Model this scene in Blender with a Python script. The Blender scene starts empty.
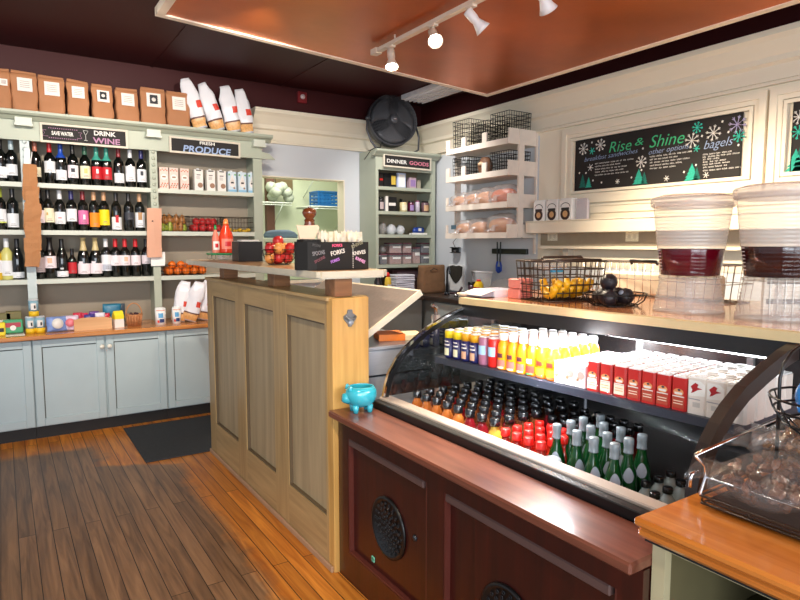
import bpy, math, random
from mathutils import Vector, Matrix, Euler, noise as mnoise
R = math.radians
PI = math.pi
col = bpy.context.scene.collection
sc = bpy.context.scene
rnd = random.Random(7)

# ------------------------------------------------------------------ camera
H, FPX, PITCH, YAW = 1.5, 610.0, R(5.34), R(33.1)
cF = Vector((math.sin(YAW)*math.cos(PITCH), math.cos(YAW)*math.cos(PITCH), -math.sin(PITCH)))
cR = Vector((math.cos(YAW), -math.sin(YAW), 0))
cU = cR.cross(cF)
cam_data = bpy.data.cameras.new('camera'); cam = bpy.data.objects.new('camera', cam_data); col.objects.link(cam)
cam_data.sensor_width = 36; cam_data.lens = FPX/800*36; cam_data.clip_start = .05
m = Matrix((cR, cU, -cF)).transposed().to_4x4(); m.translation = Vector((0, 0, H)); cam.matrix_world = m
sc.camera = cam
sc.view_settings.view_transform = 'Standard'; sc.view_settings.look = 'None'
sc.view_settings.gamma = 1; sc.view_settings.use_curve_mapping = False
sc.view_settings.exposure = 0.9

# surveying helpers: where the sight line through a photo point meets a plane
def _ray(px, py): return cF*FPX + cR*(px-400) - cU*(py-300)
def on_z(px, py, z): d = _ray(px, py); return Vector((0, 0, H)) + d*((z-H)/d.z)
def on_y(px, py, y): d = _ray(px, py); return Vector((0, 0, H)) + d*(y/d.y)
def on_x(px, py, x): d = _ray(px, py); return Vector((0, 0, H)) + d*(x/d.x)

# ------------------------------------------------------------------ world + lights
w = bpy.data.worlds.new('World'); sc.world = w; w.use_nodes = True
w.node_tree.nodes['Background'].inputs[0].default_value = (.80, .88, 1, 1)
w.node_tree.nodes['Background'].inputs[1].default_value = 0.42

def area(name, loc, target, sx, sy, power, color=(1, 1, 1)):
    l = bpy.data.lights.new(name, 'AREA'); l.shape = 'RECTANGLE'; l.size = sx; l.size_y = sy; l.energy = power; l.color = color
    o = bpy.data.objects.new(name, l); col.objects.link(o); o.location = loc
    o.rotation_euler = (Vector(target)-Vector(loc)).to_track_quat('-Z', 'Y').to_euler(); return o
def spot(name, loc, target, power, angle, color=(1, .82, .6), size=.04, blend=.5):
    l = bpy.data.lights.new(name, 'SPOT'); l.energy = power; l.color = color; l.spot_size = R(angle); l.spot_blend = blend; l.shadow_soft_size = size
    o = bpy.data.objects.new(name, l); col.objects.link(o); o.location = loc
    o.rotation_euler = (Vector(target)-Vector(loc)).to_track_quat('-Z', 'Y').to_euler(); return o
area('shopfront_window_light', (-1.6, -2.6, 1.7), (0.6, 4, 1.0), 3.0, 2.0, 95, (.86, .93, 1))
area('shopfront_window_light', (1.4, -2.6, 1.7), (1.6, 4, 1.2), 2.0, 2.0, 42, (.86, .93, 1))
# other ceiling tracks of the shop, over the wine shelves and the customer side
for x, y, tx, ty, tz, p in ((-.3, 3.3, -.2, 5.5, 1.9, 60), (.6, 3.2, .75, 5.5, 1.9, 60), (1.35, 3.3, 1.6, 5.5, 2.0, 55)):
    spot('unseen_ceiling_spot_light', (x, y, 2.78), (tx, ty, tz), p, 75, (1, .9, .78))
spot('unseen_ceiling_spot_light', (.2, 1.2, 2.85), (1.25, 3.0, .7), 75, 60, (1, .8, .55))
spot('unseen_ceiling_spot_light', (.1, .6, 2.85), (1.6, 1.2, .8), 40, 70, (1, .88, .75))
spot('unseen_ceiling_spot_light', (2.75, 4.45, 2.98), (3.9, 5.2, 1.6), 75, 95, (1, .95, .9), .08, .9)  # added fill spot without a fitting, brightens the far back corner

# ------------------------------------------------------------------ materials
def lin(c): return tuple(((v/12.92) if v <= .04045 else ((v+.055)/1.055)**2.4) for v in c)
def rgb(r, g, b): return lin((r/255, g/255, b/255))+(1,)
MATS = {}
def mat(name, c, rough=.5, metal=0, nscale=None, namt=.12, bump=0, bscale=None, coat=0, spec=None, stretch=None, emit=None, estr=1, alpha=None, trans=0):
    if name in MATS: return MATS[name]
    mt = bpy.data.materials.new(name); mt.use_nodes = True; MATS[name] = mt
    nt = mt.node_tree; b = nt.nodes['Principled BSDF']
    if isinstance(c, tuple) and len(c) == 3: c = rgb(*c)
    b.inputs['Base Color'].default_value = c; b.inputs['Roughness'].default_value = rough; b.inputs['Metallic'].default_value = metal
    b.inputs['Coat Weight'].default_value = coat; b.inputs['Coat Roughness'].default_value = .15
    if spec is not None: b.inputs['Specular IOR Level'].default_value = spec
    if trans: b.inputs['Transmission Weight'].default_value = trans
    if alpha is not None: b.inputs['Alpha'].default_value = alpha
    if emit:
        b.inputs['Emission Color'].default_value = emit; b.inputs['Emission Strength'].default_value = estr
    if nscale is None: nscale = 14
    tc = nt.nodes.new('ShaderNodeTexCoord'); mp = nt.nodes.new('ShaderNodeMapping'); nt.links.new(tc.outputs['Object'], mp.inputs[0])
    if stretch: mp.inputs['Scale'].default_value = stretch
    n = nt.nodes.new('ShaderNodeTexNoise'); n.inputs['Scale'].default_value = nscale; n.inputs['Detail'].default_value = 5
    nt.links.new(mp.outputs[0], n.inputs[0])
    mx = nt.nodes.new('ShaderNodeMix'); mx.data_type = 'RGBA'; mx.blend_type = 'MIX'
    mx.inputs[6].default_value = tuple(v*(1-namt) for v in c[:3])+(1,); mx.inputs[7].default_value = tuple(min(1, v*(1+namt)) for v in c[:3])+(1,)
    nt.links.new(n.outputs[0], mx.inputs[0]); nt.links.new(mx.outputs[2], b.inputs['Base Color'])
    if bump:
        n2 = nt.nodes.new('ShaderNodeTexNoise'); n2.inputs['Scale'].default_value = bscale or nscale*3; n2.inputs['Detail'].default_value = 4
        nt.links.new(mp.outputs[0], n2.inputs[0])
        bp = nt.nodes.new('ShaderNodeBump'); bp.inputs['Strength'].default_value = bump; bp.inputs['Distance'].default_value = .01
        nt.links.new(n2.outputs[0], bp.inputs['Height']); nt.links.new(bp.outputs[0], b.inputs['Normal'])
    return mt
def wood(name, c1, c2, axis='y', rough=.4, scale=3, coat=0, bump=.15, plank=None):
    if name in MATS: return MATS[name]
    mt = bpy.data.materials.new(name); mt.use_nodes = True; MATS[name] = mt
    nt = mt.node_tree; b = nt.nodes['Principled BSDF']; b.inputs['Roughness'].default_value = rough; b.inputs['Coat Weight'].default_value = coat
    b.inputs['Coat Roughness'].default_value = .12
    tc = nt.nodes.new('ShaderNodeTexCoord'); mp = nt.nodes.new('ShaderNodeMapping'); nt.links.new(tc.outputs['Object'], mp.inputs[0])
    s = {'x': (.6, 9, 9), 'y': (9, .6, 9), 'z': (9, 9, .6)}[axis]; mp.inputs['Scale'].default_value = s
    n = nt.nodes.new('ShaderNodeTexNoise'); n.inputs['Scale'].default_value = scale; n.inputs['Detail'].default_value = 8; n.inputs['Distortion'].default_value = .6
    nt.links.new(mp.outputs[0], n.inputs[0])
    rp = nt.nodes.new('ShaderNodeValToRGB'); rp.color_ramp.elements[0].position = .3; rp.color_ramp.elements[1].position = .7
    rp.color_ramp.elements[0].color = rgb(*c1); rp.color_ramp.elements[1].color = rgb(*c2)
    nt.links.new(n.outputs[0], rp.inputs[0]); nt.links.new(rp.outputs[0], b.inputs['Base Color'])
    bp = nt.nodes.new('ShaderNodeBump'); bp.inputs['Strength'].default_value = bump; bp.inputs['Distance'].default_value = .003
    nt.links.new(n.outputs[0], bp.inputs['Height']); nt.links.new(bp.outputs[0], b.inputs['Normal'])
    return mt
def clear(name, tint=(1, 1, 1, 1), glossy=.12, edge=.75, grough=.03, diff=0, dcol=(1, 1, 1, 1), bump=0, bscale=40):
    """thin clear sheet: see-through, with a fresnel gloss and a little milkiness"""
    mt = bpy.data.materials.new(name); mt.use_nodes = True; MATS[name] = mt
    nt = mt.node_tree; nt.nodes.clear()
    out = nt.nodes.new('ShaderNodeOutputMaterial'); tr = nt.nodes.new('ShaderNodeBsdfTransparent'); tr.inputs[0].default_value = tint
    gl = nt.nodes.new('ShaderNodeBsdfGlossy'); gl.inputs['Roughness'].default_value = grough
    df = nt.nodes.new('ShaderNodeBsdfDiffuse'); df.inputs[0].default_value = dcol
    m1 = nt.nodes.new('ShaderNodeMixShader'); m1.inputs[0].default_value = diff
    nt.links.new(tr.outputs[0], m1.inputs[1]); nt.links.new(df.outputs[0], m1.inputs[2])
    lw = nt.nodes.new('ShaderNodeLayerWeight'); lw.inputs[0].default_value = .5
    pw = nt.nodes.new('ShaderNodeMath'); pw.operation = 'POWER'; pw.inputs[1].default_value = 4; nt.links.new(lw.outputs['Facing'], pw.inputs[0])
    ad = nt.nodes.new('ShaderNodeMath'); ad.operation = 'MULTIPLY_ADD'; ad.inputs[1].default_value = edge; ad.inputs[2].default_value = glossy; ad.use_clamp = True
    nt.links.new(pw.outputs[0], ad.inputs[0])
    m2 = nt.nodes.new('ShaderNodeMixShader'); nt.links.new(ad.outputs[0], m2.inputs[0]); nt.links.new(m1.outputs[0], m2.inputs[1]); nt.links.new(gl.outputs[0], m2.inputs[2])
    nt.links.new(m2.outputs[0], out.inputs[0])
    if bump:
        tc = nt.nodes.new('ShaderNodeTexCoord'); n2 = nt.nodes.new('ShaderNodeTexNoise'); n2.inputs['Scale'].default_value = bscale; n2.inputs['Detail'].default_value = 3
        nt.links.new(tc.outputs['Object'], n2.inputs[0])
        bp = nt.nodes.new('ShaderNodeBump'); bp.inputs['Strength'].default_value = bump; bp.inputs['Distance'].default_value = .01
        nt.links.new(n2.outputs[0], bp.inputs['Height']); nt.links.new(bp.outputs[0], gl.inputs['Normal']); nt.links.new(bp.outputs[0], lw.inputs['Normal']); nt.links.new(bp.outputs[0], df.inputs['Normal'])
    return mt

def floor_material():
    mt = bpy.data.materials.new('floorboards'); mt.use_nodes = True; nt = mt.node_tree; b = nt.nodes['Principled BSDF']
    N = nt.nodes.new; L = nt.links.new
    tc = N('ShaderNodeTexCoord'); mp = N('ShaderNodeMapping'); mp.inputs['Rotation'].default_value = (0, 0, R(90)); L(tc.outputs['Object'], mp.inputs[0])
    br = N('ShaderNodeTexBrick'); br.inputs['Scale'].default_value = 1; br.inputs['Brick Width'].default_value = 2.6; br.inputs['Row Height'].default_value = .076
    br.inputs['Mortar Size'].default_value = .0022; br.inputs['Mortar Smooth'].default_value = .2; br.offset = .37
    br.inputs['Color1'].default_value = (0, 0, 0, 1); br.inputs['Color2'].default_value = (1, 1, 1, 1); br.inputs['Mortar'].default_value = (0, 0, 0, 1)
    L(mp.outputs[0], br.inputs[0])
    m2 = N('ShaderNodeMapping'); m2.inputs['Scale'].default_value = (12, .8, 1); L(tc.outputs['Object'], m2.inputs[0])
    # shift the grain per board
    ad = N('ShaderNodeVectorMath'); ad.operation = 'MULTIPLY_ADD'; ad.inputs[1].default_value = (7, 13, 3); L(br.outputs[0], ad.inputs[0]); L(m2.outputs[0], ad.inputs[2])
    n = N('ShaderNodeTexNoise'); n.inputs['Scale'].default_value = 2.2; n.inputs['Detail'].default_value = 9; n.inputs['Distortion'].default_value = 1.1; L(ad.outputs[0], n.inputs[0])
    def ramp(a, c):
        r_ = N('ShaderNodeValToRGB'); r_.color_ramp.elements[0].position = .32; r_.color_ramp.elements[1].position = .68
        r_.color_ramp.elements[0].color = rgb(*a); r_.color_ramp.elements[1].color = rgb(*c); L(n.outputs[0], r_.inputs[0]); return r_
    sheen_tone = ramp((106, 76, 52), (164, 124, 88)); fresh = ramp((182, 100, 28), (234, 152, 58))  # grey-brown has daylight sheen painted in; fresh is the plain orange tone
    # daylight sheen painted in: grey-brown open lane, plain orange along the counter and cabinets
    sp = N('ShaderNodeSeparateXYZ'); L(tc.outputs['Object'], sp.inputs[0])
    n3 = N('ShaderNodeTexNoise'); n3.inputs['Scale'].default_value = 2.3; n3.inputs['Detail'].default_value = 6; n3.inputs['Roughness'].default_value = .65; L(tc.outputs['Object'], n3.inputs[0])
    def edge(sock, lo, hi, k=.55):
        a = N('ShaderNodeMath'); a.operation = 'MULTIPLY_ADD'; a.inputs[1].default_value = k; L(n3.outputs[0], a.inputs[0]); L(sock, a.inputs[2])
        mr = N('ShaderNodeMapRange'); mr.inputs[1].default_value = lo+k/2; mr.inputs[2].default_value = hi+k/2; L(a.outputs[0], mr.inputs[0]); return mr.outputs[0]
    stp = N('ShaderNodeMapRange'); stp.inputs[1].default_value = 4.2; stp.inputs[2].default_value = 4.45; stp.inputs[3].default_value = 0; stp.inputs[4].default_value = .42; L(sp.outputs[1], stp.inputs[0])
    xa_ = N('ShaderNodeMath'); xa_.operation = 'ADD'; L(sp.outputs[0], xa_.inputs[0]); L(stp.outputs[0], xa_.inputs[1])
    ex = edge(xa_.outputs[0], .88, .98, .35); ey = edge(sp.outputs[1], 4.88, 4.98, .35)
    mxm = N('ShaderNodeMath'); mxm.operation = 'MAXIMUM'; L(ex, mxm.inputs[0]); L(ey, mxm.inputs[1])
    mx = N('ShaderNodeMix'); mx.data_type = 'RGBA'; L(mxm.outputs[0], mx.inputs[0]); L(sheen_tone.outputs[0], mx.inputs[6]); L(fresh.outputs[0], mx.inputs[7])
    # per board tone and joints
    hv = N('ShaderNodeHueSaturation'); mr = N('ShaderNodeMapRange'); mr.inputs[3].default_value = .82; mr.inputs[4].default_value = 1.14; L(br.outputs[0], mr.inputs[0]); L(mr.outputs[0], hv.inputs['Value']); L(mx.outputs[2], hv.inputs['Color'])
    mj = N('ShaderNodeMix'); mj.data_type = 'RGBA'; mj.inputs[7].default_value = rgb(38, 22, 12); L(br.outputs['Fac'], mj.inputs[0]); L(hv.outputs[0], mj.inputs[6])
    L(mj.outputs[2], b.inputs['Base Color'])
    rr = N('ShaderNodeMapRange'); rr.inputs[3].default_value = .34; rr.inputs[4].default_value = .5; L(n.outputs[0], rr.inputs[0]); L(rr.outputs[0], b.inputs['Roughness'])
    bp = N('ShaderNodeBump'); bp.inputs['Strength'].default_value = .25; bp.inputs['Distance'].default_value = .002; L(n.outputs[0], bp.inputs['Height']); L(bp.outputs[0], b.inputs['Normal'])
    return mt

# paint and surfaces
cream = mat('cream_paint', (232, 222, 200), .42, nscale=3, namt=.03)
white_wall = mat('white_wall', (226, 222, 216), .6, nscale=3, namt=.03)
grey_wall = mat('pale_grey_wall', (206, 210, 214), .35, nscale=3, namt=.03)
maroon = mat('maroon_paint', (60, 18, 19), .55, nscale=1.2, namt=.12, spec=.25)
hatch_green = mat('pale_green_wall', (200, 206, 176), .6, nscale=3, namt=.04)
sage = mat('sage_paint', (168, 174, 156), .45, nscale=5, namt=.05)
sage_shelf = mat('sage_shelf_paint', (196, 200, 186), .4, nscale=6, namt=.05)
taupe = mat('taupe_backing', (150, 138, 120), .6, nscale=4, namt=.05)
blue_grey = mat('blue_grey_cabinet_paint', (176, 190, 192), .42, nscale=6, namt=.05, bump=.05)
groove = mat('dark_groove', (84, 86, 80), .8)
black = mat('black_plastic', (14, 14, 15), .35)
black_matt = mat('black_matt', (16, 15, 15), .7)
blackwire = mat('black_wire', (26, 22, 20), .35, metal=.6)
brownwire = mat('bronze_wire', (74, 60, 50), .35, metal=.6)
steel = mat('brushed_steel', (176, 180, 188), .35, metal=.2, nscale=30, stretch=(.2, 1, 6))
darksteel = mat('dark_steel', (70, 74, 80), .3, metal=.7)
chrome = mat('chrome', (210, 210, 212), .12, metal=1)
wirechrome = mat('chrome_wire', (170, 168, 160), .25, metal=.9)
white_p = mat('white_plastic', (236, 236, 234), .3)
white_paper = mat('white_paper', (236, 234, 228), .7)
chalk = mat('chalk_white', (225, 222, 215), .9)
blackboard = mat('blackboard', (30, 26, 24), .75, nscale=3, namt=.3)
signframe = mat('sign_frame_paint', (206, 196, 178), .6)
kraft = mat('kraft_paper', (168, 114, 76), .75, nscale=9, namt=.12, bump=.35, bscale=16)
kraft_dark = mat('kraft_paper_bag', (172, 118, 74), .8, nscale=9, namt=.12, bump=.5, bscale=20)
counterwood = wood('counter_oak', (176, 108, 54), (214, 146, 84), 'x', .25, 3, coat=.4)
butcher = wood('varnished_pine', (176, 98, 34), (222, 140, 62), 'y', .18, 3, coat=.7)
boardwood = wood('worktop_pine', (190, 120, 78), (222, 156, 108), 'y', .16, 3, coat=.6)
tanwood = wood('aged_tan_wood', (160, 130, 86), (190, 160, 112), 'z', .42, 3, coat=.1)
tanwood_h = wood('aged_tan_rail_wood', (158, 130, 88), (190, 160, 112), 'y', .42, 3, coat=.1)
tanpanel = wood('worn_grey_tan_panel', (156, 136, 104), (182, 160, 124), 'z', .5, 2)
postwood = wood('yellow_pine_post', (186, 140, 74), (216, 170, 98), 'z', .4, 2.5, coat=.1)
blockwood = wood('brown_block_wood', (110, 72, 44), (150, 104, 66), 'x', .5, 3)
redwood = wood('dark_mahogany', (44, 11, 7), (64, 17, 10), 'z', .3, 3, coat=.3)
ledgewood = wood('ledge_mahogany', (96, 50, 36), (128, 76, 58), 'y', .3, 3, coat=.35)
laminate = mat('speckled_laminate', (126, 116, 112), .35, nscale=60, namt=.25)
cream_edge = mat('cream_edging', (226, 218, 196), .4)
barwood = wood('bar_top_wood', (196, 150, 100), (224, 182, 132), 'y', .28, 3, coat=.4)
glass = clear('clear_glass', glossy=.0003, edge=.004)
mirrorglass = clear('side_glass', tint=(.45, .5, .54, 1), glossy=.45, edge=.3, grough=.02)
baggy = clear('clear_crinkled_bag', tint=(.96, .95, .94, 1), glossy=.10, edge=.35, grough=.16, diff=.16, dcol=(.85, .82, .8, 1), bump=1.0, bscale=45)
acrylic = clear('frosted_ribbed_plastic', tint=(.96, .94, .92, 1), glossy=.03, edge=.5, grough=.10, diff=.22, dcol=(.86, .82, .78, 1))
tankclear = clear('clear_tank_plastic', tint=(.98, .97, .97, 1), glossy=.02, edge=.35, grough=.08, diff=0)
milkyp = clear('milky_tank_plastic', tint=(.95, .93, .90, 1), glossy=.03, edge=.4, grough=.12, diff=.34, dcol=(.84, .78, .72, 1))
pouch = clear('snack_pouch_film', tint=(.97, .96, .95, 1), glossy=.05, edge=.3, grough=.14, diff=.05, bump=1.0, bscale=40)
tubclear = clear('clear_tub_plastic', tint=(.95, .95, .96, 1), glossy=.06, grough=.08, diff=.12, dcol=(.85, .85, .88, 1))
winedark = mat('dark_wine_glass', (10, 12, 10), .08, spec=.7)
copper = mat('copper_sheet', (190, 92, 14), .3, metal=.6, nscale=1.6, namt=.5, bump=.25, bscale=2.2)
trackwhite = mat('track_white', (220, 205, 185), .4)

# ------------------------------------------------------------------ mesh builder
def rotm(rot): return Euler(rot).to_matrix().to_4x4() if rot else None
class MB:
    def __init__(s): s.v = []; s.f = []; s.mi = []; s.sm = []
    def _add(s, vs, fs, mi=0, smooth=False, M=None):
        b = len(s.v)
        if M is not None: vs = [M @ Vector(p) for p in vs]
        s.v.extend([tuple(p) for p in vs])
        for f in fs: s.f.append(tuple(i+b for i in f)); s.mi.append(mi); s.sm.append(smooth)
        return s
    def box(s, c, d, mi=0, rot=None, M=None, ch=0):
        x, y, z = d[0]/2, d[1]/2, d[2]/2
        if ch and min(x, y, z) > ch*1.2:
            k = ch; vs = []; fs = []
            # chamfered box: 24 verts
            idx = {}
            for sx in (-1, 1):
                for sy in (-1, 1):
                    for sz in (-1, 1):
                        idx[(sx, sy, sz)] = len(vs)
                        vs += [(sx*x, sy*(y-k), sz*(z-k)), (sx*(x-k), sy*y, sz*(z-k)), (sx*(x-k), sy*(y-k), sz*z)]
            I = lambda sx, sy, sz, a: idx[(sx, sy, sz)]+a
            for sg in (-1, 1):
                q = [I(sg, -1, -1, 0), I(sg, 1, -1, 0), I(sg, 1, 1, 0), I(sg, -1, 1, 0)]; fs.append(q if sg > 0 else q[::-1])
                q = [I(-1, sg, -1, 1), I(-1, sg, 1, 1), I(1, sg, 1, 1), I(1, sg, -1, 1)]; fs.append(q if sg > 0 else q[::-1])
                q = [I(-1, -1, sg, 2), I(1, -1, sg, 2), I(1, 1, sg, 2), I(-1, 1, sg, 2)]; fs.append(q if sg > 0 else q[::-1])
            for a in (-1, 1):
                for b in (-1, 1):
                    fs.append([I(a, b, -1, 0), I(a, b, -1, 1), I(a, b, 1, 1), I(a, b, 1, 0)])
                    fs.append([I(a, -1, b, 0), I(a, -1, b, 2), I(a, 1, b, 2), I(a, 1, b, 0)])
                    fs.append([I(-1, a, b, 1), I(-1, a, b, 2), I(1, a, b, 2), I(1, a, b, 1)])
                    for c_ in (-1, 1): fs.append([I(a, b, c_, 0), I(a, b, c_, 1), I(a, b, c_, 2)])
        else:
            vs = [(-x, -y, -z), (x, -y, -z), (x, y, -z), (-x, y, -z), (-x, -y, z), (x, -y, z), (x, y, z), (-x, y, z)]
            fs = [(0, 3, 2, 1), (4, 5, 6, 7), (0, 1, 5, 4), (1, 2, 6, 5), (2, 3, 7, 6), (3, 0, 4, 7)]
        T = Matrix.Translation(Vector(c)) @ (rotm(rot) or Matrix.Identity(4))
        if M is not None: T = M @ T
        return s._add(vs, fs, mi, False, T)
    def bb(s, x0, x1, y0, y1, z0, z1, mi=0, ch=0): return s.box(((x0+x1)/2, (y0+y1)/2, (z0+z1)/2), (abs(x1-x0), abs(y1-y0), abs(z1-z0)), mi, ch=ch)
    def hexa(s, pts, mi=0):
        """8 points: bottom ring 0-3, top ring 4-7"""
        return s._add(pts, [(0, 3, 2, 1), (4, 5, 6, 7), (0, 1, 5, 4), (1, 2, 6, 5), (2, 3, 7, 6), (3, 0, 4, 7)], mi)
    def prism(s, poly, y0, y1, mi=0, M=None, plane='xz'):
        """extrude a 2-D outline; plane xz -> along y, yz -> along x, xy -> along z"""
        n = len(poly)
        def P(a, b, t): return {'xz': (a, t, b), 'yz': (t, a, b), 'xy': (a, b, t)}[plane]
        vs = [P(a, b, y0) for a, b in poly]+[P(a, b, y1) for a, b in poly]
        fs = [tuple(range(n)), tuple(range(2*n-1, n-1, -1))]+[(i, i+n, (i+1) % n+n, (i+1) % n) for i in range(n)]
        return s._add(vs, fs, mi, False, M)
    def lathe(s, prof, seg=20, c=(0, 0, 0), mi=0, M=None, smooth=True, sx=1, sy=1):
        vs = []; fs = []; n = len(prof)
        for r, z in prof:
            for k in range(seg):
                a = 2*PI*k/seg; vs.append((c[0]+r*math.cos(a)*sx, c[1]+r*math.sin(a)*sy, c[2]+z))
        for i in range(n-1):
            for k in range(seg):
                k2 = (k+1) % seg; fs.append((i*seg+k, i*seg+k2, (i+1)*seg+k2, (i+1)*seg+k))
        if prof[0][0] > 1e-5: fs.append(tuple(range(seg-1, -1, -1)))
        if prof[-1][0] > 1e-5: fs.append(tuple((n-1)*seg+k for k in range(seg)))
        return s._add(vs, fs, mi, smooth, M)
    def cyl(s, p0, p1, r, seg=12, mi=0, r1=None):
        p0 = Vector(p0); p1 = Vector(p1); d = p1-p0; q = d.to_track_quat('Z', 'Y').to_matrix().to_4x4(); q.translation = p0
        return s.lathe([(r, 0), (r if r1 is None else r1, d.length)], seg, (0, 0, 0), mi, q)
    def tube(s, pts, r, seg=5, mi=0, closed=False):
        pts = [Vector(p) for p in pts]; n = len(pts); vs = []; fs = []; up0 = None
        for i, p in enumerate(pts):
            a = pts[(i-1) % n] if (closed or i > 0) else p; b = pts[(i+1) % n] if (closed or i < n-1) else p
            t = (b-a).normalized() if (b-a).length > 1e-9 else Vector((0, 0, 1))
            up = up0 or (Vector((0, 0, 1)) if abs(t.z) < .9 else Vector((1, 0, 0)))
            u = (up-t*up.dot(t));
            if u.length < 1e-4: u = t.orthogonal()
            u.normalize(); up0 = u; v = t.cross(u)
            for k in range(seg):
                an = 2*PI*k/seg; vs.append(p+u*(r*math.cos(an))+v*(r*math.sin(an)))
        m_ = n if closed else n-1
        for i in range(m_):
            j = (i+1) % n
            for k in range(seg):
                k2 = (k+1) % seg; fs.append((i*seg+k, i*seg+k2, j*seg+k2, j*seg+k))
        if not closed: fs.append(tuple(range(seg-1, -1, -1))); fs.append(tuple((n-1)*seg+k for k in range(seg)))
        return s._add(vs, fs, mi, True)
    def loft(s, rings, mi=0, caps=True, M=None, smooth=True):
        n = len(rings[0]); vs = [p for r_ in rings for p in r_]; fs = []
        for i in range(len(rings)-1):
            for k in range(n):
                k2 = (k+1) % n; fs.append((i*n+k, i*n+k2, (i+1)*n+k2, (i+1)*n+k))
        if caps: fs.append(tuple(range(n-1, -1, -1))); fs.append(tuple((len(rings)-1)*n+k for k in range(n)))
        return s._add(vs, fs, mi, smooth, M)
    def quad(s, a, b, c, d, mi=0): return s._add([a, b, c, d], [(0, 1, 2, 3)], mi)
    def mesh(s, name, mats):
        me = bpy.data.meshes.new(name); me.from_pydata(s.v, [], s.f)
        for m_ in (mats if isinstance(mats, (list, tuple)) else [mats]): me.materials.append(m_)
        me.polygons.foreach_set('material_index', s.mi); me.polygons.foreach_set('use_smooth', s.sm); me.update(); return me
    def build(s, name, mats, parent=None, **kw): return link(name, s.mesh(name, mats), parent, **kw)

def link(name, me, parent=None, loc=None, rot=None, label=None, cat=None, group=None, kind=None):
    o = bpy.data.objects.new(name, me); col.objects.link(o)
    if parent: o.parent = parent
    if loc is not None: o.location = loc
    if rot is not None: o.rotation_euler = rot
    if label: o['label'] = label
    if cat: o['category'] = cat
    if group: o['group'] = group
    if kind: o['kind'] = kind
    return o
def thing(name, label, cat, loc=(0, 0, 0), rot=(0, 0, 0), group=None): return link(name, None, None, loc, rot, label, cat, group)
def struct(name, mb, mats): return mb.build(name, mats, kind='structure')
CACHE = {}
def cached(key, fn):
    if key not in CACHE: CACHE[key] = fn()
    return CACHE[key]
def bezier(p0, p1, p2, n=8):
    p0, p1, p2 = Vector(p0), Vector(p1), Vector(p2)
    return [p0*(1-t)**2+p1*2*t*(1-t)+p2*t*t for t in [i/n for i in range(n+1)]]

def write(txt, size, origin, right, up, m_, parent=None, name='lettering', shear=0, bold=0, align='LEFT', width=None, depth=.0006):
    cu = bpy.data.curves.new('txt', 'FONT'); cu.body = txt; cu.size = size; cu.shear = shear; cu.offset = bold; cu.extrude = depth; cu.align_x = align; cu.resolution_u = 3
    to = bpy.data.objects.new('txt', cu); col.objects.link(to)
    dg = bpy.context.evaluated_depsgraph_get(); me = bpy.data.meshes.new_from_object(to.evaluated_get(dg)); bpy.data.objects.remove(to)
    r_ = Vector(right).normalized(); u = Vector(up).normalized(); n = r_.cross(u)
    sx = 1
    if width:
        xs = [v.co.x for v in me.vertices]; sx = width/max(1e-6, (max(xs)-min(xs)))
    M = Matrix((r_, u, n)).transposed().to_4x4(); M.translation = Vector(origin)
    me.transform(M @ Matrix.Diagonal((sx, 1, 1, 1))); me.materials.clear(); me.materials.append(m_); me.update()
    return link(name, me, parent)
# ================================================================== THE ROOM
XW, YW, ZC = 4.1, 5.85, 3.05
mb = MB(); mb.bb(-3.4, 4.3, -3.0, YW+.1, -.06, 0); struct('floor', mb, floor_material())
mb = MB(); mb.bb(-3.4, 4.3, -3.0, YW+.1, ZC, ZC+.08)
for x in (-2.4, -1.2, 0, 1.2, 2.4, 3.6): mb.bb(x-.012, x+.012, -3, YW, ZC-.006, ZC, 0)
struct('ceiling', mb, maroon)
# back wall with the serving hatch
HX0, HX1, HZ0, HZ1 = 2.17, 3.10, 1.12, 2.165
mb = MB()
mb.bb(-3.4, 2.09, YW, YW+.12, 0, 2.46); mb.bb(-3.4, 2.09, YW, YW+.12, 2.46, 2.79, 1); mb.bb(2.09, HX0, YW, YW+.12, 0, 2.79); mb.bb(HX1, XW+.2, YW, YW+.12, 0, 2.79); mb.bb(HX0, HX1, YW, YW+.12, 0, HZ0); mb.bb(HX0, HX1, YW, YW+.12, HZ1, 2.79)
mb.bb(-3.4, XW+.2, YW, YW+.12, 2.79, ZC, 1)
struct('wall_back', mb, [grey_wall, maroon])
mb = MB(); mb.bb(XW, XW+.12, -3, YW, 0, 1.30, 1); mb.bb(XW, XW+.12, -3, 3.99, 1.30, 2.80, 0); mb.bb(XW, XW+.12, 3.99, YW, 1.30, 2.46, 1); mb.bb(XW, XW+.12, 3.99, YW, 2.46, 2.80, 0); mb.bb(XW, XW+.12, -3, YW, 2.80, ZC, 2)
struct('wall_right', mb, [cream, grey_wall, maroon])
# room seen through the hatch
struct('wall_kitchen_back', MB().bb(1.5, 4.2, 7.7, 7.8, 0, 2.9), hatch_green); struct('wall_kitchen_left', MB().bb(1.4, 1.5, YW+.12, 7.8, 0, 2.9), hatch_green)
struct('wall_kitchen_right', MB().bb(4.2, 4.3, YW+.12, 7.8, 0, 2.9), hatch_green); struct('ceiling_kitchen', MB().bb(1.4, 4.3, YW+.12, 7.8, 2.9, 2.98), hatch_green); struct('floor_kitchen', MB().bb(1.4, 4.3, YW+.12, 7.8, -.06, 0), hatch_green)
area('kitchen_ceiling_light', (2.9, 6.8, 2.85), (2.9, 6.9, 0), .9, .5, 19, (1, .98, .88))
mb = MB()   # hatch lining + sill
mb.bb(HX0-.002, HX0+.012, YW-.012, YW+.13, HZ0, HZ1-.012); mb.bb(HX1-.012, HX1+.002, YW-.012, YW+.13, HZ0, HZ1-.012); mb.bb(HX0, HX1, YW-.012, YW+.13, HZ1-.012, HZ1); mb.bb(HX0-.03, HX1+.03, YW-.06, YW+.14, HZ0-.03, HZ0)
struct('trim_1', mb, cream)
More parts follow.
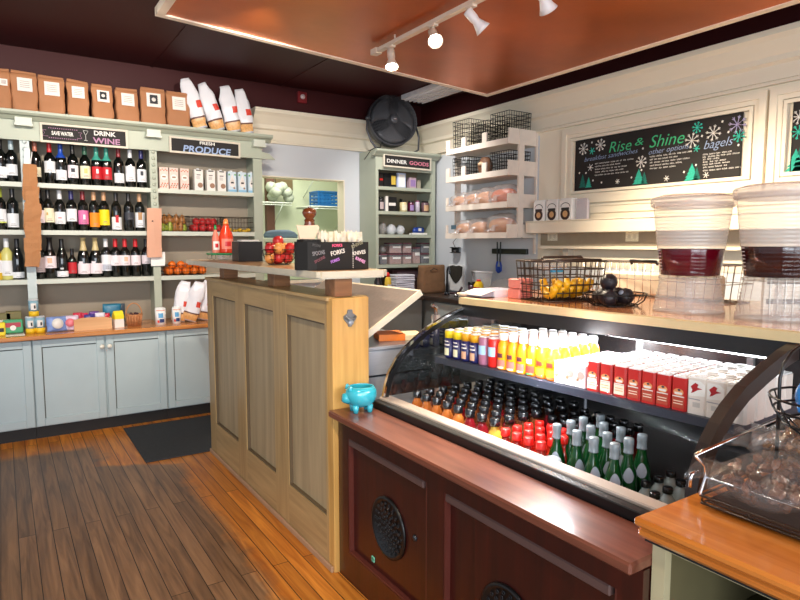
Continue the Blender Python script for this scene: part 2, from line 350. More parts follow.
# crown mouldings
def crown(y_or_x, horizontal):
    d = [(0, 2.48), (.03, 2.48), (.03, 2.50), (.018, 2.51), (.018, 2.60), (.045, 2.615), (.045, 2.65), (.065, 2.68), (.10, 2.73), (.13, 2.755), (.13, 2.79), (0, 2.79)]
    m_ = MB()
    if horizontal: m_.prism([(YW-a, b) for a, b in d], 2.09, XW, plane='yz')
    else: m_.prism([(XW-a, b) for a, b in d], -3, YW, plane='xz')
    return m_
struct('trim_2', crown(0, True), cream); struct('trim_3', crown(0, False), cream)
# panel mouldings round the menu boards
def frame_trim(name, y0, y1, z0, z1):
    m_ = MB()
    for off, wd, th in ((0, .045, .03), (.045, .03, .018), (.082, .022, .026)):
        a0, a1, b0, b1 = y0+off, y1-off, z0+off, z1-off
        m_.bb(XW-th, XW, a0, a0+wd, b0, b1); m_.bb(XW-th, XW, a1-wd, a1, b0, b1)
        m_.bb(XW-th, XW, a0+wd, a1-wd, b0, b0+wd); m_.bb(XW-th, XW, a0+wd, a1-wd, b1-wd, b1)
    struct(name, m_, cream)
frame_trim('trim_4', 2.035, 3.705, 1.83, 2.455); frame_trim('trim_5', .35, 2.015, 1.83, 2.455)
mb = MB(); mb.bb(XW-.02, XW, .2, 3.98, 1.745, 1.80); mb.bb(XW-.035, XW, .2, 3.98, 1.80, 1.815); struct('trim_6', mb, cream)

# dropped copper-clad ceiling panel with cream edging
A = Vector((3.567, 4.10, 2.75)); B = on_y(155, 16, 4.10); yN = -2.6; EW = .048
mb = MB()
def pz(x): return A.z + (B.z-A.z)*(x-A.x)/(B.x-A.x)
mb.hexa([(B.x+EW, yN, pz(B.x)+.008), (A.x-EW, yN, pz(A.x)+.008), (A.x-EW, A.y-EW, pz(A.x)+.008), (B.x+EW, A.y-EW, pz(B.x)+.008),
         (B.x+EW, yN, pz(B.x)+.03), (A.x-EW, yN, pz(A.x)+.03), (A.x-EW, A.y-EW, pz(A.x)+.03), (B.x+EW, A.y-EW, pz(B.x)+.03)])
panel = thing('ceiling_panel', 'large copper-clad dropped ceiling panel with a thin cream edge', 'ceiling panel', (0, 0, 0))
mb.build('copper_sheet', copper, panel)
mb = MB()
for (x0, x1, y0, y1) in ((B.x, A.x, A.y-EW, A.y), (B.x, B.x+EW, yN, A.y-.03), (A.x-EW, A.x, yN, A.y-EW)):
    mb.hexa([(x0, y0, pz(x0)), (x1, y0, pz(x1)), (x1, y1, pz(x1)), (x0, y1, pz(x0)), (x0, y0, pz(x0)+.05), (x1, y0, pz(x1)+.05), (x1, y1, pz(x1)+.05), (x0, y1, pz(x0)+.05)])
mb.build('edging', mat('panel_edging', (244, 226, 204), .5), panel)
mb = MB()
for x, y in ((B.x+.4, 3.6), (A.x-.4, 3.6), (B.x+.4, 0), (A.x-.4, 0)): mb.bb(x-.02, x+.02, y-.02, y+.02, pz(x)+.03, ZC)
mb.build('hanger', black_matt, panel)

# linear ceiling diffuser
mb = MB(); q = [on_z(412, 98, ZC-.02), on_z(415, 106, ZC-.02), on_z(457, 92, ZC-.02), on_z(440, 84, ZC-.02)]
dx0, dx1, dy0, dy1 = 3.60, 3.86, 4.75, 5.50
vt = thing('ceiling_vent', 'white linear slot air vent in the maroon ceiling near the fan', 'vent', (0, 0, 0))
mb.bb(dx0, dx1, dy0, dy1, ZC-.05, ZC); mb.build('frame', mat('vent_white', (240, 240, 246), .5), vt)
mb = MB()
for i in range(5): mb.bb(dx0+.03+i*.055, dx0+.05+i*.055, dy0+.02, dy1-.02, ZC-.066, ZC-.05)
mb.build('slat', mat('vent_slat', (240, 240, 246), .5), vt)
# smoke detector box on the maroon band
al = thing('fire_alarm', 'small dark red fire alarm box high on the maroon wall', 'alarm', (2.62, YW, 2.96))
mb = MB(); mb.box((0, -.018, 0), (.10, .036, .11), ch=.006); mb.build('box', mat('alarm_red', (120, 30, 34), .4), al)
mb = MB(); mb.cyl((.0, -.036, .005), (.0, -.046, .005), .024, 14); mb.build('strobe', mat('strobe', (210, 190, 190), .3), al)

# track light
TX = on_z(375, 50, 2.80).x; TY0 = on_z(375, 50, 2.80).y
tz = 2.785
tr = thing('track_light_rail', 'cream ceiling track rail under the copper panel holding the spot lamps', 'track rail', (0, 0, 0))
mb = MB(); mb.bb(TX-.018, TX+.018, .6, TY0, tz-.012, tz+.012); mb.build('rail', trackwhite, tr)
mb = MB(); mb.bb(TX-.024, TX+.024, TY0-.05, TY0+.02, tz-.018, tz+.018); mb.build('end_feed', trackwhite, tr)
for y in (TY0-.25, 1.9, .8):
    mb = MB(); mb.cyl((TX, y, tz+.01), (TX, y, pz(TX)+.01), .006, 8); mb.build('stem', trackwhite, tr)
bulb_on = mat('lit_bulb', (255, 240, 215), .3, emit=(1, .86, .66, 1), estr=28)
lamps = [((391, 60), Vector((-.15, -.35, -1)), 'bare-lit white spot lamp nearest the far end of the track'),
         ((433, 43), Vector((-.35, -.75, -.75)), 'second spot lamp from the far track end, glaring towards the room'),
         ((471, 25), Vector((.75, -.25, -.75)), 'third spot lamp from the far track end, flared white head turned towards the menu wall'),
         ((540, 3), Vector((.7, .1, -.75)), 'spot lamp cut by the top edge of the photo, nearest the camera')]
for i, (px, d, lab) in enumerate(lamps):
    # stem hangs straight below the track
    c = on_x(px[0], px[1], TX); d.normalize()
    t = thing('track_spot_lamp', lab, 'lamp', (TX, c.y, tz-.012), group='track spot lamps')
    drop = c - Vector((TX, c.y, tz-.012))
    zd = min(-.05, drop.z+.055)
    mb = MB(); mb.cyl((0, 0, 0), (0, 0, zd), .007, 8); mb.bb(-.016, .016, -.03, .03, -.012, 0); mb.build('stem', trackwhite, t)
    q = d.to_track_quat('Z', 'Y').to_matrix().to_4x4(); q.translation = Vector((0, 0, zd))
    mb = MB(); mb.lathe([(.012, -.035), (.026, -.03), (.026, .02), (.022, .04), (.034, .075), (.046, .10), (.042, .10), (.03, .075), (.018, .045), (0, .04)], 18, (0, 0, 0), 0, q); mb.build('lamp_head', trackwhite if i < 2 else mat('lamp_head_white', (226, 222, 220), .35), t)
    mb = MB(); mb.lathe([(.001, .05), (.02, .055), (.038, .088), (.03, .098), (0, .102)], 16, (0, 0, 0), 0, q); mb.build('bulb', bulb_on, t)
    src = Vector((TX, c.y, tz-.012+zd)) + d*.13
    l = spot('track_spot_light', src, src+d, (75, 75, 130, 95)[i], 95 if i < 2 else 80, (1, .84, .62), .03, .8)

# ================================================================== LEFT DISPLAY SHELVES
FY, BY = 5.55, 5.83
U = [(-.93, -.86), (.159, .222), (1.09, 1.15), (1.995, 2.08)]
ZS = (1.215, 1.60, 1.965)
sh = thing('display_shelf', 'tall sage painted shelf unit holding wine bottles and fresh produce', 'shelf unit', (0, 0, 0))
mb = MB(); mb.bb(U[0][0], U[3][1], BY-.012, BY, .812, 2.45); mb.build('back_panel', taupe, sh)
for (a, b) in U:
    mb = MB(); mb.bb(a, b, FY, FY+.028, .812, 2.44); mb.bb((a+b)/2-.012, (a+b)/2+.012, FY+.028, BY-.012, .812, 2.44)
    if a == 1.09 or a == .159:   # pierced ornamental face strip
        for k in range(16): mb.lathe([(.014, 0), (.016, .003), (.008, .006)], 8, (0, 0, 0), 0, Matrix.Translation((((a+b)/2), FY, 1.5+k*.055)) @ rotm((R(90), 0, 0)))
    mb.build('upright', sage if a != .159 else mat('pale_upright', (190, 200, 198), .45), sh)
mb = MB(); mb.bb(U[3][1]-.02, U[3][1], FY+.028, BY-.012, .812, 2.44); mb.build('side_panel', sage, sh)
for i in range(3):
    a, b = U[i][1], U[i+1][0]
    for z in ZS:
        mb = MB(); mb.bb((U[i][0]+U[i][1])/2+.012, (U[i+1][0]+U[i+1][1])/2-.012, FY+.03, BY-.012, z-.036, z); mb.bb(a, b, FY, FY+.03, z-.036, z); mb.build('shelf', sage_shelf, sh)
mb = MB(); mb.bb(U[0][0], U[3][1], FY-.004, FY+.02, 2.28, 2.45)
for (a, b) in U:   # stepped haunches beside the uprights
    c = (a+b)/2
    mb.prism([(c-.17, 2.28), (c-.11, 2.33), (c-.04, 2.345), (c+.04, 2.345), (c+.11, 2.33), (c+.17, 2.28)], FY-.014, FY-.002)
mb.build('header', sage, sh)
mb = MB(); prof = [(FY+.02, 2.43), (FY-.02, 2.43), (FY-.05, 2.455), (FY-.075, 2.46), (FY-.09, 2.475), (FY-.09, 2.492), (FY+.02, 2.492)]
mb.prism([(a, b) for a, b in prof], U[0][0]-.05, U[3][1]+.08, plane='yz'); mb.bb(U[0][0]-.02, U[3][1]+.02, FY+.02, BY, 2.47, 2.492); mb.build('cornice', sage, sh)
for (a, b) in U:
    c = (a+b)/2; mb = MB(); mb.bb(c-.055, c+.055, FY-.065, FY-.004, 2.395, 2.443); mb.bb(c-.062, c+.062, FY-.075, FY-.004, 2.38, 2.397); mb.build('corbel', sage_shelf, sh)

# base cabinets under it
CF, CT = 5.30, .775
def cabinet(x0, x1, label, doors, knobs):
    t = thing('base_cabinet', label, 'cabinet', ((x0+x1)/2, CF, 0)); ox = (x0+x1)/2
    mb = MB(); mb.bb(x0-ox, x1-ox, .022, .52, .10, CT); mb.build('body', blue_grey, t)
    mb = MB(); mb.bb(x0-ox, x1-ox, .06, .5, 0, .10); mb.build('kick_board', mat('kick_black', (22, 18, 16), .6), t)
    for (a, b), kx in zip(doors, knobs):
        a0, b0 = a-ox+.004, b-ox-.004; z0, z1 = .108, CT-.006; s = .056
        mb = MB(); mb.bb(a0, a0+s, 0, .021, z0, z1, ch=.003); mb.bb(b0-s, b0, 0, .021, z0, z1, ch=.003); mb.bb(a0+s, b0-s, 0, .021, z0, z0+s, ch=.003); mb.bb(a0+s, b0-s, 0, .021, z1-s, z1, ch=.003)
        mb.bb(a0+s, b0-s, .012, .021, z0+s, z1-s, 0)
        g = .007
        mb.bb(a0+s, a0+s+g, .0105, .0125, z0+s, z1-s, 1); mb.bb(a0+s+g, b0-s, .0105, .0125, z1-s-g, z1-s, 1)  # darker line on the left and top sides of the panel only
        d = mb.build('door', [blue_grey, groove], t)
        if kx is not None:
            mb = MB(); mb.lathe([(0, -.032), (.012, -.031), (.016, -.024), (.014, -.016), (.006, -.012), (.006, 0)][::-1], 14, (0, 0, 0), 0, Matrix.Translation((kx-ox, 0, .684)) @ rotm((R(-90), 0, 0)) @ Matrix.Diagonal((1.15, 1.15, 1.1, 1))); mb.build('knob', mat('ivory_knob', (226, 222, 208), .25), d)
cabinet(-.80, .157, 'blue-grey base cabinet at the left edge under the wine shelves', [(-.80, -.32), (-.32, .157)], [-.36, -.28])
cabinet(.159, 1.117, 'blue-grey two-door base cabinet with a pair of ivory knobs, left of the dark mat', [(.159, .653), (.658, 1.117)], [.63, .684])
cabinet(1.119, 2.07, 'blue-grey base cabinet partly hidden behind the wooden island', [(1.119, 1.6), (1.6, 2.07)], [1.57, 1.63])
mb = MB(); mb.bb(-.85, 2.12, 5.25, 5.838, .777, .811, ch=.006); mb.build('oak_counter', counterwood, label='orange oak counter top on the blue-grey cabinets below the wine shelves', cat='counter top')

# mat
mb = MB(); mb.bb(.755, 1.62, 4.34, 5.25, 0.0, .012, ch=.004)
mb.build('floor_mat', mat('charcoal_mat', (58, 60, 64), .85, nscale=60, namt=.3, bump=.5, bscale=120), label='dark charcoal floor mat in front of the blue-grey cabinets', cat='mat')

# hanging chalk signs
def sign(name, label, x0, x1, z0, z1, y, tilt=0, parts=()):
    t = thing(name, label, 'sign', ((x0+x1)/2, y, (z0+z1)/2), (0, tilt, 0)); W = x1-x0; Hh = z1-z0; k = .016
    mb = MB(); mb.bb(-W/2+k, W/2-k, -.008, .006, -Hh/2+k, Hh/2-k); mb.build('chalkboard', blackboard, t)
    mb = MB()
    mb.bb(-W/2, W/2, -.016, .006, Hh/2-k, Hh/2); mb.bb(-W/2, W/2, -.016, .006, -Hh/2, -Hh/2+k); mb.bb(-W/2, -W/2+k, -.016, .006, -Hh/2+k, Hh/2-k); mb.bb(W/2-k, W/2, -.016, .006, -Hh/2+k, Hh/2-k)
    mb.build('frame', signframe, t); return t
X, Z, NX = (1, 0, 0), (0, 0, 1), -.0095
chalk_pink = mat('chalk_pink', (214, 130, 170), .9); chalk_blue = mat('chalk_blue', (150, 170, 205), .9); chalk_mauve = mat('chalk_mauve', (176, 130, 160), .9)
chalk_purple = mat('chalk_purple', (176, 120, 214), .9); chalk_green = mat('chalk_green', (70, 190, 130), .9); chalk_teal = mat('chalk_teal', (60, 205, 180), .9); chalk_red = mat('chalk_rose', (226, 90, 130), .9)
s = sign('chalkboard_sign', 'cream-framed chalk sign reading SAVE WATER DRINK WINE on the shelf header', .297, .922, 2.275, 2.425, 5.535, 0)
write('DRINK', .05, (.06, NX, .012), X, Z, chalk, s, bold=.0012, width=.16)
write('WINE', .062, (.055, NX, -.050), X, Z, chalk_mauve, s, bold=.0015, width=.20)
write('SAVE WATER', .04, (-.235, NX, -.012), X, Z, chalk, s, width=.15, bold=.0012)
mb = MB()
for zz in (.038, -.036):
    for k in range(14): mb.bb(-.255+k*.0148, -.249+k*.0148, -.0100, -.0082, zz-.003, zz+.003)
for sx in (-1, 1): mb.tube([(-.16+sx*.11, -.0092, .02), (-.16+sx*.135, -.0092, .02), (-.16+sx*.122, -.0092, 0), (-.16+sx*.135, -.0092, -.025), (-.16+sx*.10, -.0092, -.025)], .0016, 4)
mb.build('banner_drawing', chalk_mauve, s)
mb = MB(); mb.tube([(-.014, -.0092, .04), (-.004, -.0092, .012), (.008, -.0092, .012), (.02, -.0092, .04), (-.014, -.0092, .04)], .002, 4); mb.tube([(.002, -.0092, .012), (.002, -.0092, -.035)], .002, 4); mb.tube([(-.01, -.0092, -.036), (.014, -.0092, -.036)], .002, 4); mb.build('wine_glass_drawing', chalk, s)
s = sign('chalkboard_sign', 'cream-framed chalk sign reading FRESH PRODUCE above the milk cartons', 1.25, 1.868, 2.270, 2.408, 5.535, R(.6))
write('FRESH', .036, (-.055, NX, .022), X, Z, chalk, s, bold=.001, width=.13)
write('PRODUCE', .078, (-.20, NX, -.052), X, Z, chalk_blue, s, bold=.002, width=.42, shear=.15)
# ================================================================== BOTTLES
def label_patch(mb, r, z0, z1, a0=200, a1=340, mi=0, seg=10, off=.0008):
    vs = []; fs = []
    for i in range(seg+1):
        a = R(a0+(a1-a0)*i/seg)
        for rr, z in ((r+off, z0), (r+off, z1)): vs.append((rr*math.cos(a), rr*math.sin(a), z))
    for i in range(seg): fs.append((2*i, 2*i+2, 2*i+3, 2*i+1))
    mb._add(vs, fs, mi, True)
WINE = {
 'bordeaux': ([(0, 0), (.034, 0), (.0375, .006), (.0375, .185), (.034, .205), (.020, .225), (.0150, .24), (.0145, .292)], .2365, .0162, .302),
 'burgundy': ([(0, 0), (.037, 0), (.041, .006), (.041, .145), (.037, .175), (.025, .212), (.0155, .24), (.0145, .29)], .232, .0162, .30),
 'champagne': ([(0, 0), (.039, 0), (.044, .006), (.044, .15), (.038, .185), (.024, .22), (.017, .25), (.016, .30)], .21, .021, .31),
 'half': ([(0, 0), (.028, 0), (.031, .005), (.031, .12), (.026, .145), (.015, .165), (.0125, .18), (.012, .215)], .175, .0138, .225)}
def flat(name, c, r=.5): return mat(name, c, r, nscale=20, namt=.06)
def wine(kind, x, z, cap, lab, lz, label, group, emb=None, glass_m=None, y=5.66, foilz=None, scale=1, lr=(200, 340)):
    prof, cz, cr, top = WINE[kind]; rb = prof[2][0]
    t = thing('wine_bottle', label, 'bottle', (x, y, z+.0005), (0, 0, R(rnd.uniform(-8, 8))), group); t.scale = (scale,)*3
    link('glass', cached(('wb', kind, (glass_m or winedark).name), lambda: MB().lathe(prof, 22).mesh('wine_bottle_glass', glass_m or winedark)), t)
    fz = foilz or cz
    def capm():
        m_ = MB(); rr = [p for p in prof if p[1] >= fz]
        pr = [(np_, zz) for np_, zz in [(max(r_, 0)+.0012, z_) for r_, z_ in rr]]
        base = interp(prof, fz)+.0012
        m_.lathe([(base, fz)]+pr+[(cr, top-.008), (cr, top), (0, top)], 18); return m_.mesh('capsule', cap)
    link('capsule', cached(('cap', kind, cap.name, fz), capm), t)
    if lab:
        m_ = MB(); label_patch(m_, rb, lz[0], lz[1], lr[0], lr[1]); ms = [lab]
        hh = lz[1]-lz[0]
        if emb:
            e, (ea, eb), (e0, e1) = emb; ms.append(e); label_patch(m_, rb, lz[0]+hh*e0, lz[0]+hh*e1, 270+ea, 270+eb, 1, 6, .0014)
        ms.append(flat('label_print', (120, 112, 110)))
        for k in range(2): label_patch(m_, rb, lz[0]+hh*(.12+.1*k), lz[0]+hh*(.155+.1*k), 245+k*6, 300-k*8, len(ms)-1, 4, .0012)
        m_.build('label', ms, t)
    return t
def interp(prof, z):
    for (r0, z0), (r1, z1) in zip(prof, prof[1:]):
        if z0 <= z <= z1 and z1 > z0: return r0+(r1-r0)*(z-z0)/(z1-z0)
    return prof[-1][0]
def bx(px, z): return on_y(px, P_y(px, z), 5.66).x
def P_y(px, z): return 243+(1.5-z)*120
c_ = lambda n, *a: flat('capsule_'+n, a, .35)
Lb = lambda n, *a: flat('label_'+n, a, .6)
bronze, redc, bluec, blackc, dgreen, tealc, dred, whitec, navyc, tanc, limec, goldc = c_('bronze', 176, 104, 84), c_('red', 196, 30, 36), c_('blue', 28, 70, 170), c_('black', 22, 20, 22), c_('green', 40, 86, 66), c_('teal', 60, 150, 132), c_('darkred', 130, 26, 36), c_('white', 222, 222, 224), c_('navy', 34, 34, 96), c_('tan', 196, 150, 110), c_('lime', 150, 160, 50), c_('gold', 200, 180, 130)
Lcream, Lwhite, Lpw, Lred, Lpink, Lor, Lye, Ldk, Lgrey = Lb('cream', 232, 222, 190), Lb('white', 230, 230, 232), Lb('pinkwhite', 236, 222, 226), Lb('red', 190, 24, 36), Lb('pink', 214, 110, 160), Lb('orange', 246, 140, 20), Lb('yellow', 246, 214, 20), Lb('dark', 48, 50, 58), Lb('greyrose', 180, 160, 160)
G1, G2, G3 = 'wine bottles on the top wine shelf', 'wine bottles on the middle wine shelf', 'wine bottles on the lower wine shelf'
HI, LO, MID = (.085, .17), (.035, .11), (.055, .15)
Z1, Z2, Z3 = ZS[2], ZS[1], ZS[0]
rows = [
 # top shelf, bay of the DRINK WINE sign
 ('bordeaux', 36.5, Z1, bronze, Lcream, (.05, .12), 'bronze-capped wine bottle, leftmost under the wine sign, behind the hanging bags', G1, None),
 ('bordeaux', 51, Z1, redc, Lwhite, HI, 'red-capped wine bottle with a tall white label on the top shelf', G1, None),
 ('bordeaux', 62, Z1, bluec, Lwhite, LO, 'bright blue-capped wine bottle with a low white label on the top shelf', G1, None),
 ('bordeaux', 74, Z1, blackc, Lpw, MID, 'black-capped wine bottle with a pinkish label and dark oval on the top shelf', G1, (Ldk, (-20, 20), (.45, .75))),
 ('bordeaux', 86, Z1, dgreen, Lcream, MID, 'wine bottle with a cream label and yellow-green ring on the top shelf', G1, (flat('label_olive', (190, 190, 110)), (-18, 18), (.4, .8))),
 ('bordeaux', 97.5, Z1, tealc, Lred, MID, 'teal-capped wine bottle with red square mark, left one of the teal pair', G1, (Lwhite, (-10, 14), (.45, .8))),
 ('bordeaux', 107.5, Z1, tealc, Lred, MID, 'teal-capped wine bottle with red square mark, right one of the teal pair', G1, (Lwhite, (-10, 14), (.45, .8))),
 ('bordeaux', 119.5, Z1, dred, Lwhite, LO, 'wine bottle with dark red neck and low white label, right of the teal pair', G1, None),
 ('bordeaux', 131, Z1, whitec, Lwhite, (.05, .17), 'white-capped wine bottle with a tall white label on the top shelf', G1, None),
 ('bordeaux', 142, Z1, navyc, Lwhite, (.05, .15), 'navy-capped wine bottle at the right end of the top wine shelf', G1, (Ldk, (-20, 12), (.5, .85))),
 ('bordeaux', 2, Z1, blackc, Lwhite, (.03, .11), 'dark wine bottle at the left photo edge on the top shelf', G1, None),
 ('bordeaux', 13, Z1, c_('silver', 170, 186, 190), Lwhite, (.05, .13), 'silver-capped wine bottle left of the hanging bags on the top shelf', G1, None),
 # middle
 ('bordeaux', 41, Z2, blackc, Lpw, MID, 'wine bottle half hidden behind the brown hanging bags on the middle shelf', G2, None),
 ('bordeaux', 49.5, Z2, blackc, Lcream, (.06, .165), 'black-capped wine bottle with a cream label, first clear one on the middle shelf', G2, (flat('label_amber', (200, 160, 90)), (-30, -12), (.5, .7))),
 ('bordeaux', 61, Z2, whitec, Lwhite, (.05, .14), 'white-capped wine bottle with thin red line on its label, middle shelf', G2, (Lred, (-18, 18), (.45, .53))),
 ('bordeaux', 72.5, Z2, navyc, Lwhite, (.07, .165), 'navy-capped wine bottle with a plain white label on the middle shelf', G2, None),
 ('bordeaux', 84, Z2, dred, Lpink, (.05, .155), 'wine bottle with a bright pink label on the middle shelf', G2, (Lwhite, (-8, 14), (.35, .7))),
 ('bordeaux', 95, Z2, tanc, Lor, (.03, .14), 'wine bottle with a plain orange label and pink neck tag', G2, None),
 ('bordeaux', 105, Z2, tanc, Lye, (.045, .165), 'wine bottle with a plain yellow label and red neck tag', G2, None),
 ('bordeaux', 117, Z2, blackc, Lwhite, (.012, .11), 'wine bottle with a red heart on a white label', G2, (Lred, (-16, 18), (.55, 1.15))),
 ('bordeaux', 129.5, Z2, blackc, Ldk, (.09, .15), 'wine bottle with an all dark label on the middle shelf', G2, None),
 ('bordeaux', 140.5, Z2, tanc, Lwhite, (.03, .15), 'tan-corked wine bottle with a gold and white label by the second upright', G2, (flat('label_gold', (176, 130, 80)), (-22, 22), (.5, 1))),
 ('bordeaux', 1.5, Z2, limec, Lwhite, (.05, .15), 'lime-capped wine bottle at the left photo edge on the middle shelf', G2, (flat('label_lime', (200, 210, 90)), (-60, 60), (0, .1))),
 ('bordeaux', 14, Z2, blackc, Lwhite, (.02, .12), 'wine bottle with a large white label left of the hanging bags, middle shelf', G2, None),
 # lower
 ('bordeaux', 41, Z3, blackc, Lgrey, (.05, .16), 'wine bottle with a greyish pink label beside the hanging bags, lower shelf', G3, None),
 ('champagne', 51, Z3, blackc, Lpw, (.08, .17), 'large broad black wine bottle on the lower shelf', G3, (flat('label_peach', (226, 180, 150)), (-20, 20), (.4, .85))),
 ('burgundy', 63, Z3, blackc, Lwhite, (.012, .055), 'slope-shouldered wine bottle with a small low white label, lower shelf', G3, (flat('label_script', (200, 200, 200)), (-20, 10), (1.3, 1.6))),
 ('half', 73, Z3, blackc, Lred, (.035, .12), 'short wine bottle with a red label on the lower shelf', G3, None),
 ('champagne', 84.5, Z3, goldc, Lpw, (.03, .11), 'gold-foiled sparkling wine bottle, left one of the gold pair', G3, (Lpw, (-48, -10), (.9, 1.2))),
 ('champagne', 96.5, Z3, goldc, Lpw, (.03, .11), 'gold-foiled sparkling wine bottle, right one of the gold pair', G3, (Lpw, (-48, -10), (.9, 1.2))),
 ('bordeaux', 107, Z3, whitec, Lwhite, (.05, .175), 'white-capped wine bottle with a tall grey-white label on the lower shelf', G3, (flat('label_mist', (180, 184, 196)), (-60, 60), (.05, .4))),
 ('bordeaux', 116.5, Z3, redc, Lpw, (.09, .17), 'red-capped wine bottle, first of three alike on the lower shelf', G3, None),
 ('bordeaux', 126, Z3, redc, Lpw, (.09, .17), 'red-capped wine bottle, middle of three alike on the lower shelf', G3, (flat('label_peach', (226, 180, 150)), (-20, 20), (.4, .85))),
 ('bordeaux', 136.5, Z3, redc, Lpw, (.09, .17), 'red-capped wine bottle, last of three alike on the lower shelf', G3, None),
 ('bordeaux', 147, Z3, blackc, Lpw, (.1, .17), 'dark wine bottle partly behind the pinkish hanging bag, lower shelf', G3, None),
 ('bordeaux', 8, Z3, whitec, Lwhite, (.03, .14), 'clear bottle of pale white wine on the lower shelf at the far left', G3, None),
 ('burgundy', 18.5, Z3, blackc, Lwhite, (.012, .055), 'dark slope-shouldered bottle with a small white label, left of the first upright', G3, None),
]
palewine = mat('pale_wine_glass', (206, 200, 120), .1)
yel = mat('yellow_wine_glass', (220, 180, 50), .1)
for kd, px, z, cap, lab, lz, lb, g, emb in rows:
    wine(kd, bx(px, z), z, cap, lab, lz, lb, g, emb, palewine if px == 8 else None, foilz=.20 if cap in (tealc, bluec) and kd == 'bordeaux' else None, scale=1.06)
wine('bordeaux', bx(-2.5, Z3), Z3, whitec, Lwhite, MID, 'yellow wine bottle cut by the left photo edge on the lower shelf', G3, None, yel)

# ================================================================== BAGS
def crumple(p, amp, f, seed):
    n = mnoise.noise_vector(Vector((p[0]*f+seed*3.1, p[1]*f+seed*1.7, p[2]*f))); return (p[0]+n.x*amp, p[1]+n.y*amp, p[2]+n.z*amp*.5)
def bag_rings(w, h, d0, d1, seed, amp=.006, n=12, seg=36, pw=.45, e0=.35, e1=.25, top_w=None, f=16):
    rings = []
    for i in range(n+1):
        t = i/n; ww = w+( (top_w or w)-w)*t; dd = d0+(d1-d0)*(t**1.4); ex = e0+(e1-e0)*t; r_ = []
        k = .90 if i == 0 else 1
        for j in range(seg):
            a = 2*PI*j/seg; ca, sa = math.cos(a), math.sin(a)
            x = math.copysign(abs(ca)**ex, ca)*ww/2*k; y = math.copysign(abs(sa)**ex, sa)*dd/2*k
            p = crumple((x, y, h*t), amp*(.25 if i in (0, n) else 1), f, seed) if i > 0 else (x, y, 0)
            r_.append(p)
        rings.append(r_)
    return rings
TOPZ = 2.492
brownbags = [(-3, 10.5, 'brown kraft coffee bag cut by the left photo edge on the cornice', 0), (11, 37, 'brown kraft coffee bag, leftmost whole one on the cornice', 0), (38, 64, 'brown kraft coffee bag with a bulging dark right side, second whole one', 0),
 (66.5, 88, 'brown kraft coffee bag with a long dark shadowed gusset on its left', 0), (91, 112, 'brown kraft coffee bag whose label has a dark emblem, left of the narrow plain pair', 1), (115, 137, 'brown kraft coffee bag with plain label between the two emblem-labelled bags', 0),
 (140, 164, 'tall brown kraft coffee bag with a dark emblem label above the second upright', 1), (165.5, 188, 'brown kraft coffee bag next to the white bread bags', 0)]
kl = flat('coffee_label', (232, 220, 212)); ke = flat('coffee_emblem', (30, 32, 36))
for i, (a, b, lb, em) in enumerate(brownbags):
    x0 = on_y(a, 88+(a)*.13, 5.6).x; x1 = on_y(b, 88+(b)*.13, 5.6).x; wd = (x1-x0)*1.04-.004; hh = (.31, .31, .30, .295, .285, .28, .31, .305)[i]-.02
    t = thing('coffee_bag', lb, 'bag', ((x0+x1)/2, 5.575, TOPZ), (0, 0, R(rnd.uniform(-5, 5))), 'brown coffee bags on the cornice')
    m_ = MB(); rg = bag_rings(wd, hh, .10, .03, i+1, .010); m_.loft(rg); m_.build('bag', kraft, t)
    m_ = MB(); m_.box((0, .0, hh+.004), (wd*.96, .03, .022), rot=(R(-12), R((-4, 2, 1, 5, 0, -2, 1, 0)[i]), R(1)), ch=.004); m_.build('folded_top', kraft, t)
    m_ = MB(); ls = wd*.285; s_ = .5*(.10-.035)/hh; ang = math.atan(s_)
    zc = hh*.70; yc = -(.10+(.03-.10)*(.70**1.4))/2-.010
    Ml = Matrix.Translation((wd*.02, yc, zc)) @ rotm((-ang, 0, 0))
    m_.box((0, 0, 0), (ls*2, .003, ls*2.05), 0, M=Ml)
    for k in range(4): m_.box((0, -.002, ls*.5-k*ls*.3), (ls*1.3, .001, .003), 1, M=Ml)
    if em: m_.box((0, -.0025, ls*.1), (ls*1.1, .001, ls*1.35), 2, M=Ml); m_.lathe([(ls*.3, 0), (ls*.3, .001)], 16, (0, 0, 0), 0, Ml @ Matrix.Translation((0, -.003, .004)) @ rotm((R(90), 0, 0)))
    m_.build('label', [kl, flat('label_print', (120, 112, 110)), ke], t)

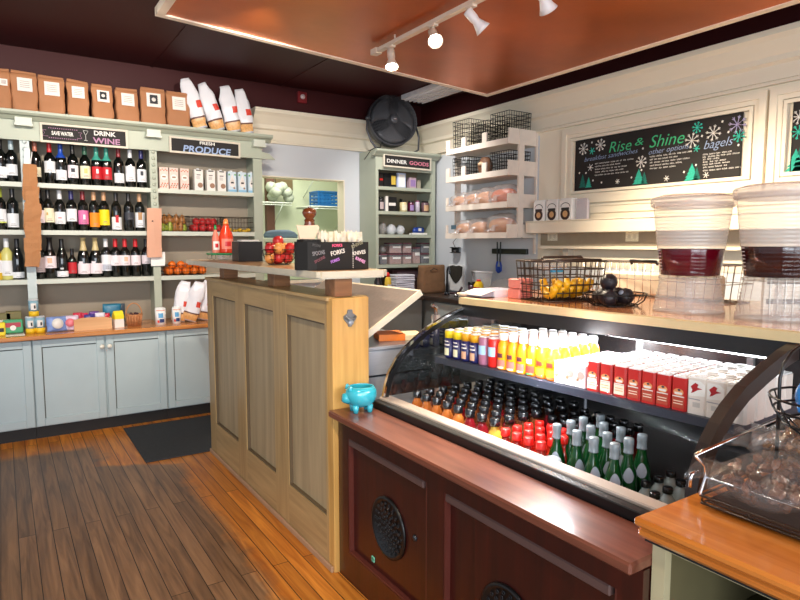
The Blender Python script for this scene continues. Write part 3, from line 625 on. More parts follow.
bagwhite = mat('white_film_bag', (224, 222, 226), .28, nscale=12, namt=.06, bump=.6, bscale=18)
bagwin = mat('crisp_window', (214, 160, 100), .35, nscale=60, namt=.5)
bagred = flat('bag_red_logo', (206, 62, 44)); bagline = flat('bag_brown_band', (96, 58, 46))
def bread_bag(x, y, z, lean, hh, wd, lb, g, seed, yaw=0):
    t = thing('crisps_bag', lb, 'bag', (x, y, z), (0, R(lean), R(yaw)), g)
    rings = []; n, seg = 14, 28
    for i in range(n+1):
        tt = i/n; prof_ = min(1, .55+tt*3) if tt < .5 else 1-(tt-.5)*1.75; prof_ = max(.12, prof_)
        ww = wd*(.80+.20*min(1, tt/.25))*(1 if tt < .72 else 1-(tt-.72)*1.7); dd = .095*prof_; r_ = []
        for j in range(seg):
            a = 2*PI*j/seg; ca, sa = math.cos(a), math.sin(a)
            p = (math.copysign(abs(ca)**.7, ca)*ww/2, math.copysign(abs(sa)**.7, sa)*dd/2, hh*tt)
            p = crumple(p, .013 if i else .001, 13, seed); r_.append((p[0], p[1], p[2] if i else 0))
        rings.append(r_)
    mb = MB(); mb.loft(rings); mb.build('bag', bagwhite, t)
    mb = MB(); label_patch_flat(mb, wd, .115, hh, (.03, .19), 1.0, rings, n, seg); mb.build('window', bagwin, t, label='clear window showing tan crisps')
    mb = MB(); label_patch_flat(mb, wd, .115, hh, (.19, .225), 1.0, rings, n, seg); mb.build('band', bagline, t)
    mb = MB(); label_patch_flat(mb, wd, .115, hh, (.38, .52), .34, rings, n, seg, sh=.5); mb.build('red_logo', bagred, t)
def label_patch_flat(mb, wd, dd, hh, zr, frac, rings, n, seg, sh=0):
    """patch that follows the front of the bag between two heights"""
    j0 = int(seg*.5); rows_ = []
    js = [j for j in range(seg//2+2, seg-1)]
    m_ = len(js); a = int(m_*(.5-frac/2+sh/2)); b = int(m_*(.5+frac/2+sh/2)); js = js[a:b+1]
    for k in range(5):
        tt = (zr[0]+(zr[1]-zr[0])*k/4)*n; i = min(n-1, int(tt)); f = tt-i; row = []
        for j in js:
            p = Vector(rings[i][j]).lerp(Vector(rings[i+1][j]), f); nrm = Vector((p.x*.4, p.y, 0)).normalized(); row.append(p+nrm*.0018)
        rows_.append(row)
    vs = [p for r_ in rows_ for p in r_]; w_ = len(js)
    fs = [(k*w_+q, k*w_+q+1, (k+1)*w_+q+1, (k+1)*w_+q) for k in range(4) for q in range(w_-1)]
    mb._add(vs, fs, 0, True)
gw = 'white crisps bags on the cornice'
for i, (pb, lb) in enumerate(((203, 'white crisps bag with red logo, first beside the brown coffee bags'), (221, 'white crisps bag with a sharply pointed top, second of the cornice four'), (236, 'white crisps bag with a folded dark-marked top, third of the cornice four'), (249.5, 'white crisps bag at the right end of the cornice'))):
    x = on_y(pb, 127, 5.58).x; bread_bag(x-.02, 5.56+.02*(i % 2), TOPZ+.012, (-17, -19, -12, -10)[i], (.44, .43, .41, .40)[i], .142, lb, gw, i+3, -18)
gw = 'white crisps bags on the oak counter'
for i, (pb, lb) in enumerate(((181, 'white crisps bag leaning beside the white canister on the oak counter'), (191, 'white crisps bag in the middle of three on the oak counter'), (204.5, 'white crisps bag nearest the island on the oak counter'))):
    x = on_y(pb, 318, 5.5).x; bread_bag(x-.03, 5.44+.04*((i+1) % 2), .813+.012, (12, 16, 13)[i], .35, .14, lb, gw, i+9, -20)

# ================================================================== CARTONS, PRODUCE
def carton(name, x, y, z, w_, d_, h_, cm, lb, g, design=None, gable=False, yaw=0, cap=None, cat='carton'):
    t = thing(name, lb, cat, (x, y, z+.0005), (0, 0, R(yaw)), g)
    def mk():
        m_ = MB(); m_.bb(-w_/2, w_/2, -d_/2, d_/2, 0, h_, ch=.002)
        if gable: m_.prism([(-d_/2, h_), (d_/2, h_), (.003, h_+.03), (.003, h_+.042), (-.003, h_+.042), (-.003, h_+.03)], -w_/2, w_/2, plane='yz')
        return m_.mesh('carton', cm)
    link('carton', cached(('ct', name, cm.name, w_, h_, gable), mk), t)
    if design: link('print', cached(('pr', name, design[0], w_), lambda: design[1](w_, d_, h_)), t)
    if cap: link('cap', cached(('cp', cap.name), lambda: MB().lathe([(.012, 0), (.012, .012), (0, .012)], 12, (0, 0, h_)).mesh('cap', cap)), t)
    return t
def disc(m_, x, z, r, y, mi=0, sz=1, n=16): m_._add([(x+r*math.cos(2*PI*k/n), y, z+sz*r*math.sin(2*PI*k/n)) for k in range(n)], [tuple(range(n))], mi)
def rect(m_, x0, x1, z0, z1, y, mi=0): m_._add([(x0, y, z0), (x1, y, z0), (x1, y, z1), (x0, y, z1)], [(0, 1, 2, 3)], mi)
pinkc = flat('carton_pink', (222, 196, 184)); whitecart = flat('carton_white', (228, 222, 214)); bluecart = flat('carton_pale_blue', (196, 212, 222))
brn = flat('print_brown', (150, 110, 84)); blk = flat('print_black', (40, 36, 36)); grn = flat('print_green', (96, 160, 90)); orr = flat('print_rust', (196, 100, 66))
def d_floral(w, d, h):
    m_ = MB(); y = -d/2-.0008
    disc(m_, 0, h*.56, w*.34, y-.0004, 1)
    for k in range(9): disc(m_, (-.38+.095*k)*w, h*(.10+.08*((k*7) % 3)), w*.09, y, (0, 2, 0)[k % 3], n=8)
    for k in range(5): disc(m_, (-.34+.17*k)*w, h*(.86+.05*(k % 2)), w*.08, y, 0, n=8)
    rect(m_, -w*.2, w*.2, h*.53, h*.60, y-.0008, 2); return m_.mesh('print', [orr, whitecart, brn])
def d_circle(w, d, h):
    m_ = MB(); y = -d/2-.0008; disc(m_, w*.14, h*.26, w*.30, y, 0); rect(m_, -w*.25, w*.2, h*.72, h*.77, y, 1); rect(m_, -w*.3, w*.3, h*.93, h*.98, y, 2)
    for k in range(3): rect(m_, -w*.3, w*.12, h*(.55+.05*k), h*(.565+.05*k), y, 1)
    return m_.mesh('print', [brn, flat('label_print', (120, 112, 110)), blk])
def d_drop(w, d, h):
    m_ = MB(); y = -d/2-.0008; rect(m_, -w*.5, w*.5, 0, h*.12, y, 3); disc(m_, 0, h*.42, w*.36, y-.0004, 0, 1.2); m_._add([(-w*.3, y-.0004, h*.55), (w*.3, y-.0004, h*.55), (0, y-.0004, h*.88)], [(0, 1, 2)], 0)
    rect(m_, -w*.18, w*.18, h*.42, h*.5, y-.001, 1); disc(m_, w*.22, h*.2, w*.13, y-.001, 2, n=8); disc(m_, -w*.36, h*.85, w*.12, y-.0004, 4, n=8); disc(m_, w*.36, h*.85, w*.12, y-.0004, 4, n=8); return m_.mesh('print', [whitecart, blk, brn, flat('print_sky', (130, 180, 210)), grn])
gA, gB, gC = 'floral plant-milk cartons', 'white plant-milk cartons', 'pale blue plant-milk cartons'
zc = Z1
for i, px in enumerate((162.5, 172.3, 183)): carton('milk_carton', bx(px, zc), 5.62, zc, .074, .062, .185, pinkc, ('pink floral milk carton by the second upright', 'middle pink floral milk carton', 'pink floral milk carton next to the white cartons')[i], gA, ('fl', d_floral), cap=None)
for i, px in enumerate((197, 209, 219.7)): carton('milk_carton', bx(px, zc), 5.62, zc, .076, .062, .185, whitecart, ('white milk carton with brown circle, left of its three', 'white milk carton with brown circle, middle of its three', 'white milk carton with brown circle, right of its three')[i], gB, ('ci', d_circle), cap=whitec)
for i, px in enumerate((230, 240, 249.8)): carton('milk_carton', bx(px, zc), 5.62, zc, .076, .062, .185, bluecart, ('pale blue milk carton with white drop, left of its three', 'pale blue milk carton with white drop, middle of its three', 'pale blue milk carton with white drop at the right end of its shelf')[i], gC, ('dr', d_drop), cap=whitec)

def fruit_mesh(kind, m_):
    P = {'apple': [(0, .008), (.012, .002), (.026, .006), (.036, .026), (.037, .042), (.03, .06), (.016, .068), (.006, .064), (0, .058)],
         'pear': [(0, .004), (.014, .0), (.028, .008), (.035, .028), (.031, .048), (.021, .066), (.015, .082), (.010, .092), (0, .095)],
         'orange': [(0, 0), (.014, .003), (.028, .012), (.037, .030), (.037, .044), (.028, .062), (.014, .071), (0, .073)],
         'lemon': [(0, -.004), (.006, .001), (.016, .010), (.024, .026), (.024, .042), (.016, .058), (.006, .067), (0, .072)],
         'avocado': [(0, 0), (.016, .003), (.031, .016), (.036, .036), (.031, .06), (.02, .085), (.01, .098), (0, .101)]}[kind]
    return cached(('fr', kind, m_.name), lambda: MB().lathe(P, 16).mesh(kind, m_))
stemm = flat('fruit_stem', (80, 56, 36))
def fruit(kind, loc, m_, lb, g, rot=(0, 0, 0), s=1, name=None):
    t = thing(name or kind, lb, 'fruit', loc, rot, g); t.scale = (s,)*3
    link('flesh', fruit_mesh(kind, m_), t)
    if kind in ('apple', 'pear', 'orange'):
        top = {'apple': .060, 'pear': .094, 'orange': .0715}[kind]; ln = .004 if kind == 'orange' else .016
        link('stem', cached(('st', kind), lambda: MB().cyl((0, 0, top-.002), (.002, 0, top+ln), .0022, 6).mesh('stem', stemm)), t)
    return t
def wire_basket(name, lb, loc, w0, d0, h, flare=.0, m_=None, r=.0016, step=.03, rows=4, rot=(0, 0, 0), cat='basket', rim=.003, g=None, floor_step=None, front_drop=0, handles=False):
    t = thing(name, lb, cat, loc, rot, g); m_ = m_ or blackwire
    def P(u, v, z): k = 1+flare*z/h; return (u*w0/2*k, v*d0/2*k, z)
    mb = MB()
    for i in range(rows):
        z = r+(h-r)*i/(rows-1) if rows > 1 else h
        mb.tube([P(-1, -1, z), P(1, -1, z), P(1, 1, z), P(-1, 1, z)], r, 4, closed=True)
    mb.build('side_wires', m_, t)
    mb = MB(); nx = max(2, int(w0/step)); ny = max(2, int(d0/step))
    for i in range(nx+1):
        u = -1+2*i/nx; mb.tube([P(u, -1, h), P(u, -1, r), P(u, 1, r), P(u, 1, h)], r, 4)
    for j in range(1, ny):
        v = -1+2*j/ny; mb.tube([P(-1, v, h), P(-1, v, r), P(1, v, r), P(1, v, h)], r, 4)
    mb.build('mesh_wires', m_, t)
    mb = MB(); mb.tube([P(-1, -1, h), P(1, -1, h), P(1, 1, h), P(-1, 1, h)], rim, 6, closed=True); mb.build('rim', m_, t)
    return t
shelfmid = 5.66
def basket_on_shelf(px0, px1, z, h, lb, m_=None):
    x0, x1 = on_y(px0, P_y(px0, z), 5.6).x, on_y(px1, P_y(px1, z), 5.6).x
    wire_basket('wire_basket', lb, ((x0+x1)/2, 5.68, z+.001), x1-x0-.012, .20, h, 0, m_ or brownwire, .0014, .028, 4, g='wire produce baskets'); return x0, x1
pearb = mat('pear_brown', (158, 104, 52), .45, nscale=30, namt=.3); pearg = mat('pear_green', (150, 160, 60), .4, nscale=30, namt=.2)
appr = mat('apple_red', (190, 44, 46), .3, nscale=22, namt=.45); appry = mat('apple_blush', (232, 150, 80), .3, nscale=16, namt=.45); lemm = mat('lemon_yellow', (214, 170, 40), .45); orgm = mat('orange_peel', (232, 112, 22), .45, nscale=60, namt=.15, bump=.2)
x0, x1 = basket_on_shelf(160, 190, Z2, .135, 'brown wire basket of pears left of the apples', None)
k = 0
for (u, zz, kd, m_) in ((.08, 0, 'pear', pearg), (.30, 0, 'pear', pearg), (.52, 0, 'pear', pearb), (.74, 0, 'pear', pearb), (.92, 0, 'pear', pearg), (.12, .062, 'pear', pearb), (.36, .065, 'pear', pearb), (.60, .065, 'pear', pearb), (.84, .06, 'pear', pearb)):
    x = x0+.03+(x1-x0-.06)*u; g_ = m_ is pearg
    fruit(kd, (x, 5.635, Z2+.004+zz), m_, 'green pear at the bottom of the wire basket' if g_ else ('brown pear low in the wire basket' if zz == 0 else 'brown pear on top of the pears in the wire basket'), 'green pears' if g_ else ('lower brown pears' if zz == 0 else 'upper brown pears'), (R(8*((k*5) % 3-1)), R(10*((k*3) % 3-1)), k), .92); k += 1
for yy in (.10,):
    for i in range(4): fruit('pear', (x0+.05+i*.06, 5.72, Z2+.004), pearb, 'brown pear in the rear row of the wire basket', 'rear brown pears', (0, 0, i), .9)
x0, x1 = basket_on_shelf(191, 224, Z2, .135, 'brown wire basket of red apples on the produce shelf', None)
for i in range(4): fruit('apple', (x0+.045+i*(x1-x0-.09)/3, 5.63, Z2+.004), appr, 'red apple in the front row of the shelf basket', 'front row shelf apples', (0, 0, i*2), .92)
for i in range(4): fruit('apple', (x0+.045+i*(x1-x0-.09)/3, 5.715, Z2+.004), appr, 'red apple in the rear row of the shelf basket', 'rear row shelf apples', (0, 0, i), .92)
for i in range(4): fruit('apple', (x0+.06+i*(x1-x0-.13)/3, 5.67, Z2+.062), appr, 'red apple on the upper layer of the shelf basket', 'upper shelf apples', (R(12), R(9), i), .9)
x0, x1 = basket_on_shelf(225, 254, Z2, .135, 'brown wire basket with lemons at the right of the produce shelf', None)
for i in range(5): fruit('lemon', (x0+.05+i*.038, 5.635, Z2+.004+(.0 if i % 2 else .012)), lemm, 'yellow lemon in the right hand shelf basket', 'shelf lemons', (R(80), 0, R(20*i)), .75)
x0, x1 = basket_on_shelf(165, 206, Z3, .09, 'wire basket of oranges on the lower produce shelf', None)
for i in range(5): fruit('orange', (x0+.045+i*.072, 5.63, Z3+.004), orgm, 'orange in the front row of the wire basket', 'front oranges', (0, 0, i), .93)
for i in range(5): fruit('orange', (x0+.045+i*.072, 5.715, Z3+.004), orgm, 'orange in the rear row of the wire basket', 'rear oranges', (0, 0, i), .93)
for i in range(4): fruit('orange', (x0+.075+i*.072, 5.665, Z3+.058), orgm, 'orange on the upper layer of the wire basket', 'upper oranges', (R(9), 0, i), .93)

# ================================================================== THINGS ON THE OAK COUNTER
CZ = .811
def cx(px, y=5.45): return on_y(px, 327, y).x
can_y = flat('can_yellow_base', (236, 190, 30)); can_b = flat('can_sky_blue', (140, 176, 190)); 
def coffee_tin(x, z, lb):
    t = thing('tea_canister', lb, 'canister', (x, 5.42, z+.0005), (0, 0, 0), 'blue and yellow canisters')
    link('canister', cached('tin', lambda: MB().lathe([(0, 0), (.034, 0), (.034, .04)], 20, mi=1).lathe([(.034, .04), (.034, .12), (0, .12)], 20, mi=0).mesh('tin', [can_b, can_y])), t)
    link('print', cached('tinp', lambda: (lambda m_: (label_patch(m_, .034, .05, .10, 235, 300, 0, 6), label_patch(m_, .034, .06, .085, 272, 290, 1, 4, .0014), m_)[-1])(MB()).mesh('print', [whitecart, blk])), t)
    link('lid', cached('tinl', lambda: MB().lathe([(.0345, .12), (.0345, .128), (.03, .13), (0, .13)], 20).mesh('lid', grey_wall)), t)
xa, xb = cx(30.5), cx(40)
coffee_tin(xa, CZ, 'lower left blue and yellow canister of the three by the first upright'); coffee_tin(xb, CZ, 'lower right blue and yellow canister of the three by the first upright'); coffee_tin((xa+xb)/2-.005, CZ+.131, 'blue and yellow canister stacked on top of the other two')
box_ol = flat('tea_box_olive', (120, 110, 60)); box_tg = flat('tea_tin_green', (60, 150, 100)); box_r = flat('tea_tin_red', (170, 40, 60)); yelb = flat('box_yellow', (236, 214, 40))
t = thing('tea_box', 'small olive tea box standing at the back of the counter, left one', 'box', (cx(3.5, 5.6), 5.6, CZ), (0, 0, 0)); MB().bb(-.05, .05, -.03, .03, 0, .15, ch=.002).build('box', box_ol, t); mb = MB(); rect(mb, -.035, .035, .04, .1, -.031); mb.build('label', whitecart, t)
t = thing('tea_box', 'small olive tea box with yellow corner at the back of the counter, right one', 'box', (cx(14.5, 5.6), 5.6, CZ), (0, 0, 0)); MB().bb(-.05, .05, -.03, .03, 0, .16, ch=.002).build('box', box_ol, t); mb = MB(); rect(mb, -.01, .045, .02, .07, -.031); mb.build('label', yelb, t)
t = thing('biscuit_tin', 'green and red patterned tin on white paper at the left of the oak counter', 'tin', (cx(13), 5.42, CZ+.003), (R(-12), 0, 0)); MB().bb(-.065, .065, -.02, .02, .008, .11, ch=.006).build('tin', box_tg, t)
mb = MB(); rect(mb, -.055, .05, .05, .085, -.0212); mb.build('red_band', box_r, t); mb = MB(); disc(mb, 0, .045, .02, -.0216); mb.build('label', whitecart, t)
MB().bb(cx(5), cx(24), 5.34, 5.52, CZ, CZ+.002).build('paper_sheet', white_paper, label='white sheet of paper under the green and red tin', cat='paper')
t = thing('packet', 'bright yellow packet cut by the left photo edge on the oak counter', 'packet', (cx(-1), 5.4, CZ)); MB().bb(-.04, .04, -.02, .02, 0, .10, ch=.006).build('packet', yelb, t); mb = MB(); rect(mb, -.02, .03, .03, .06, -.021); mb.build('label', blk, t)
def snack(x, y, z, w_, h_, d_, m_, lb, g=None, seed=1, rot=(0, 0, 0), acc=None):
    t = thing('snack_bag', lb, 'bag', (x, y, z), rot, g); mb = MB()
    rings = []; n, seg = 9, 24
    for i in range(n+1):
        tt = i/n; k = max(.08, math.sin(PI*(.06+.88*tt))**.55); r_ = []
        for j in range(seg):
            a = 2*PI*j/seg; ca, sa = math.cos(a), math.sin(a); p = (math.copysign(abs(ca)**.6, ca)*w_/2, sa*d_/2*k, h_*tt); q = crumple(p, .005, 22, seed); r_.append((q[0], q[1], max(q[2], 0)))
        rings.append(r_)
    mb.loft(rings); mb.build('bag', m_, t)
    if acc: mb = MB(); mb.lathe([(w_*.28, 0), (w_*.28, .0015), (0, .0018)], 16, (0, 0, 0), 0, Matrix.Translation((0, -d_/2*.93-.003, h_*.5)) @ rotm((R(90), 0, 0))); mb.build('logo', acc, t)
bwb = mat('blue_white_film', (120, 144, 200), .3, nscale=40, namt=.5, bump=.4); wpb = mat('white_pink_film', (220, 196, 214), .3, nscale=40, namt=.3, bump=.4); 
snack(cx(57), 5.40, CZ+.004, .145, .115, .06, bwb, 'blue and white snack bag beside the canisters on the oak counter', seed=2, rot=(R(-12), 0, R(6)), acc=whitecart)
snack(cx(70), 5.41, CZ+.004, .12, .115, .06, wpb, 'white snack bag between the blue snack bag and the wooden crate', seed=3, rot=(R(-12), 0, R(-6)), acc=mat('pinkfilm', (226, 120, 130), .3))
# wooden crate with snack bags
x0, x1 = cx(74, 5.38), cx(112, 5.38); t = thing('wooden_crate', 'pale wooden crate of snack bags on the oak counter', 'crate', ((x0+x1)/2, 5.46, CZ)); W = x1-x0
crw = wood('crate_pine', (196, 144, 92), (222, 174, 124), 'x', .5, 3)
mb = MB(); mb.prism([(-W/2, 0), (W/2, 0), (W/2, .085), (W*.3, .10), (-W*.3, .10), (-W/2, .085)], -.09, -.082); mb.build('front_board', crw, t)
mb = MB(); mb.bb(-W/2, W/2, .082, .09, 0, .09); mb.build('back_board', crw, t)
for sx in (-1, 1): MB().bb(sx*W/2-.004*(1+sx), sx*W/2+.004*(1-sx), -.082, .082, 0, .09).build('side_board', crw, t)
MB().bb(-W/2+.008, W/2-.008, -.082, .082, .001, .008).build('bottom_board', crw, t)
cols = [('red', (190, 30, 60)), ('crimson', (206, 40, 80)), ('navy', (40, 36, 120)), ('violet', (90, 40, 130)), ('white', (220, 214, 224)), ('red', (190, 30, 60))]
for i, (cn, cc) in enumerate(cols):
    snack(-W/2+.035+i*(W-.07)/5+(x0+x1)/2, 5.45+.025*(i % 2), CZ+.012, .07, .125-.01*(i % 3), .035, mat('film_'+cn, cc, .3, nscale=30, namt=.35, bump=.3), ('leftmost red', 'crimson', 'navy blue', 'violet', 'white', 'rightmost red')[i]+' snack bag standing in the wooden crate', seed=i+4)
snack(cx(113, 5.58), 5.60, CZ, .14, .18, .06, mat('teal_film', (36, 110, 140), .3, nscale=30, namt=.35, bump=.3), 'teal snack bag behind the wooden crate', seed=12)
snack(cx(119, 5.6), 5.685, CZ, .13, .17, .05, mat('grey_film', (70, 84, 96), .3, nscale=30, namt=.35, bump=.3), 'dark grey snack bag between the teal bag and the wicker basket', seed=13)
t = thing('tea_carton', 'white carton with yellow top between the crate and wicker basket', 'carton', (cx(118), 5.43, CZ), (0, 0, R(12)))
MB().bb(-.036, .036, -.03, .03, 0, .07).build('carton', whitecart, t); mb = MB(); mb.bb(-.0362, .0362, -.0302, .0302, .07, .10); mb.prism([(-.03, .10), (.03, .10), (.003, .135), (-.003, .135)], -.036, .036, plane='yz'); mb.build('yellow_top', yelb, t)
# wicker basket
wick = mat('wicker', (190, 130, 84), .6, nscale=60, namt=.35, bump=.6, bscale=90)
t = thing('wicker_basket', 'small wicker basket with a hooped handle on the oak counter', 'basket', (cx(134.5), 5.45, CZ)); mb = MB()
mb.lathe([(0, .004), (.045, .004), (.05, .0), (.062, .09), (.066, .095), (.062, .10), (.055, .09), (.044, .012), (0, .012)], 22)
for k in range(16):
    a = 2*PI*k/16; mb.tube([(.05*math.cos(a), .05*math.sin(a), .004), (.064*math.cos(a), .064*math.sin(a), .092)], .0035, 5)
mb.build('bowl', wick, t)
mb = MB(); mb.tube([(.063*math.cos(a), 0, .09+.10*math.sin(a)) for a in [PI*i/14 for i in range(15)]], .005, 6); mb.build('handle', wick, t)
dk = mat('dark_sweets', (60, 30, 36), .4)
for k in range(7): 
    a = k*2.4; fr = fruit('orange', (cx(134.5)+.026*math.cos(a)*(k > 0), 5.45+.026*math.sin(a)*(k > 0), CZ+.072+.012*(k % 2)), dk, 'dark wrapped sweet in the wicker basket', 'sweets in the wicker basket', (0, 0, k), .38, name='wrapped_sweet'); fr['category'] = 'sweet'
for px, lb, dz in ((160, 'white canister with blue and red print, left of the pair below the oranges', .145), (176, 'white canister with blue print, right of the pair below the oranges', .145)):
    t = thing('oat_canister', lb, 'canister', (cx(px), 5.42, CZ), (0, 0, 0), 'white printed canisters'); k = .043 if px == 160 else .036
    mb = MB(); mb.lathe([(0, 0), (k, 0), (k, dz-.01), (k-.003, dz-.01), (k-.003, dz), (0, dz)], 22); mb.build('canister', white_p, t)
    mb = MB(); label_patch(mb, k, .06, .10, 238, 290, 0, 6); label_patch(mb, k, .02, .05, 250, 300, 1, 6); label_patch(mb, k, .018, .04, 225, 248, 2, 6); label_patch(mb, k, .118, .126, 215, 320, 3, 6); mb.build('print', [flat('pr_sky', (90, 160, 206)), flat('pr_navy', (30, 50, 100)), bagred, flat('pr_peach', (236, 170, 150))], t)

# hanging sheaf of paper bags + pinkish bag
t = thing('hanging_paper_bags', 'sheaf of brown paper wine bags hanging from the first upright', 'paper bags', (0, 5.53, 0)); 
def hang(px0, px1, py0, py1, y, m_, name, seed, parent, thick=.01, amp=.004):
    a = on_y(px0, py0, y); b = on_y(px1, py0, y); c = on_y(px0, py1, y); d = on_y(px1, py1, y)
    rings = []
    for i in range(7):
        f = i/6; l = c.lerp(a, f); r_ = d.lerp(b, f); w_ = (r_-l).x
        pts = [(l.x, y), (l.x+w_*.5, y-thick*.6), (r_.x, y), (r_.x, y+thick), (l.x+w_*.5, y+thick*.9), (l.x, y+thick)]
        rings.append([Vector(crumple((p[0], p[1], l.z), amp, 18, seed))-parent.location for p in pts])
    mb = MB(); mb.loft(rings, smooth=False); return mb.build(name, m_, parent)
for i, (a, b, c, d) in enumerate(((23, 37, 164, 200), (25, 40, 186, 214), (24, 41, 203, 232), (25, 41, 222, 250), (24.5, 40, 238, 267))):
    hang(a, b, c, d, 5.53-.012-.009*i-.006*(i % 2), kraft_dark, 'paper_bag', i+2, t, .012, .012)
hang(24, 30, 148, 170, 5.525, white_paper, 'hook_card', 9, t, .004)
mb = MB(); mb.tube([Vector((on_y(32, 152, 5.53).x, 0, on_y(32, 152, 5.53).z)), Vector((on_y(30, 166, 5.53).x, -.014, on_y(30, 166, 5.53).z))], .004, 6); mb.build('tie', white_p, t)
t = thing('hanging_paper_bag', 'long pinkish-tan paper bag hanging from the second upright with a white sheet behind', 'paper bag', (0, 5.53, 0))
pk = mat('pinkish_paper', (206, 156, 130), .8, nscale=6, namt=.06, bump=.2)
hang(147, 161.5, 208, 257, 5.515, pk, 'bag', 21, t, .01, .002); hang(148, 162, 248, 257.5, 5.50, pk, 'folded_end', 22, t, .006, .001)
hang(151, 165, 252, 266, 5.532, white_paper, 'white_sheet', 24, t, .004, .004)
mb = MB(); q = on_y(152.5, 221, 5.505); mb.lathe([(.006, 0), (.006, .003), (0, .003)], 10, (0, 0, 0), 0, Matrix.Translation((q.x, q.y-5.53, q.z)) @ rotm((R(90), 0, 0))); mb.build('eyelet', blk, t)
# ================================================================== ISLAND
IX0, IX1, IY0, IY1, IH = 1.20, 1.385, 2.412, 4.33, 1.262
t = isl = thing('counter_island', 'tall tan panelled wooden counter wall holding up the raised bar', 'counter', (0, 0, 0))
mb = MB(); mb.bb(IX0+.022, IX1, IY0+.03, IY1, 0, IH-.02); mb.build('core', tanpanel, t)
pan = [(3.715, 4.20, 1.14, .225), (3.085, 3.555, 1.138, .26), (2.462, 2.905, 1.152, .30)]
pan = [(a, b, 1.14, .24) for a, b, c, d in pan]
for hi, lo in ((IY1, 4.20), (3.715, 3.555), (3.085, 2.905), (2.462, IY0+.03)): MB().bb(IX0, IX0+.022, lo, hi, .015, IH-.02).build('stile', tanwood, t)
for a, b, zt, zb in pan:
    MB().bb(IX0, IX0+.022, a, b, zt, IH-.02).build('rail', tanwood_h, t); MB().bb(IX0, IX0+.022, a, b, .015, zb).build('rail', tanwood_h, t)
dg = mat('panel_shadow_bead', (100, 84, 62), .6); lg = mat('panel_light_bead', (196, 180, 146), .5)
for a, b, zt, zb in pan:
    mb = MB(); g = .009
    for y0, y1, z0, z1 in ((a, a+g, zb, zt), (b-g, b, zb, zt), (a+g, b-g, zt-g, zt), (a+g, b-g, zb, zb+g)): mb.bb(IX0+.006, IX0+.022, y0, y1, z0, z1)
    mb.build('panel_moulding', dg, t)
mb = MB(); mb.bb(IX0-.012, IX1+.01, IY0-.0, IY1+.01, IH-.02, IH, ch=.004); mb.build('top_cap', tanwood_h, t)
mb = MB(); mb.bb(IX0, IX1, IY0-.028, IY0+.03, 0, IH-.004, ch=.003); mb.build('end_post', postwood, t)
mb = MB(); mb.bb(IX0-.014, IX0, 2.39, IY1, 0, .03, ch=.004); mb.build('shoe_moulding', mat('shoe_beige', (176, 140, 108), .5), t)
for y0, y1, x0, x1 in ((4.04, 4.14, 1.235, 1.33), (3.15, 3.25, 1.235, 1.33), (2.40, 2.50, 1.222, 1.31)):
    MB().bb(x0, x1, y0, y1, IH, 1.343, ch=.003).build('support_block', blockwood, t)
mb = MB(); pl = [(1.14, 2.40), (1.15, 2.385), (1.46, 2.385), (1.485, 2.40), (1.49, 2.43), (1.49, 4.62), (1.14, 4.62)]
mb.prism(pl, 1.352, 1.376, plane='xy'); mb.build('bar_top', barwood, t)
mb = MB(); pl2 = [(1.146, 2.40), (1.155, 2.39), (1.455, 2.39), (1.478, 2.405), (1.482, 2.43), (1.482, 4.61), (1.146, 4.61)]
mb.prism(pl2, 1.343, 1.352, plane='xy'); mb.build('bar_underlay', cream_edge, t)
mb = MB(); k = .006
for a, b in zip(pl, pl[1:]+pl[:1]):
    a, b = Vector(a), Vector(b); d = (b-a).normalized(); n = Vector((d.y, -d.x))*.006
    mb.prism([tuple(a), tuple(a+n), tuple(b+n), tuple(b)], 1.350, 1.377, plane='xy')
mb.build('bar_edging', mat('bar_edging_cream', (208, 200, 180), .4), t)
# bottle opener on the post
t = thing('bottle_opener', 'grey cast metal wall bottle opener on the end post of the island', 'bottle opener', on_y(349.5, 318, IY0-.029)); t.scale = (.85,)*3; opn = mat('cast_grey_metal', (120, 124, 128), .35, metal=.3)
mb = MB(); mb.prism([(-.012, .045), (.012, .045), (.016, .025), (.036, .012), (.036, -.004), (.014, -.03), (.008, -.045), (-.008, -.045), (-.014, -.03), (-.036, -.004), (-.036, .012), (-.016, .025)], -.008, 0); mb.build('plate', opn, t)
mb = MB(); mb.tube([(-.03, -.014, .008), (-.015, -.03, -.004), (0, -.034, -.001), (.015, -.03, -.004), (.03, -.014, .008)], .006, 8); mb.build('jaw', opn, t)
mb = MB(); mb.lathe([(.016, 0), (.014, .012), (0, .014)], 12, (0, 0, 0), 0, Matrix.Translation((0, -.008, -.022)) @ rotm((R(90), 0, 0)) ); mb.build('hook', steel, t)

BZ = 1.377
# fabric cutlery box
b0, b1 = 1.165, 1.452; yb0, yb1 = 2.50, 2.625; hh = .128
t = thing('cutlery_box', 'black box with chalk lettering holding white cutlery on the bar', 'box', ((b0+b1)/2, 2.5, BZ)); W = b1-b0
mb = MB(); w_ = .008
ol = [(-W/2+.02, 0), (W/2, 0), (W/2, yb1-yb0), (-W/2+.005, yb1-yb0), (-W/2-.045, .10), (-W/2-.05, .06), (-W/2-.02, .012)]
n = len(ol); inn = [(x*.93, .0625+(y-.0625)*.86) for x, y in ol]
mb.loft([[(x, y, 0) for x, y in ol], [(x, y, hh) for x, y in ol], [(x, y, hh) for x, y in inn], [(x, y, .012) for x, y in inn]], smooth=False); mb.build('box_body', black_matt, t)
mb = MB(); mb.bb(-W/2-.03, -W*.22, .03, .11, hh-.004, hh+.012, ch=.004); mb.build('lid_flap', black_matt, t)
mb = MB()
for k in range(14): mb.bb(W*.21-.0018, W*.21+.0018, -.0015, .001, .008+k*.0085, .012+k*.0085)
mb.build('stitching', chalk, t)
fy = -.0012
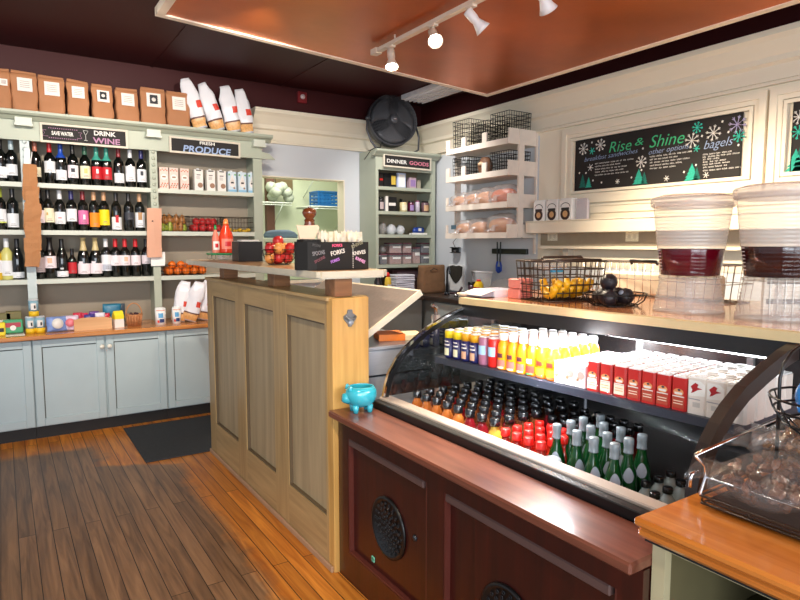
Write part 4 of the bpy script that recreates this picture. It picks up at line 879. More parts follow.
def chalkw(txt, px, py, wpx, size, m_, ang=0):
    p = on_y(px, py, 2.5); wd = wpx*.00515
    write(txt, size, (p.x-(b0+b1)/2, fy, p.z-BZ), (math.cos(R(ang)), 0, math.sin(R(ang))), (-math.sin(R(ang)), 0, math.cos(R(ang))), m_, t, width=wd, bold=.0006)
chalkw('SPOONS', 312.5, 256, 12, .026, flat('chalk_grey', (130, 130, 134)), 8); chalkw('SPOONS', 315, 263.5, 11, .018, flat('chalk_dim_rose', (120, 70, 80)), 25); chalkw('SPOONS', 312, 246, 8, .016, flat('chalk_dim', (72, 72, 72)), -8)
chalkw('FORKS', 332, 247, 10, .018, chalk_red, 2); chalkw('FORKS', 331, 256, 14, .028, chalk, 12); chalkw('FORKS', 331, 263.5, 9, .018, chalk_purple, 18)
chalkw('KNIVES', 352, 248.5, 12, .022, flat('chalk_olive', (140, 136, 110)), 22); chalkw('KNIVES', 352.5, 255.5, 13.5, .024, chalk, 8); chalkw('KNIVES', 355, 259, 10.5, .02, flat('chalk_lilac', (220, 160, 210)), -24)
cut = flat('cutlery_cream', (236, 226, 206), .4)
ic = 0
for i in range(26):
    x = (b0+b1)/2-W*.30+ (i % 13)*W*.78/12.5; y = 2.545+.045*(i//13)+rnd.uniform(-.01, .01)
    kd = ('fork', 'knife', 'spoon')[i % 3]; u = thing('plastic_'+kd, 'cream plastic '+kd+' standing upright in the black cutlery box', 'cutlery', (x, y, BZ+.014), (R(rnd.uniform(-5, 5)), R(rnd.uniform(-7, 7)), 0), 'plastic '+kd+'s in the cutlery box')
    def mkc(kd=kd):
        m_ = MB(); m_.prism([(-.004, 0), (.004, 0), (.005, .08), (.006, .115), (-.006, .115), (-.005, .08)], -.0015, .0015)
        if kd == 'fork':
            m_.bb(-.010, .010, -.0015, .0015, .115, .135)
            for q in (-.0085, -.003, .003, .0085): m_.bb(q-.0016, q+.0016, -.0015, .0015, .135, .162)
        elif kd == 'knife': m_.prism([(-.007, .115), (.007, .115), (.008, .155), (0, .17), (-.007, .16)], -.0015, .0015)
        else: m_.lathe([(0, 0), (.009, .006), (.013, .02), (.011, .036), (0, .045)], 12, (0, 0, .112), sy=.3)
        return m_.mesh('cutlery', cut)
    link('body', cached(('cut', kd), mkc), u)
nap = flat('napkin', (230, 206, 180), .8)
t = thing('napkin_stack', 'beige paper napkins fanning out of the left end of the cutlery box', 'napkins', ((b0+b1)/2-W*.44, 2.56, BZ+hh+.013)); 
for k in range(4): MB().prism([(-.05, .0), (.02, -.0), (.05, .055+.004*k), (-.065+.006*k, .062)], k*.006, k*.006+.004, M=rotm((R(-6), 0, 0))).build('napkin', nap, t)
# pepper mill
p = on_x(310, 262, 1.36); ph = on_y(310, 206.5, p.y).z-BZ
t = thing('pepper_mill', 'tall turned brown wooden pepper mill behind the cutlery box', 'pepper mill', (1.36, p.y, BZ)); t.scale = (1.15, 1.15, 1)
mill = mat('mill_wood', (112, 56, 28), .22, nscale=8, namt=.25, coat=.5); s_ = ph
mb = MB(); mb.lathe([(0, 0), (.032, 0), (.034, .02), (.028, .05), (.022, s_*.35), (.021, s_*.55), (.026, s_*.68), (.022, s_*.74), (.024, s_*.78), (0, s_*.78)], 24); mb.build('body', mill, t)
mb = MB(); mb.lathe([(.020, s_*.78), (.019, s_*.80), (.030, s_*.86), (.033, s_*.90), (.028, s_*.95), (.014, s_*.975), (0, s_*.98)], 24); mb.build('head', mill, t)
mb = MB(); mb.lathe([(.004, s_*.975), (.008, s_*.985), (.006, s_), (0, s_)], 12); mb.build('finial', chrome, t)
# fruit bowl
yf = 3.30; xa = on_y(263, 250, yf).x; xb = on_y(295, 250, yf).x; xc = (xa+xb)/2; rf = (xb-xa)/2
t = thing('fruit_bowl', 'round dark wire bowl heaped with red and yellow apples on the bar', 'bowl', (xc, yf, BZ))
mb = MB()
for z, r_ in ((.003, rf*.62), (.03, rf*.84), (.06, rf*.97)): mb.tube([(r_*math.cos(2*PI*k/24), r_*math.sin(2*PI*k/24), z) for k in range(24)], .0018, 5, closed=True)
mb.build('hoops', blackwire, t)
mb = MB()
for k in range(20):
    a = 2*PI*k/20; mb.tube([(q*math.cos(a), q*math.sin(a), z) for z, q in ((.003, rf*.62), (.03, rf*.84), (.06, rf*.97), (.085, rf))], .0014, 4)
mb.build('ribs', blackwire, t)
mb = MB(); mb.tube([(rf*math.cos(2*PI*k/28), rf*math.sin(2*PI*k/28), .085) for k in range(28)], .0028, 6, closed=True); mb.build('rim', blackwire, t)
spots = [(0, 0, .004)]+[(.062*math.cos(a), .062*math.sin(a), .012) for a in [2*PI*i/6 for i in range(6)]]+[(.058*math.cos(a), .058*math.sin(a), .066) for a in [.5+2*PI*i/5 for i in range(5)]]+[(.0, -.0, .105)]
for i, (dx, dy, dz) in enumerate(spots):
    red = i % 3 != 1; lay = 'bottom' if i < 7 else ('upper' if i < 12 else 'top')
    fruit('apple', (xc+dx*1.0, yf+dy, BZ+dz), appr if red else appry, ('red' if red else 'yellow-blushed')+' apple in the '+{'bottom': 'bottom layer', 'upper': 'upper layer', 'top': 'very top'}[lay]+' of the bar fruit bowl', lay+(' red' if red else ' blushed')+' apples in the bowl', (R(20*((i*3) % 3-1)), R(15*((i*5) % 3-1)), i), .86)
t = thing('folded_cloth', 'crumpled blue-grey cloth on the kitchen table seen through the hatch above the apples', 'cloth', (2.32, 5.84, HZ0)); mb = MB()
rings = [[crumple((math.cos(a)*w_*.14, math.sin(a)*w_*.055, z), .012, 14, 5) for a in [2*PI*k/24 for k in range(24)]] for z, w_ in ((0, 1), (.03, 1.05), (.06, .9), (.08, .5))]
t.location.z = HZ0+.012
mb.loft(rings); mb.build('cloth', mat('blue_grey_cloth', (92, 110, 128), .8), t); KT = on_y(281, 238, 6.35); t.location = (KT.x, 6.35, KT.z); t.scale = (1.35, 1.2, 1.1)
# it rests on a kitchen counter behind the bar
# napkin dispenser
yn = 3.98; xa = on_y(238.5, 250, yn).x; xb = on_y(262.5, 250, yn).x; hn = on_y(250, 241.5, yn).z-BZ
t = thing('napkin_dispenser', 'black napkin holder with white napkins between the sauces and apples', 'napkin holder', ((xa+xb)/2, yn, BZ)); W = xb-xa
mb = MB(); mb.bb(-W/2, W/2, 0, .006, 0, hn); mb.bb(-W/2, W/2, .13, .136, 0, hn); mb.bb(-W/2, -W/2+.006, .006, .13, 0, hn); mb.bb(W/2-.006, W/2, .006, .13, 0, hn); mb.bb(-W/2+.006, W/2-.006, .006, .13, 0, .006); mb.build('holder', black, t)
mb = MB(); 
for k in range(5): mb.bb(-W/2+.012, W/2-.012, .012, .124, .007+k*(hn-.002)/5, .007+(k+.92)*(hn-.002)/5)
mb.bb(-W/2+.03, W/2-.012, .03, .12, hn+.0, hn+.012, ch=.004); mb.build('napkins', white_paper, t)
# sauces on a green-edged tray
yt = 4.42; xa = on_y(209, 258, yt).x; xb = on_y(237, 258, yt).x
t = thing('sauce_tray', 'green-rimmed glass tray on wire feet holding the hot sauces', 'tray', ((xa+xb)/2, yt, BZ)); W = xb-xa
MB().bb(-W/2, W/2, -.07, .07, .038, .050, ch=.004).build('green_top', mat('tray_green', (36, 140, 90), .35), t)
MB().bb(-W*.1, W/2-.02, -.05, .05, .004, .036).build('glass_block', tubclear, t)
mb = MB()
for x in (-W/2+.02, W/2-.02): mb.tube([(x-.012, -.05, .038), (x-.014, -.055, .012), (x, -.058, .003), (x+.014, -.055, .012), (x+.012, -.05, .038)], .002, 5); mb.tube([(x-.012, .05, .038), (x-.014, .055, .012), (x, .058, .003), (x+.014, .055, .012), (x+.012, .05, .038)], .002, 5)
mb.build('wire_feet', wirechrome, t)
def sauce(px, body, cap, lbm, h, r, lb):
    x = on_y(px, 255, yt).x; t = thing('sauce_bottle', lb, 'bottle', (x, yt, BZ+.0505))
    MB().lathe([(0, 0), (r, 0), (r*1.02, .006), (r, h*.5), (r*.9, h*.58), (r*.45, h*.78), (r*.4, h*.84), (0, h*.84)], 20).build('bottle', body, t)
    MB().lathe([(r*.45, h*.84), (r*.4, h*.88), (r*.22, h), (0, h)], 14).build('nozzle_cap', cap, t)
    mb = MB(); label_patch(mb, r*1.015, h*.12, h*.42, 215, 325, 0, 8); label_patch(mb, r*1.015, h*.2, h*.34, 245, 295, 1, 6, .0014); mb.build('label', [lbm, redc], t)
sauce(216, mat('pale_red_sauce', (214, 120, 100), .25), mat('sauce_green_cap', (20, 130, 70), .3), whitecart, .20, .026, 'slim sauce bottle with a green cap on the green tray')
sauce(226.5, mat('red_sauce', (206, 56, 26), .2), mat('sauce_orange_cap', (226, 120, 60), .3), flat('label_rose', (226, 130, 110)), .245, .050, 'fat red hot sauce bottle with an orange cap on the green tray')

# speckled flap + steel box behind the island end
t = thing('counter_flap', 'slanting speckled laminate counter leaf with cream edge behind the island', 'counter flap', (0, 0, 0))
a = Vector((1.415, 2.5, 1.032)); b = Vector((1.75, 2.5, 1.235)); L = 1.05; n = Vector((-(b-a).z, 0, (b-a).x)).normalized()*.03
mb = MB(); mb.hexa([a, b, b+Vector((0, L, 0)), a+Vector((0, L, 0)), a+n, b+n, b+n+Vector((0, L, 0)), a+n+Vector((0, L, 0))]); mb.build('leaf', laminate, t)
mb = MB(); e = Vector((0, -.012, 0)); mb.hexa([a+e, b+e, b, a, a+n+e, b+n+e, b+n, a+n]); u = (b-a).normalized()*.012
mb.hexa([b+e, b+e+u, b+u+Vector((0, L, 0)), b+Vector((0, L, 0)), b+n+e, b+n+e+u, b+n+u+Vector((0, L, 0)), b+n+Vector((0, L, 0))]); mb.build('edging', cream_edge, t)
mb = MB()
for y in (3.2, 3.45): mb.tube([(1.66, y, 1.165), (1.50, y, 1.02), (1.40, y, .90)], .008, 6)
mb.build('bracket', darksteel, t)
t = thing('steel_cabinet', 'low stainless steel box between the island and the refrigerated case', 'cabinet', (1.60, 2.78, 0))
mb = MB(); mb.bb(-.205, .205, -.30, .30, .04, .99, ch=.006); mb.build('body', steel, t)
mb = MB(); mb.bb(-.21, .21, -.31, .31, .99, 1.006, ch=.003); mb.build('lid', steel, t)
mb = MB(); mb.bb(-.19, .19, -.304, -.30, .86, .868); mb.build('seam', darksteel, t)
mb = MB(); [mb.cyl((x, y, 0), (x, y, .04), .02, 8) for x in (-.17, .17) for y in (-.26, .26)]; mb.build('feet', black, t)
t = thing('booklet', 'orange and cream booklet lying on the steel box beside the curved glass', 'booklet', (1.69, 2.62, 1.008), (0, 0, R(-20))); t.scale = (1.35, 1.35, 1.5)
MB().bb(-.08, .02, -.05, .06, 0, .022).build('cover', flat('booklet_orange', (240, 130, 40)), t); MB().bb(.02, .09, -.05, .06, 0, .018).build('pages', flat('booklet_cream', (236, 220, 180)), t)

# ================================================================== REFRIGERATED CASE
Y0, Y1 = .86, 2.31
case = thing('refrigerated_case', 'long curved-glass drinks fridge with mahogany base and lit shelf', 'display fridge', (0, 0, 0))
mb = MB(); mb.bb(1.245, 2.36, .832, 2.38, .06, .60); mb.bb(1.245, 1.45, .832, 2.38, .60, .735); mb.build('base', redwood, case)
mb = MB(); mb.bb(1.26, 2.34, .84, 2.36, 0, .06); mb.build('plinth', mat('kick_black', (22, 18, 16), .6), case)
# panelled mahogany front: frame members with two recessed fields
mb = MB(); fz0, fz1 = .0, .735
for y0, y1 in ((2.29, 2.382), (1.60, 1.70), (.83, .90)): mb.bb(1.222, 1.245, y0, y1-(.004 if y1 > 2.38 else 0), fz0, fz1)
for y0, y1 in ((1.70, 2.29), (.90, 1.60)): mb.bb(1.222, 1.245, y0, y1, .655, fz1); mb.bb(1.222, 1.245, y0, y1, fz0, .135)
mb.build('front_frame', redwood, case)
bead = mat('worn_bead', (92, 44, 36), .35)
for y0, y1 in ((1.70, 2.29), (.90, 1.60)):
    mb = MB(); g = .008
    for a, b, c, d in ((y0, y0+g, .135, .655), (y1-g, y1, .135, .655), (y0+g, y1-g, .135, .135+g)): mb.bb(1.224, 1.245, a, b, c, d)
    mb.build('panel_bead', bead, case)
    mb = MB(); mb.bb(1.219, 1.245, y0+.02, y1-.01, .625, .655, ch=.004); mb.build('vent_bar', mat('greyed_vent_bar', (88, 66, 62), .4), case)
for yc, zc_ in ((1.99, .365), (1.30, .335)):
    mb = MB(); mb.lathe([(.125, 0), (.125, .008), (.112, .012), (.108, .004), (0, .004)], 36, (0, 0, 0), 0, Matrix.Translation((1.2445, yc, zc_)) @ rotm((0, R(-90), 0))); gr = mb.build('round_grille', black, case)
    mb = MB()
    for k in range(6):
        for q in range(5+k*3):
            a = 2*PI*q/(5+k*3)+k*.4; r_ = .012+.017*k; cy, cz_ = yc+r_*math.cos(a), zc_+r_*math.sin(a)
            mb.tube([(1.2385, cy+.0065*math.cos(b), cz_+.0065*math.sin(b)) for b in [2*PI*i/6 for i in range(6)]], .0016, 4, closed=True)
    mb.build('scrollwork', mat('iron_scroll', (60, 62, 66), .3, metal=.6), gr)
mb = MB(); q = on_x(415, 538, 1.245); mb.lathe([(.014, 0), (.010, .006), (0, .007)], 10, (0, 0, 0), 0, Matrix.Translation(q) @ rotm((0, R(-90), 0))); mb.build('latch_knob', darksteel, case)
# clover sticker
q = on_x(373.5, 559, 1.245); st = thing('clover_sticker', 'tiny mint green four-leaf sticker below the round black grille', 'sticker', q+Vector((-.002, 0, 0)))
mb = MB(); mint = flat('mint', (130, 226, 190))
for a in (45, 135, 225, 315): mb.lathe([(.0085, 0), (.0085, .001), (0, .001)], 10, (0, 0, 0), 0, Matrix.Translation((0, .0075*math.cos(R(a)), .0075*math.sin(R(a)))) @ rotm((0, R(-90), 0)))
mb.build('leaves', mint, st)
t = MB(); t.bb(1.172, 1.368, .83, 2.380, .735, .765, ch=.006); t.build('ledge', ledgewood, case)
mb = MB(); mb.bb(1.368, 1.405, .852, Y1+.02, .60, .795, ch=.003); mb.build('black_sill', black, case)
mb = MB(); mb.bb(1.405, 1.462, .852, Y1+.02, .60, .805, ch=.004); mb.build('metal_sill', mat('warm_steel', (186, 172, 160), .35, metal=.15), case)
well = mat('well_grey', (110, 108, 106), .45)
mb = MB(); mb.bb(1.462, 2.02, .852, Y1, .60, .625); mb.build('well_floor', darksteel, case)
mb = MB(); mb.bb(1.99, 2.02, .852, Y1, .625, .815); mb.build('well_rear_wall', well, case)
mb = MB(); mb.bb(2.30, 2.34, .852, Y1+.04, .60, 1.165); mb.build('rear_wall', mat('case_rear', (44, 42, 42), .25), case)
mb = MB(); mb.bb(2.02, 2.30, .852, Y1, .78, .815); mb.build('rear_deck', darksteel, case)
mb = MB()
for y in (1.15, 1.62, 2.05): mb.bb(2.285, 2.299, y-.012, y+.012, .82, 1.16)
mb.build('door_rail', mat('case_rail', (150, 150, 150), .3, metal=.5), case)
# curved front glass
arc = [(1.412, .805), (1.425, .86), (1.442, .91), (1.485, .975), (1.535, 1.022), (1.59, 1.062), (1.66, 1.105), (1.75, 1.145), (1.84, 1.178), (1.90, 1.192)]
arc = [(.0+x, z) for x, z in arc]
mb = MB(); nA = len(arc); vs = [(x+.05*max(0, (1.19-z)/.385)**.8-.004, Y0+.02, z-.003) for x, z in arc]+[(x, Y1-.012, z) for x, z in arc]; mb._add(vs, [(i, i+1, nA+i+1, nA+i) for i in range(nA-1)], 0, True)
g_ = mb.build('curved_glass', glass, case); so = g_.modifiers.new('thickness', 'SOLIDIFY'); so.thickness = .005
arcR = [(x+.05*max(0, (1.19-z)/.385)**.8+.07*max(0, (z-1.09)/.10), z+.004*max(0, (z-1.09)/.10)) for x, z in arc]
def arc_frame(y0, y1, wd, m_, name, off=.004, arc=arc):
    mb = MB(); outer = [(x-off*.6, z+off) for x, z in arc]; inner = []
    for i, (x, z) in enumerate(outer):
        a = outer[max(0, i-1)]; b = outer[min(nA-1, i+1)]; d = Vector((b[0]-a[0], b[1]-a[1])).normalized(); inner.append((x+d.y*wd, z-d.x*wd))
    rings = [[(o[0], y0, o[1]), (o[0], y1, o[1]), (n_[0], y1, n_[1]), (n_[0], y0, n_[1])] for o, n_ in zip(outer, inner)]
    mb.loft(rings, smooth=False); return mb.build(name, m_, case)
arc_frame(Y1-.012, Y1+.004, .012, chrome, 'left_chrome_rim', .006); arc_frame(Y1-.012, Y1+.012, .02, black, 'left_arc_frame', -.006)
arc_frame(Y0-.008, Y0+.024, .045, mat('brown_black_frame', (44, 34, 30), .35), 'right_arc_frame', .004, arcR)
mb = MB(); poly = [(1.43, .81)]+arc[1:]+[(2.30, 1.192), (2.30, .81)]; mb.prism(poly, Y1-.008, Y1-.002); mb.build('left_glass_end', mirrorglass, case)
mb = MB(); mb.prism(poly, Y0-.004, Y0+.002); mb.build('right_glass_end', glass, case)
# inner shelf, fascia, lamp
SZ = .985
mb = MB(); s0, s1 = (1.634, 2.215), (1.72, .90)
mb.hexa([(s0[0], s0[1], SZ-.028), (s1[0], s1[1], SZ-.028), (2.24, s1[1], SZ-.028), (2.24, s0[1], SZ-.028), (s0[0], s0[1], SZ), (s1[0], s1[1], SZ), (2.24, s1[1], SZ), (2.24, s0[1], SZ)][::1]); mb.build('shelf', mat('shelf_black_steel', (48, 52, 64), .4), case)
mb = MB(); mb.cyl((1.93, 1.60, .625), (1.93, 1.60, SZ-.028), .006, 8); mb.build('shelf_post', steel, case)
mb = MB(); mb.hexa([(1.865, Y1, 1.148), (1.975, Y0-.04, 1.148), (2.34, Y0-.04, 1.148), (2.34, Y1, 1.148), (1.865, Y1, 1.203), (1.975, Y0-.04, 1.203), (2.34, Y0-.04, 1.203), (2.34, Y1, 1.203)]); mb.build('fascia', mat('fascia_black', (18, 19, 22), .4), case)
mb = MB(); mb.cyl((2.03, 2.20, 1.136), (2.06, .95, 1.136), .010, 10); mb.build('lamp_tube', mat('case_lamp_tube', (255, 255, 255), .3, emit=(.94, .97, 1, 1), estr=9), case)
ll = area('case_lamp_light', (2.02, 1.58, 1.122), (1.96, 1.58, .5), .05, 1.3, 16, (.93, .97, 1))

# worktop board over the case
t = thing('pine_worktop', 'long pine serving board with cream front edge over the drinks fridge', 'worktop', (0, 0, 0))
bz0, bz1 = 1.204, 1.238
fl, fr = Vector((1.862, 2.33)), Vector((2.0, .42)); bl, br_ = Vector((2.80, 2.46)), Vector((2.92, .42))
mb = MB(); mb.hexa([(fl.x+.012, fl.y, bz0), (fr.x+.012, fr.y, bz0), (br_.x, br_.y, bz0), (bl.x, bl.y, bz0), (fl.x+.012, fl.y, bz1), (fr.x+.012, fr.y, bz1), (br_.x, br_.y, bz1), (bl.x, bl.y, bz1)]); mb.build('board', boardwood, t)
mb = MB(); mb.hexa([(fl.x, fl.y, bz0), (fr.x, fr.y, bz0), (fr.x+.012, fr.y, bz0), (fl.x+.012, fl.y, bz0), (fl.x, fl.y, bz1-.004), (fr.x, fr.y, bz1-.004), (fr.x+.012, fr.y, bz1), (fl.x+.012, fl.y, bz1)]); mb.build('front_edging', mat('edge_cream', (206, 184, 140), .35), t)
mb = MB(); [mb.bb(x-.02, x+.02, y-.02, y+.02, 0, bz0) for x, y in ((2.58, 2.3), (2.66, .55))]; mb.build('leg', darksteel, t)

# ---------------------------------------------------------------- drinks in the well
amber = mat('amber_tea', (176, 100, 40), .08, spec=.7); darkamb = mat('dark_amber_tea', (96, 48, 22), .08, spec=.7); goldj = mat('golden_juice', (196, 156, 60), .08, spec=.7); cranj = mat('cranberry_drink', (110, 14, 22), .08, spec=.7); redj = mat('red_juice', (150, 24, 14), .12, spec=.7); darkred = mat('dark_red_juice', (96, 10, 14), .1, spec=.7)
WZ = .6255
blackcap = mat('black_bottle_cap', (18, 18, 20), .15, spec=.8); redcap = mat('red_bottle_cap', (214, 32, 24), .35)
def drink(x, y, z, h, r, body, cap, lb, g, name='drink_bottle'):
    t = thing(name, lb, 'bottle', (x, y, z), (0, 0, 0), g)
    link('body', cached(('db', h, r, body.name), lambda: MB().lathe([(0, 0), (r*.92, 0), (r, .006), (r, h*.55), (r*.94, h*.66), (r*.6, h*.78), (r*.45, h*.82), (r*.45, h*.88), (0, h*.88)], 14).mesh('drink_body', body)), t)
    cr = r*(.56 if cap is blackcap else .6)
    link('cap', cached(('dc', h, r, cap.name), lambda: MB().lathe([(cr, h*.87), (cr*1.04, h*.88), (cr, h*.985), (cr*.85, h), (0, h)], 14).mesh('drink_cap', cap)), t)
    return t
front_j = {0: (amber, 'amber tea'), 1: (amber, 'amber tea'), 2: (amber, 'amber tea'), 3: (amber, 'amber tea'), 4: (amber, 'amber tea'), 5: (cranj, 'dark cranberry'), 6: (cranj, 'dark cranberry'), 7: (goldj, 'golden')}
for i in range(8):
    for j in range(7):
        x = 1.505+.0715*j; y = 2.17-.0725*i
        if j == 0: m_, nm = front_j.get(i, (goldj, 'golden'))
        else: m_, nm = ((darkamb, 'amber tea') if (i*3+j) % 5 else (cranj, 'dark cranberry'))
        row = 'front row' if j == 0 else ('second row' if j == 1 else 'rear rows')
        drink(x, y, WZ, .228, .0345, m_, blackcap, f'small black-capped bottle of {nm} drink in the {row} of the chilled well', f'black-capped {nm} bottles, {row}')
for i in range(4):
    for j in range(4):
        x = 1.50+.058*j; y = 1.60-.058*i
        drink(x, y, WZ, .205, .028, redj, redcap, 'small red juice bottle with a bright red cap beside the green bottles', 'red-capped juice bottles')
for i in range(5):
    for j in range(4):
        x = 1.742+.061*j; y = 1.60-.062*i
        if x < 1.79 and y < 1.45: continue
        drink(x, y, WZ, .215, .0295, darkred, blackcap, 'black-capped bottle of dark red juice behind the red-capped ones', 'black-capped dark red juice bottles')
# green sparkling water
gglass = mat('green_glass', (8, 62, 24), .06, spec=.5); foil = mat('silver_foil', (140, 150, 156), .4, metal=.2); tag_m = flat('tag_grey_blue', (158, 168, 184), .45)
gpos = [(557, 421), (571, 417.5), (583.5, 414), (577, 427.5), (591, 422.5), (600.5, 411), (604, 419.5), (594, 434), (607.5, 429.5), (621, 424), (615, 440), (629, 435), (642.5, 431)]
gpos = [on_z(a, b+3, .885) for a, b in gpos]
for it in range(40):      # keep neighbouring bottles from touching
    for i in range(len(gpos)):
        for j in range(i):
            d = gpos[i]-gpos[j]; d.z = 0
            if d.length < .066: d = d.normalized()*(.066-d.length)*.5 if d.length else Vector((.01, 0, 0)); gpos[i] += d; gpos[j] -= d
for i, p in enumerate(gpos):
    p.x = max(1.505, min(1.93, p.x)); 
    t = thing('sparkling_water_bottle', 'green glass sparkling water bottle with silver neck foil and grey tag in the well', 'bottle', (p.x, p.y, WZ), (0, 0, R(-35+((i*37) % 40)-20)), 'green sparkling water bottles')
    link('glass', cached('gb', lambda: MB().lathe([(0, 0), (.028, 0), (.031, .006), (.031, .115), (.027, .15), (.016, .19), (.0135, .205), (.013, .245), (0, .245)], 18).mesh('green_bottle', gglass)), t)
    link('neck_foil', cached('gf', lambda: MB().lathe([(.0165, .212), (.015, .216), (.0145, .236), (.0155, .239), (.0155, .256), (.0145, .259), (0, .259)], 16).mesh('neck_foil', foil)), t)
    def tg():
        m_ = MB(); n_ = 14; pts = []
        for k in range(n_):
            a = 2*PI*k/n_; u = .019*math.cos(a)*(1-.35*max(0, math.sin(a))); v = .022*math.sin(a)+.004*max(0, math.sin(a)); zz = .145+v
            rr = interp([(.031, .1), (.031, .115), (.027, .15), (.016, .19), (.0135, .205)], min(.2, zz))+.002; an = -PI/2+u/rr*.9; pts.append((rr*math.cos(an), rr*math.sin(an), zz))
        m_._add([(0, -.0305, .145)]+pts, [(0, 1+k, 1+(k+1) % n_) for k in range(n_)], 0, True); return m_.mesh('tag', tag_m)
    link('tag', cached('gt', tg), t)
# can beside them
p = on_z(538, 452, .79); t = thing('drink_can', 'silver and blue topped can between the red caps and green bottles', 'can', (max(1.50, p.x-.0), 1.375, WZ))
MB().lathe([(0, 0), (.026, 0), (.033, .008), (.033, .15), (.028, .162), (0, .160)], 20).build('can_body', mat('can_silver_white', (200, 206, 214), .3, metal=.3), t)
mb = MB(); mb.lathe([(.0335, .125), (.0335, .145)], 20); mb.build('blue_band', flat('can_band_blue', (40, 90, 160)), t)
clearb = mat('clear_drink', (150, 160, 160), .05, spec=.8)
for k, (a, b) in enumerate(((646, 481), (659, 476), (671, 471), (668, 487), (681, 480), (655, 492), (690, 474), (694, 486))):
    p = on_z(a, b, .765); drink(max(1.50, p.x), p.y, WZ, .14, .027, clearb, blackcap, 'short clear bottle with a black cap at the near end of the well', 'short clear bottles with black caps', 'drink_bottle')

# ---------------------------------------------------------------- drinks on the lit shelf
def front_at(px):
    """point on the shelf's front line seen at photo column px"""
    d = _ray(px, 380); a = Vector((s0[0]+.012, s0[1])); b = Vector((s1[0]+.012, s1[1])); e = b-a
    t_ = (a.x*d.y-a.y*d.x)/(e.y*d.x-e.x*d.y); return a+e*t_
edir = (Vector(s1)-Vector(s0)).normalized(); back = Vector((-edir.y, edir.x)); yaw_s = math.atan2(edir.y, edir.x)+PI  # local -y looks to the front
def shelf_item(kind, px, j, spec):
    f = front_at(px); g = spec['pitch']; p = f+back*(spec['r']+.002+j*g)
    rowt = ('front row', 'second row', 'third row', 'fourth row', 'fifth row', 'rear row', 'rear row')[j]
    lb = spec['label'] + f", {rowt} of the lit shelf"
    if spec.get('which') and j == 0: lb = spec['which'].get(px, lb)
    t = thing(spec['name'], lb, spec['cat'], (p.x, p.y, SZ+.0005), (0, 0, math.atan2(back.y, back.x)-PI/2), spec['group']+', '+rowt)
    for nm, me in spec['meshes'](): link(nm, me, t)
    return t
def strip(m_, r, z0, z1, a0, a1, mi, off=.001): label_patch(m_, r, z0, z1, a0, a1, mi, 8, off)
cany = flat('can_lemon', (226, 200, 30), .35); cano = flat('can_gold', (216, 156, 30), .35); canv = flat('can_navy', (26, 28, 84), .35); canw = flat('can_pale', (216, 214, 180), .4); lid = mat('can_lid', (214, 216, 220), .3, metal=.5)
def tall_can(top, body, low, key, hh=.125, r=.0245):
    def f():
        a = cached(('tc', key), lambda: MB().lathe([(0, 0), (r*.85, 0), (r, .006), (r, hh*.72)], 18, mi=1).lathe([(r, hh*.72), (r, hh*.94), (r*.9, hh*.975)], 18, mi=0).mesh('can_body', [top, body]))
        def pr():
            m_ = MB(); strip(m_, r, .012, hh*.36, 235, 305, 0); strip(m_, r, hh*.45, hh*.50, 225, 310, 1); strip(m_, r, hh*.58, hh*.62, 235, 300, 1); return m_.mesh('print', [low, whitecart])
        return [('can_body', a), ('print', cached(('tcp', key), pr)), ('lid', cached(('tcl', key), lambda: MB().lathe([(r*.9, hh*.975), (r*.88, hh), (r*.8, hh-.002), (0, hh-.002)], 16).mesh('lid', lid)))]
    return f
def banded_can(body, key, hh=.122, r=.0245):
    def f():
        a = cached(('bc', key), lambda: MB().lathe([(0, 0), (r*.85, 0), (r, .006), (r, hh*.93), (r*.9, hh*.975)], 18).mesh('can_body', body))
        def pr(): m_ = MB(); strip(m_, r, hh*.38, hh*.70, 215, 325, 0); return m_.mesh('label_band', [flat('band_ice_blue', (150, 186, 222))])
        return [('can_body', a), ('label_band', cached('bcp', pr)), ('lid', cached('bcl', lambda: MB().lathe([(r*.9, hh*.975), (r*.88, hh), (0, hh-.001)], 16).mesh('lid', lid)))]
    return f
jo = mat('orange_juice', (240, 146, 20), .2); jo2 = mat('deep_orange_juice', (236, 120, 16), .2); clr = white_p
def juice(body, key, labc, hh=.147, r=.0262):
    def f():
        a = cached(('jb', key), lambda: MB().lathe([(0, 0), (r*.9, 0), (r, .006), (r, hh*.6), (r*.9, hh*.70), (r*.6, hh*.80), (r*.6, hh*.82), (0, hh*.82)], 16).mesh('juice_body', body))
        def pr(): m_ = MB(); strip(m_, r, hh*.10, hh*.28, 220, 320, 0); strip(m_, r, hh*.34, hh*.46, 240, 300, 1); strip(m_, r, hh*.04, hh*.09, 230, 310, 2); return m_.mesh('print', labc)
        return [('juice_body', a), ('print', cached(('jp', key), pr)), ('cap', cached('jc', lambda: MB().lathe([(r*.66, hh*.82), (r*.68, hh*.84), (r*.68, hh*.97), (r*.6, hh), (0, hh)], 16).mesh('cap', white_p)))]
    return f
def box_print(fn, mats_, kz=1): m_ = MB(); fn(m_); m_.v = [(a, b, c*kz) for a, b, c in m_.v]; return m_.mesh('print', mats_)
redk = flat('carton_red', (186, 36, 30), .35); ork = flat('carton_peach', (226, 150, 96), .4); creamk = flat('carton_cream', (222, 214, 204), .4); redbird = flat('bird_red', (170, 24, 30), .5); pinkk = flat('carton_blush', (232, 214, 214), .4)
